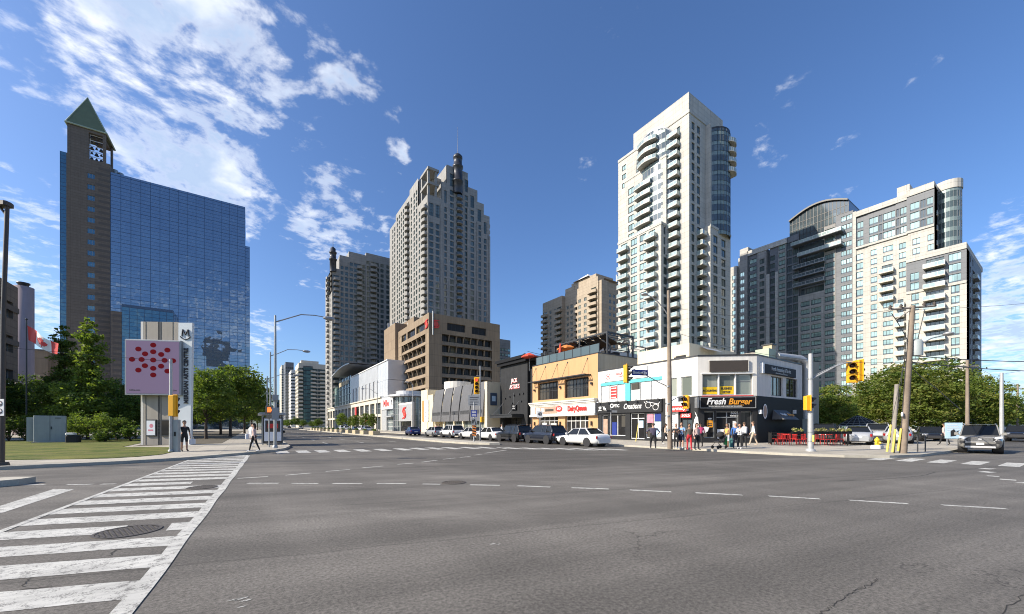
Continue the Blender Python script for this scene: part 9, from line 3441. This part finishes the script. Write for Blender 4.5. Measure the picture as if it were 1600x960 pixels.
 o.location = (loc[0], loc[1], loc[2] - z0); o.rotation_euler = (0, 0, rz)
 tag(o, label, 'person', group)
 hm = MB()
 n_ = 14
 X = Matrix.Translation((0, -.008 * s, hz + .02 * s)) @ Matrix.Diagonal((.88, 1.0, 1.1, 1))
 r_ = .108 * s
 vs, fs = [], []
 rows = 7
 for j in range(rows + 1):
  ph = (PI * .56) * j / rows
  for i in range(n_):
   th = 2 * PI * i / n_
   front = max(0, -math.sin(th))
   p2 = ph * (1 - .38 * front)
   vs.append((r_ * math.sin(p2) * math.cos(th), r_ * math.sin(p2) * math.sin(th), r_ * math.cos(p2)))
 for j in range(rows):
  fs += [(j * n_ + i, j * n_ + (i + 1) % n_, (j + 1) * n_ + (i + 1) % n_, (j + 1) * n_ + i) for i in range(n_)]
 hm.add(vs, fs, 0, X, True)
 if hairlen == 'long':
  hm.ball((0, .055 * s, hz - .10 * s), .1 * s, 0, None, 10, (.9, .55, 1.7))
 elif hairlen == 'bun':
  hm.ball((0, .06 * s, hz + .09 * s), .045 * s, 0, None, 8)
 hm.build('hair', hair, o)
 return o
def carried(kind, o, label, name, off, mat, cat):
 X = Matrix.Translation(o.location) @ rotz(o.rotation_euler[2])
 p = X @ Vector(off)
 t = thing(name, label, cat, tuple(p), o.rotation_euler[2])
 m = MB()
 if kind == 'bag':
  m.bevbox(-.17, .17, -.07, .07, 0, .3, .03); m.build('body', mat, t)
  m = MB(); m.path([(-.1, 0, .3), (-.08, 0, .42), (.08, 0, .42), (.1, 0, .3)], .01, 5); m.build('handle', mat, t)
 elif kind == 'pack':
  m.bevbox(-.16, .16, -.0, .17, 0, .45, .05); m.build('body', mat, t)
  m = MB(); m.bevbox(-.12, .12, .17, .22, .05, .25, .02); m.build('pocket', mat, t)
 elif kind == 'phone':
  m.box(-.035, .035, -.005, .005, 0, .14); m.build('case', mat, t)
  m = MB(); m.box(-.031, .031, .006, .007, .01, .13); m.build('screen', 'lamp_clear', t)
 elif kind == 'case':
  m.bevbox(-.2, .2, -.12, .12, .06, .65, .04); m.build('body', mat, t)
  m = MB(); m.path([(-.12, 0, .65), (-.12, 0, 1.0), (.12, 0, 1.0), (.12, 0, .65)], .012, 5); m.build('handle', 'galvanised', t)
  m = MB()
  for sd in (-1, 1):
   m.tube((sd * .15 - .02, 0, .04), (sd * .15 + .02, 0, .04), .04, .04, 8)
  m.build('caster', 'rubber', t)
 return t
def pl_at(px, py):
 x, y, D = at(px, py)
 return (x, y, .134)
RA = YAW  # facing the camera means rotating -y toward it
face = lambda a: -YAW + R(a)
p = person('man in black shirt and shorts standing by the pole at the left kerb', pl_at(288, 705.5), face(60), 'cloth_black', 'cloth_black', 'skin_light', 'hair_dark', pose='stand', h=1.78, sleeve='short', legs='shorts', seed=1)
carried('bag', p, 'pale tote bag beside the man in black at the left kerb', 'tote_bag', (.38, .05, .42), 'cloth_white', 'bag')
p = person('woman in pale pink top and black trousers walking by the bus shelter', pl_at(397, 706), face(-70), 'cloth_pink', 'cloth_black', 'skin_light', 'hair_dark', 'cloth_white', 'walk', 1.62, hairlen='long', seed=2)
carried('bag', p, 'white handbag carried by the woman in the pink top', 'handbag', (.3, -.25, .75), 'cloth_white', 'bag')
person('person in white clothes standing behind the pink topped woman', pl_at(393.5, 699), face(170), 'cloth_white', 'cloth_white', 'skin_tan', 'hair_dark', 'cloth_white', 'stand', 1.7, seed=3)
person('heavyset person in dark purple top standing left of the wooden pole', pl_at(1020.5, 702), face(170), 'cloth_purple', 'cloth_black', 'skin_light', 'hair_brown', 'cloth_white', 'hip', 1.65, 1.45, sleeve='short', seed=4)
p = person('woman in tan coat walking behind the wooden pole', pl_at(1040, 694), face(60), 'cloth_beige', 'cloth_black', 'skin_tan', 'hair_dark', 'cloth_white', 'walk', 1.65, hairlen='long', seed=5)
carried('pack', p, 'black backpack on the woman behind the wooden pole', 'backpack', (0, .12, 1.0), 'cloth_black', 'backpack')
p = person('woman in black looking at her phone right of the wooden pole', pl_at(1056.5, 701), face(-30), 'cloth_black', 'cloth_black', 'skin_light', 'hair_dark', 'cloth_white', 'phone', 1.62, sleeve='short', seed=6)
carried('phone', p, 'phone held by the woman in black by the wooden pole', 'phone', (0, -.36, 1.16), 'cloth_black', 'phone')
person('person in light blue shirt and dark shorts with folded arms', pl_at(1065, 701), face(-40), 'cloth_sky', 'cloth_navy', 'skin_light', 'hair_brown', 'cloth_white', 'phone', 1.7, sleeve='short', legs='shorts', seed=7)
person('person in brown coat with red leggings waiting at the kerb', pl_at(1077, 703), face(-5), 'cloth_brown', 'cloth_red', 'skin_tan', 'hair_dark', 'cloth_red', 'stand', 1.62, 1.1, seed=8)
person('woman in long pale pink coat and dark trousers at the kerb', pl_at(1088.5, 703.5), face(20), 'cloth_pink', 'cloth_black', 'skin_light', 'hair_dark', 'cloth_black', 'stand', 1.65, 1.1, hairlen='long', seed=9)
p = person('person in magenta top standing behind the woman in the pale coat', pl_at(1094.5, 698.5), face(175), 'cloth_magenta', 'cloth_black', 'skin_tan', 'hair_dark', 'cloth_black', 'stand', 1.7, 1.1, seed=10)
carried('bag', p, 'brown shoulder bag on the person in the magenta top', 'shoulder_bag', (-.28, .0, .72), 'cloth_brown', 'bag')
person('woman in yellow top and white shorts pushing the stroller', pl_at(1136.5, 701.5), face(-75), 'cloth_yellow', 'cloth_white', 'skin_tan', 'hair_brown', 'cloth_white', 'push', 1.62, hairlen='long', sleeve='none', legs='shorts', seed=11)
p = person('man in bright blue shirt and navy trousers by the burger door', pl_at(1149.5, 701), face(-20), 'cloth_blue', 'cloth_navy', 'skin_light', 'hair_grey', 'cloth_black', 'stand', 1.7, 1.1, seed=12)
person('person in white patterned top and black trousers beside the blue shirted man', pl_at(1156, 701.5), face(-50), 'cloth_white', 'cloth_black', 'skin_light', 'hair_dark', 'cloth_white', 'phone', 1.62, seed=13)
p = person('person with pale backpack and dark clothes facing the burger shop', pl_at(1163, 700), face(150), 'cloth_navy', 'cloth_black', 'skin_light', 'hair_brown', 'cloth_white', 'stand', 1.72, seed=14)
carried('pack', p, 'pale grey backpack worn in front of the burger window', 'backpack', (0, .12, 1.0), 'cloth_white', 'backpack')
person('man in white shirt and beige trousers at the corner of the burger shop', pl_at(1177, 696), face(-120), 'cloth_white', 'cloth_beige', 'skin_light', 'hair_brown', 'cloth_beige', 'walk', 1.8, seed=15)
x, y, z = pl_at(1143.5, 700.5)
t = thing('suitcase', 'dark teal suitcase left of the man in the blue shirt', 'suitcase', (x, y, z), .3)
m = MB(); m.bevbox(-.2, .2, -.12, .12, .06, .65, .04); m.build('body', 'cloth_teal', t)
m = MB(); m.path([(-.12, 0, .65), (-.12, 0, 1.0), (.12, 0, 1.0), (.12, 0, .65)], .012, 5); m.build('handle', 'galvanised', t)
for i, (px, py, tp, bt_) in enumerate(((683, 686, 'cloth_black', 'cloth_black'), (686.5, 686, 'cloth_navy', 'cloth_black'), (681, 685.5, 'cloth_magenta', 'cloth_navy'), (1490, 698, 'cloth_pink', 'cloth_black'), (784, 687, 'cloth_white', 'cloth_black'),
        (824, 689, 'cloth_beige', 'cloth_navy'), (829, 689, 'cloth_brown', 'cloth_black'), (1395, 697, 'cloth_white', 'cloth_navy'))):
 lb = ('black clothed person right of the white suv roof', 'navy clothed person beside the black clothed one near the white suv', 'person in magenta top near the white suv', 'person in pink top by the pale blue notice board',
   'person in white top passing the black restaurant', 'person in beige coat behind the black and navy suvs', 'person in brown coat near the orange building corner', 'person in white top beside the yellow guards')[i]
 if px < 900:
  y, D_ = at_x(px, 25.2); pos = (25.2, y, .134)
 elif px == 1490:
  a, b = pxdir(1475.5); pos = (a * 30, b * 30, .134)
 else:
  a, b = pxdir(px); pos = (a * 29, b * 29, .134)
 person(lb, pos, face(i * 67), tp, bt_, ('skin_light', 'skin_tan')[i % 2], 'hair_dark', pose=('stand', 'walk')[i % 2], h=1.68, seed=20 + i)
# ---- stroller
x, y, z = pl_at(1124, 701.5)
t = thing('stroller', 'black stroller with green bag hanging at its back before the burger shop', 'stroller', (x, y, z), face(-75) + PI)
wh_ = MB().lathe([(.09, -.02), (.11, -.02), (.11, .02), (.09, .02)], 14, 0, Matrix.Rotation(PI / 2, 4, 'Y')).mesh('wheel', ['rubber'])
for sx_ in (-.24, .24):
 for yy in (-.3, .32):
  o = bpy.data.objects.new('wheel', wh_); COL.objects.link(o); o.parent = t; o.location = (sx_, yy, .11)
m = MB()
for sx_ in (-.24, .24):
 m.tube((sx_, .36, .14), (sx_, -.42, 1.02), .015, .015, 6); m.tube((sx_, -.32, .14), (sx_, .1, .62), .015, .015, 6)
m.tube((-.24, -.42, 1.02), (.24, -.42, 1.02), .018, .018, 6)
m.build('frame', 'frame_dark', t)
m = MB(); m.bevbox(-.22, .22, -.18, .28, .40, .50, .03); m.bevbox(-.22, .22, -.26, -.16, .45, .95, .03); m.build('seat', 'cloth_black', t)
m = MB(); m.lathe([(.24, 0), (.22, .12), (.14, .2), (.01, .23)], 12, 0, Matrix.Translation((0, -.1, .88)) @ Matrix.Rotation(-.5, 4, 'X')); m.build('canopy', 'cloth_black', t)
t2 = thing('shopping_bag', 'green bag hung on the back of the stroller', 'bag', (x + .0, y, z), face(-75) + PI)
m = MB(); m.bevbox(-.18, .18, -.62, -.44, .25, .80, .05); m.build('body', 'cloth_green', t2)
m = MB(); m.path([(-.1, -.5, .8), (-.1, -.45, .98), (.1, -.45, .98), (.1, -.5, .8)], .01, 5); m.build('handle', 'cloth_green', t2)
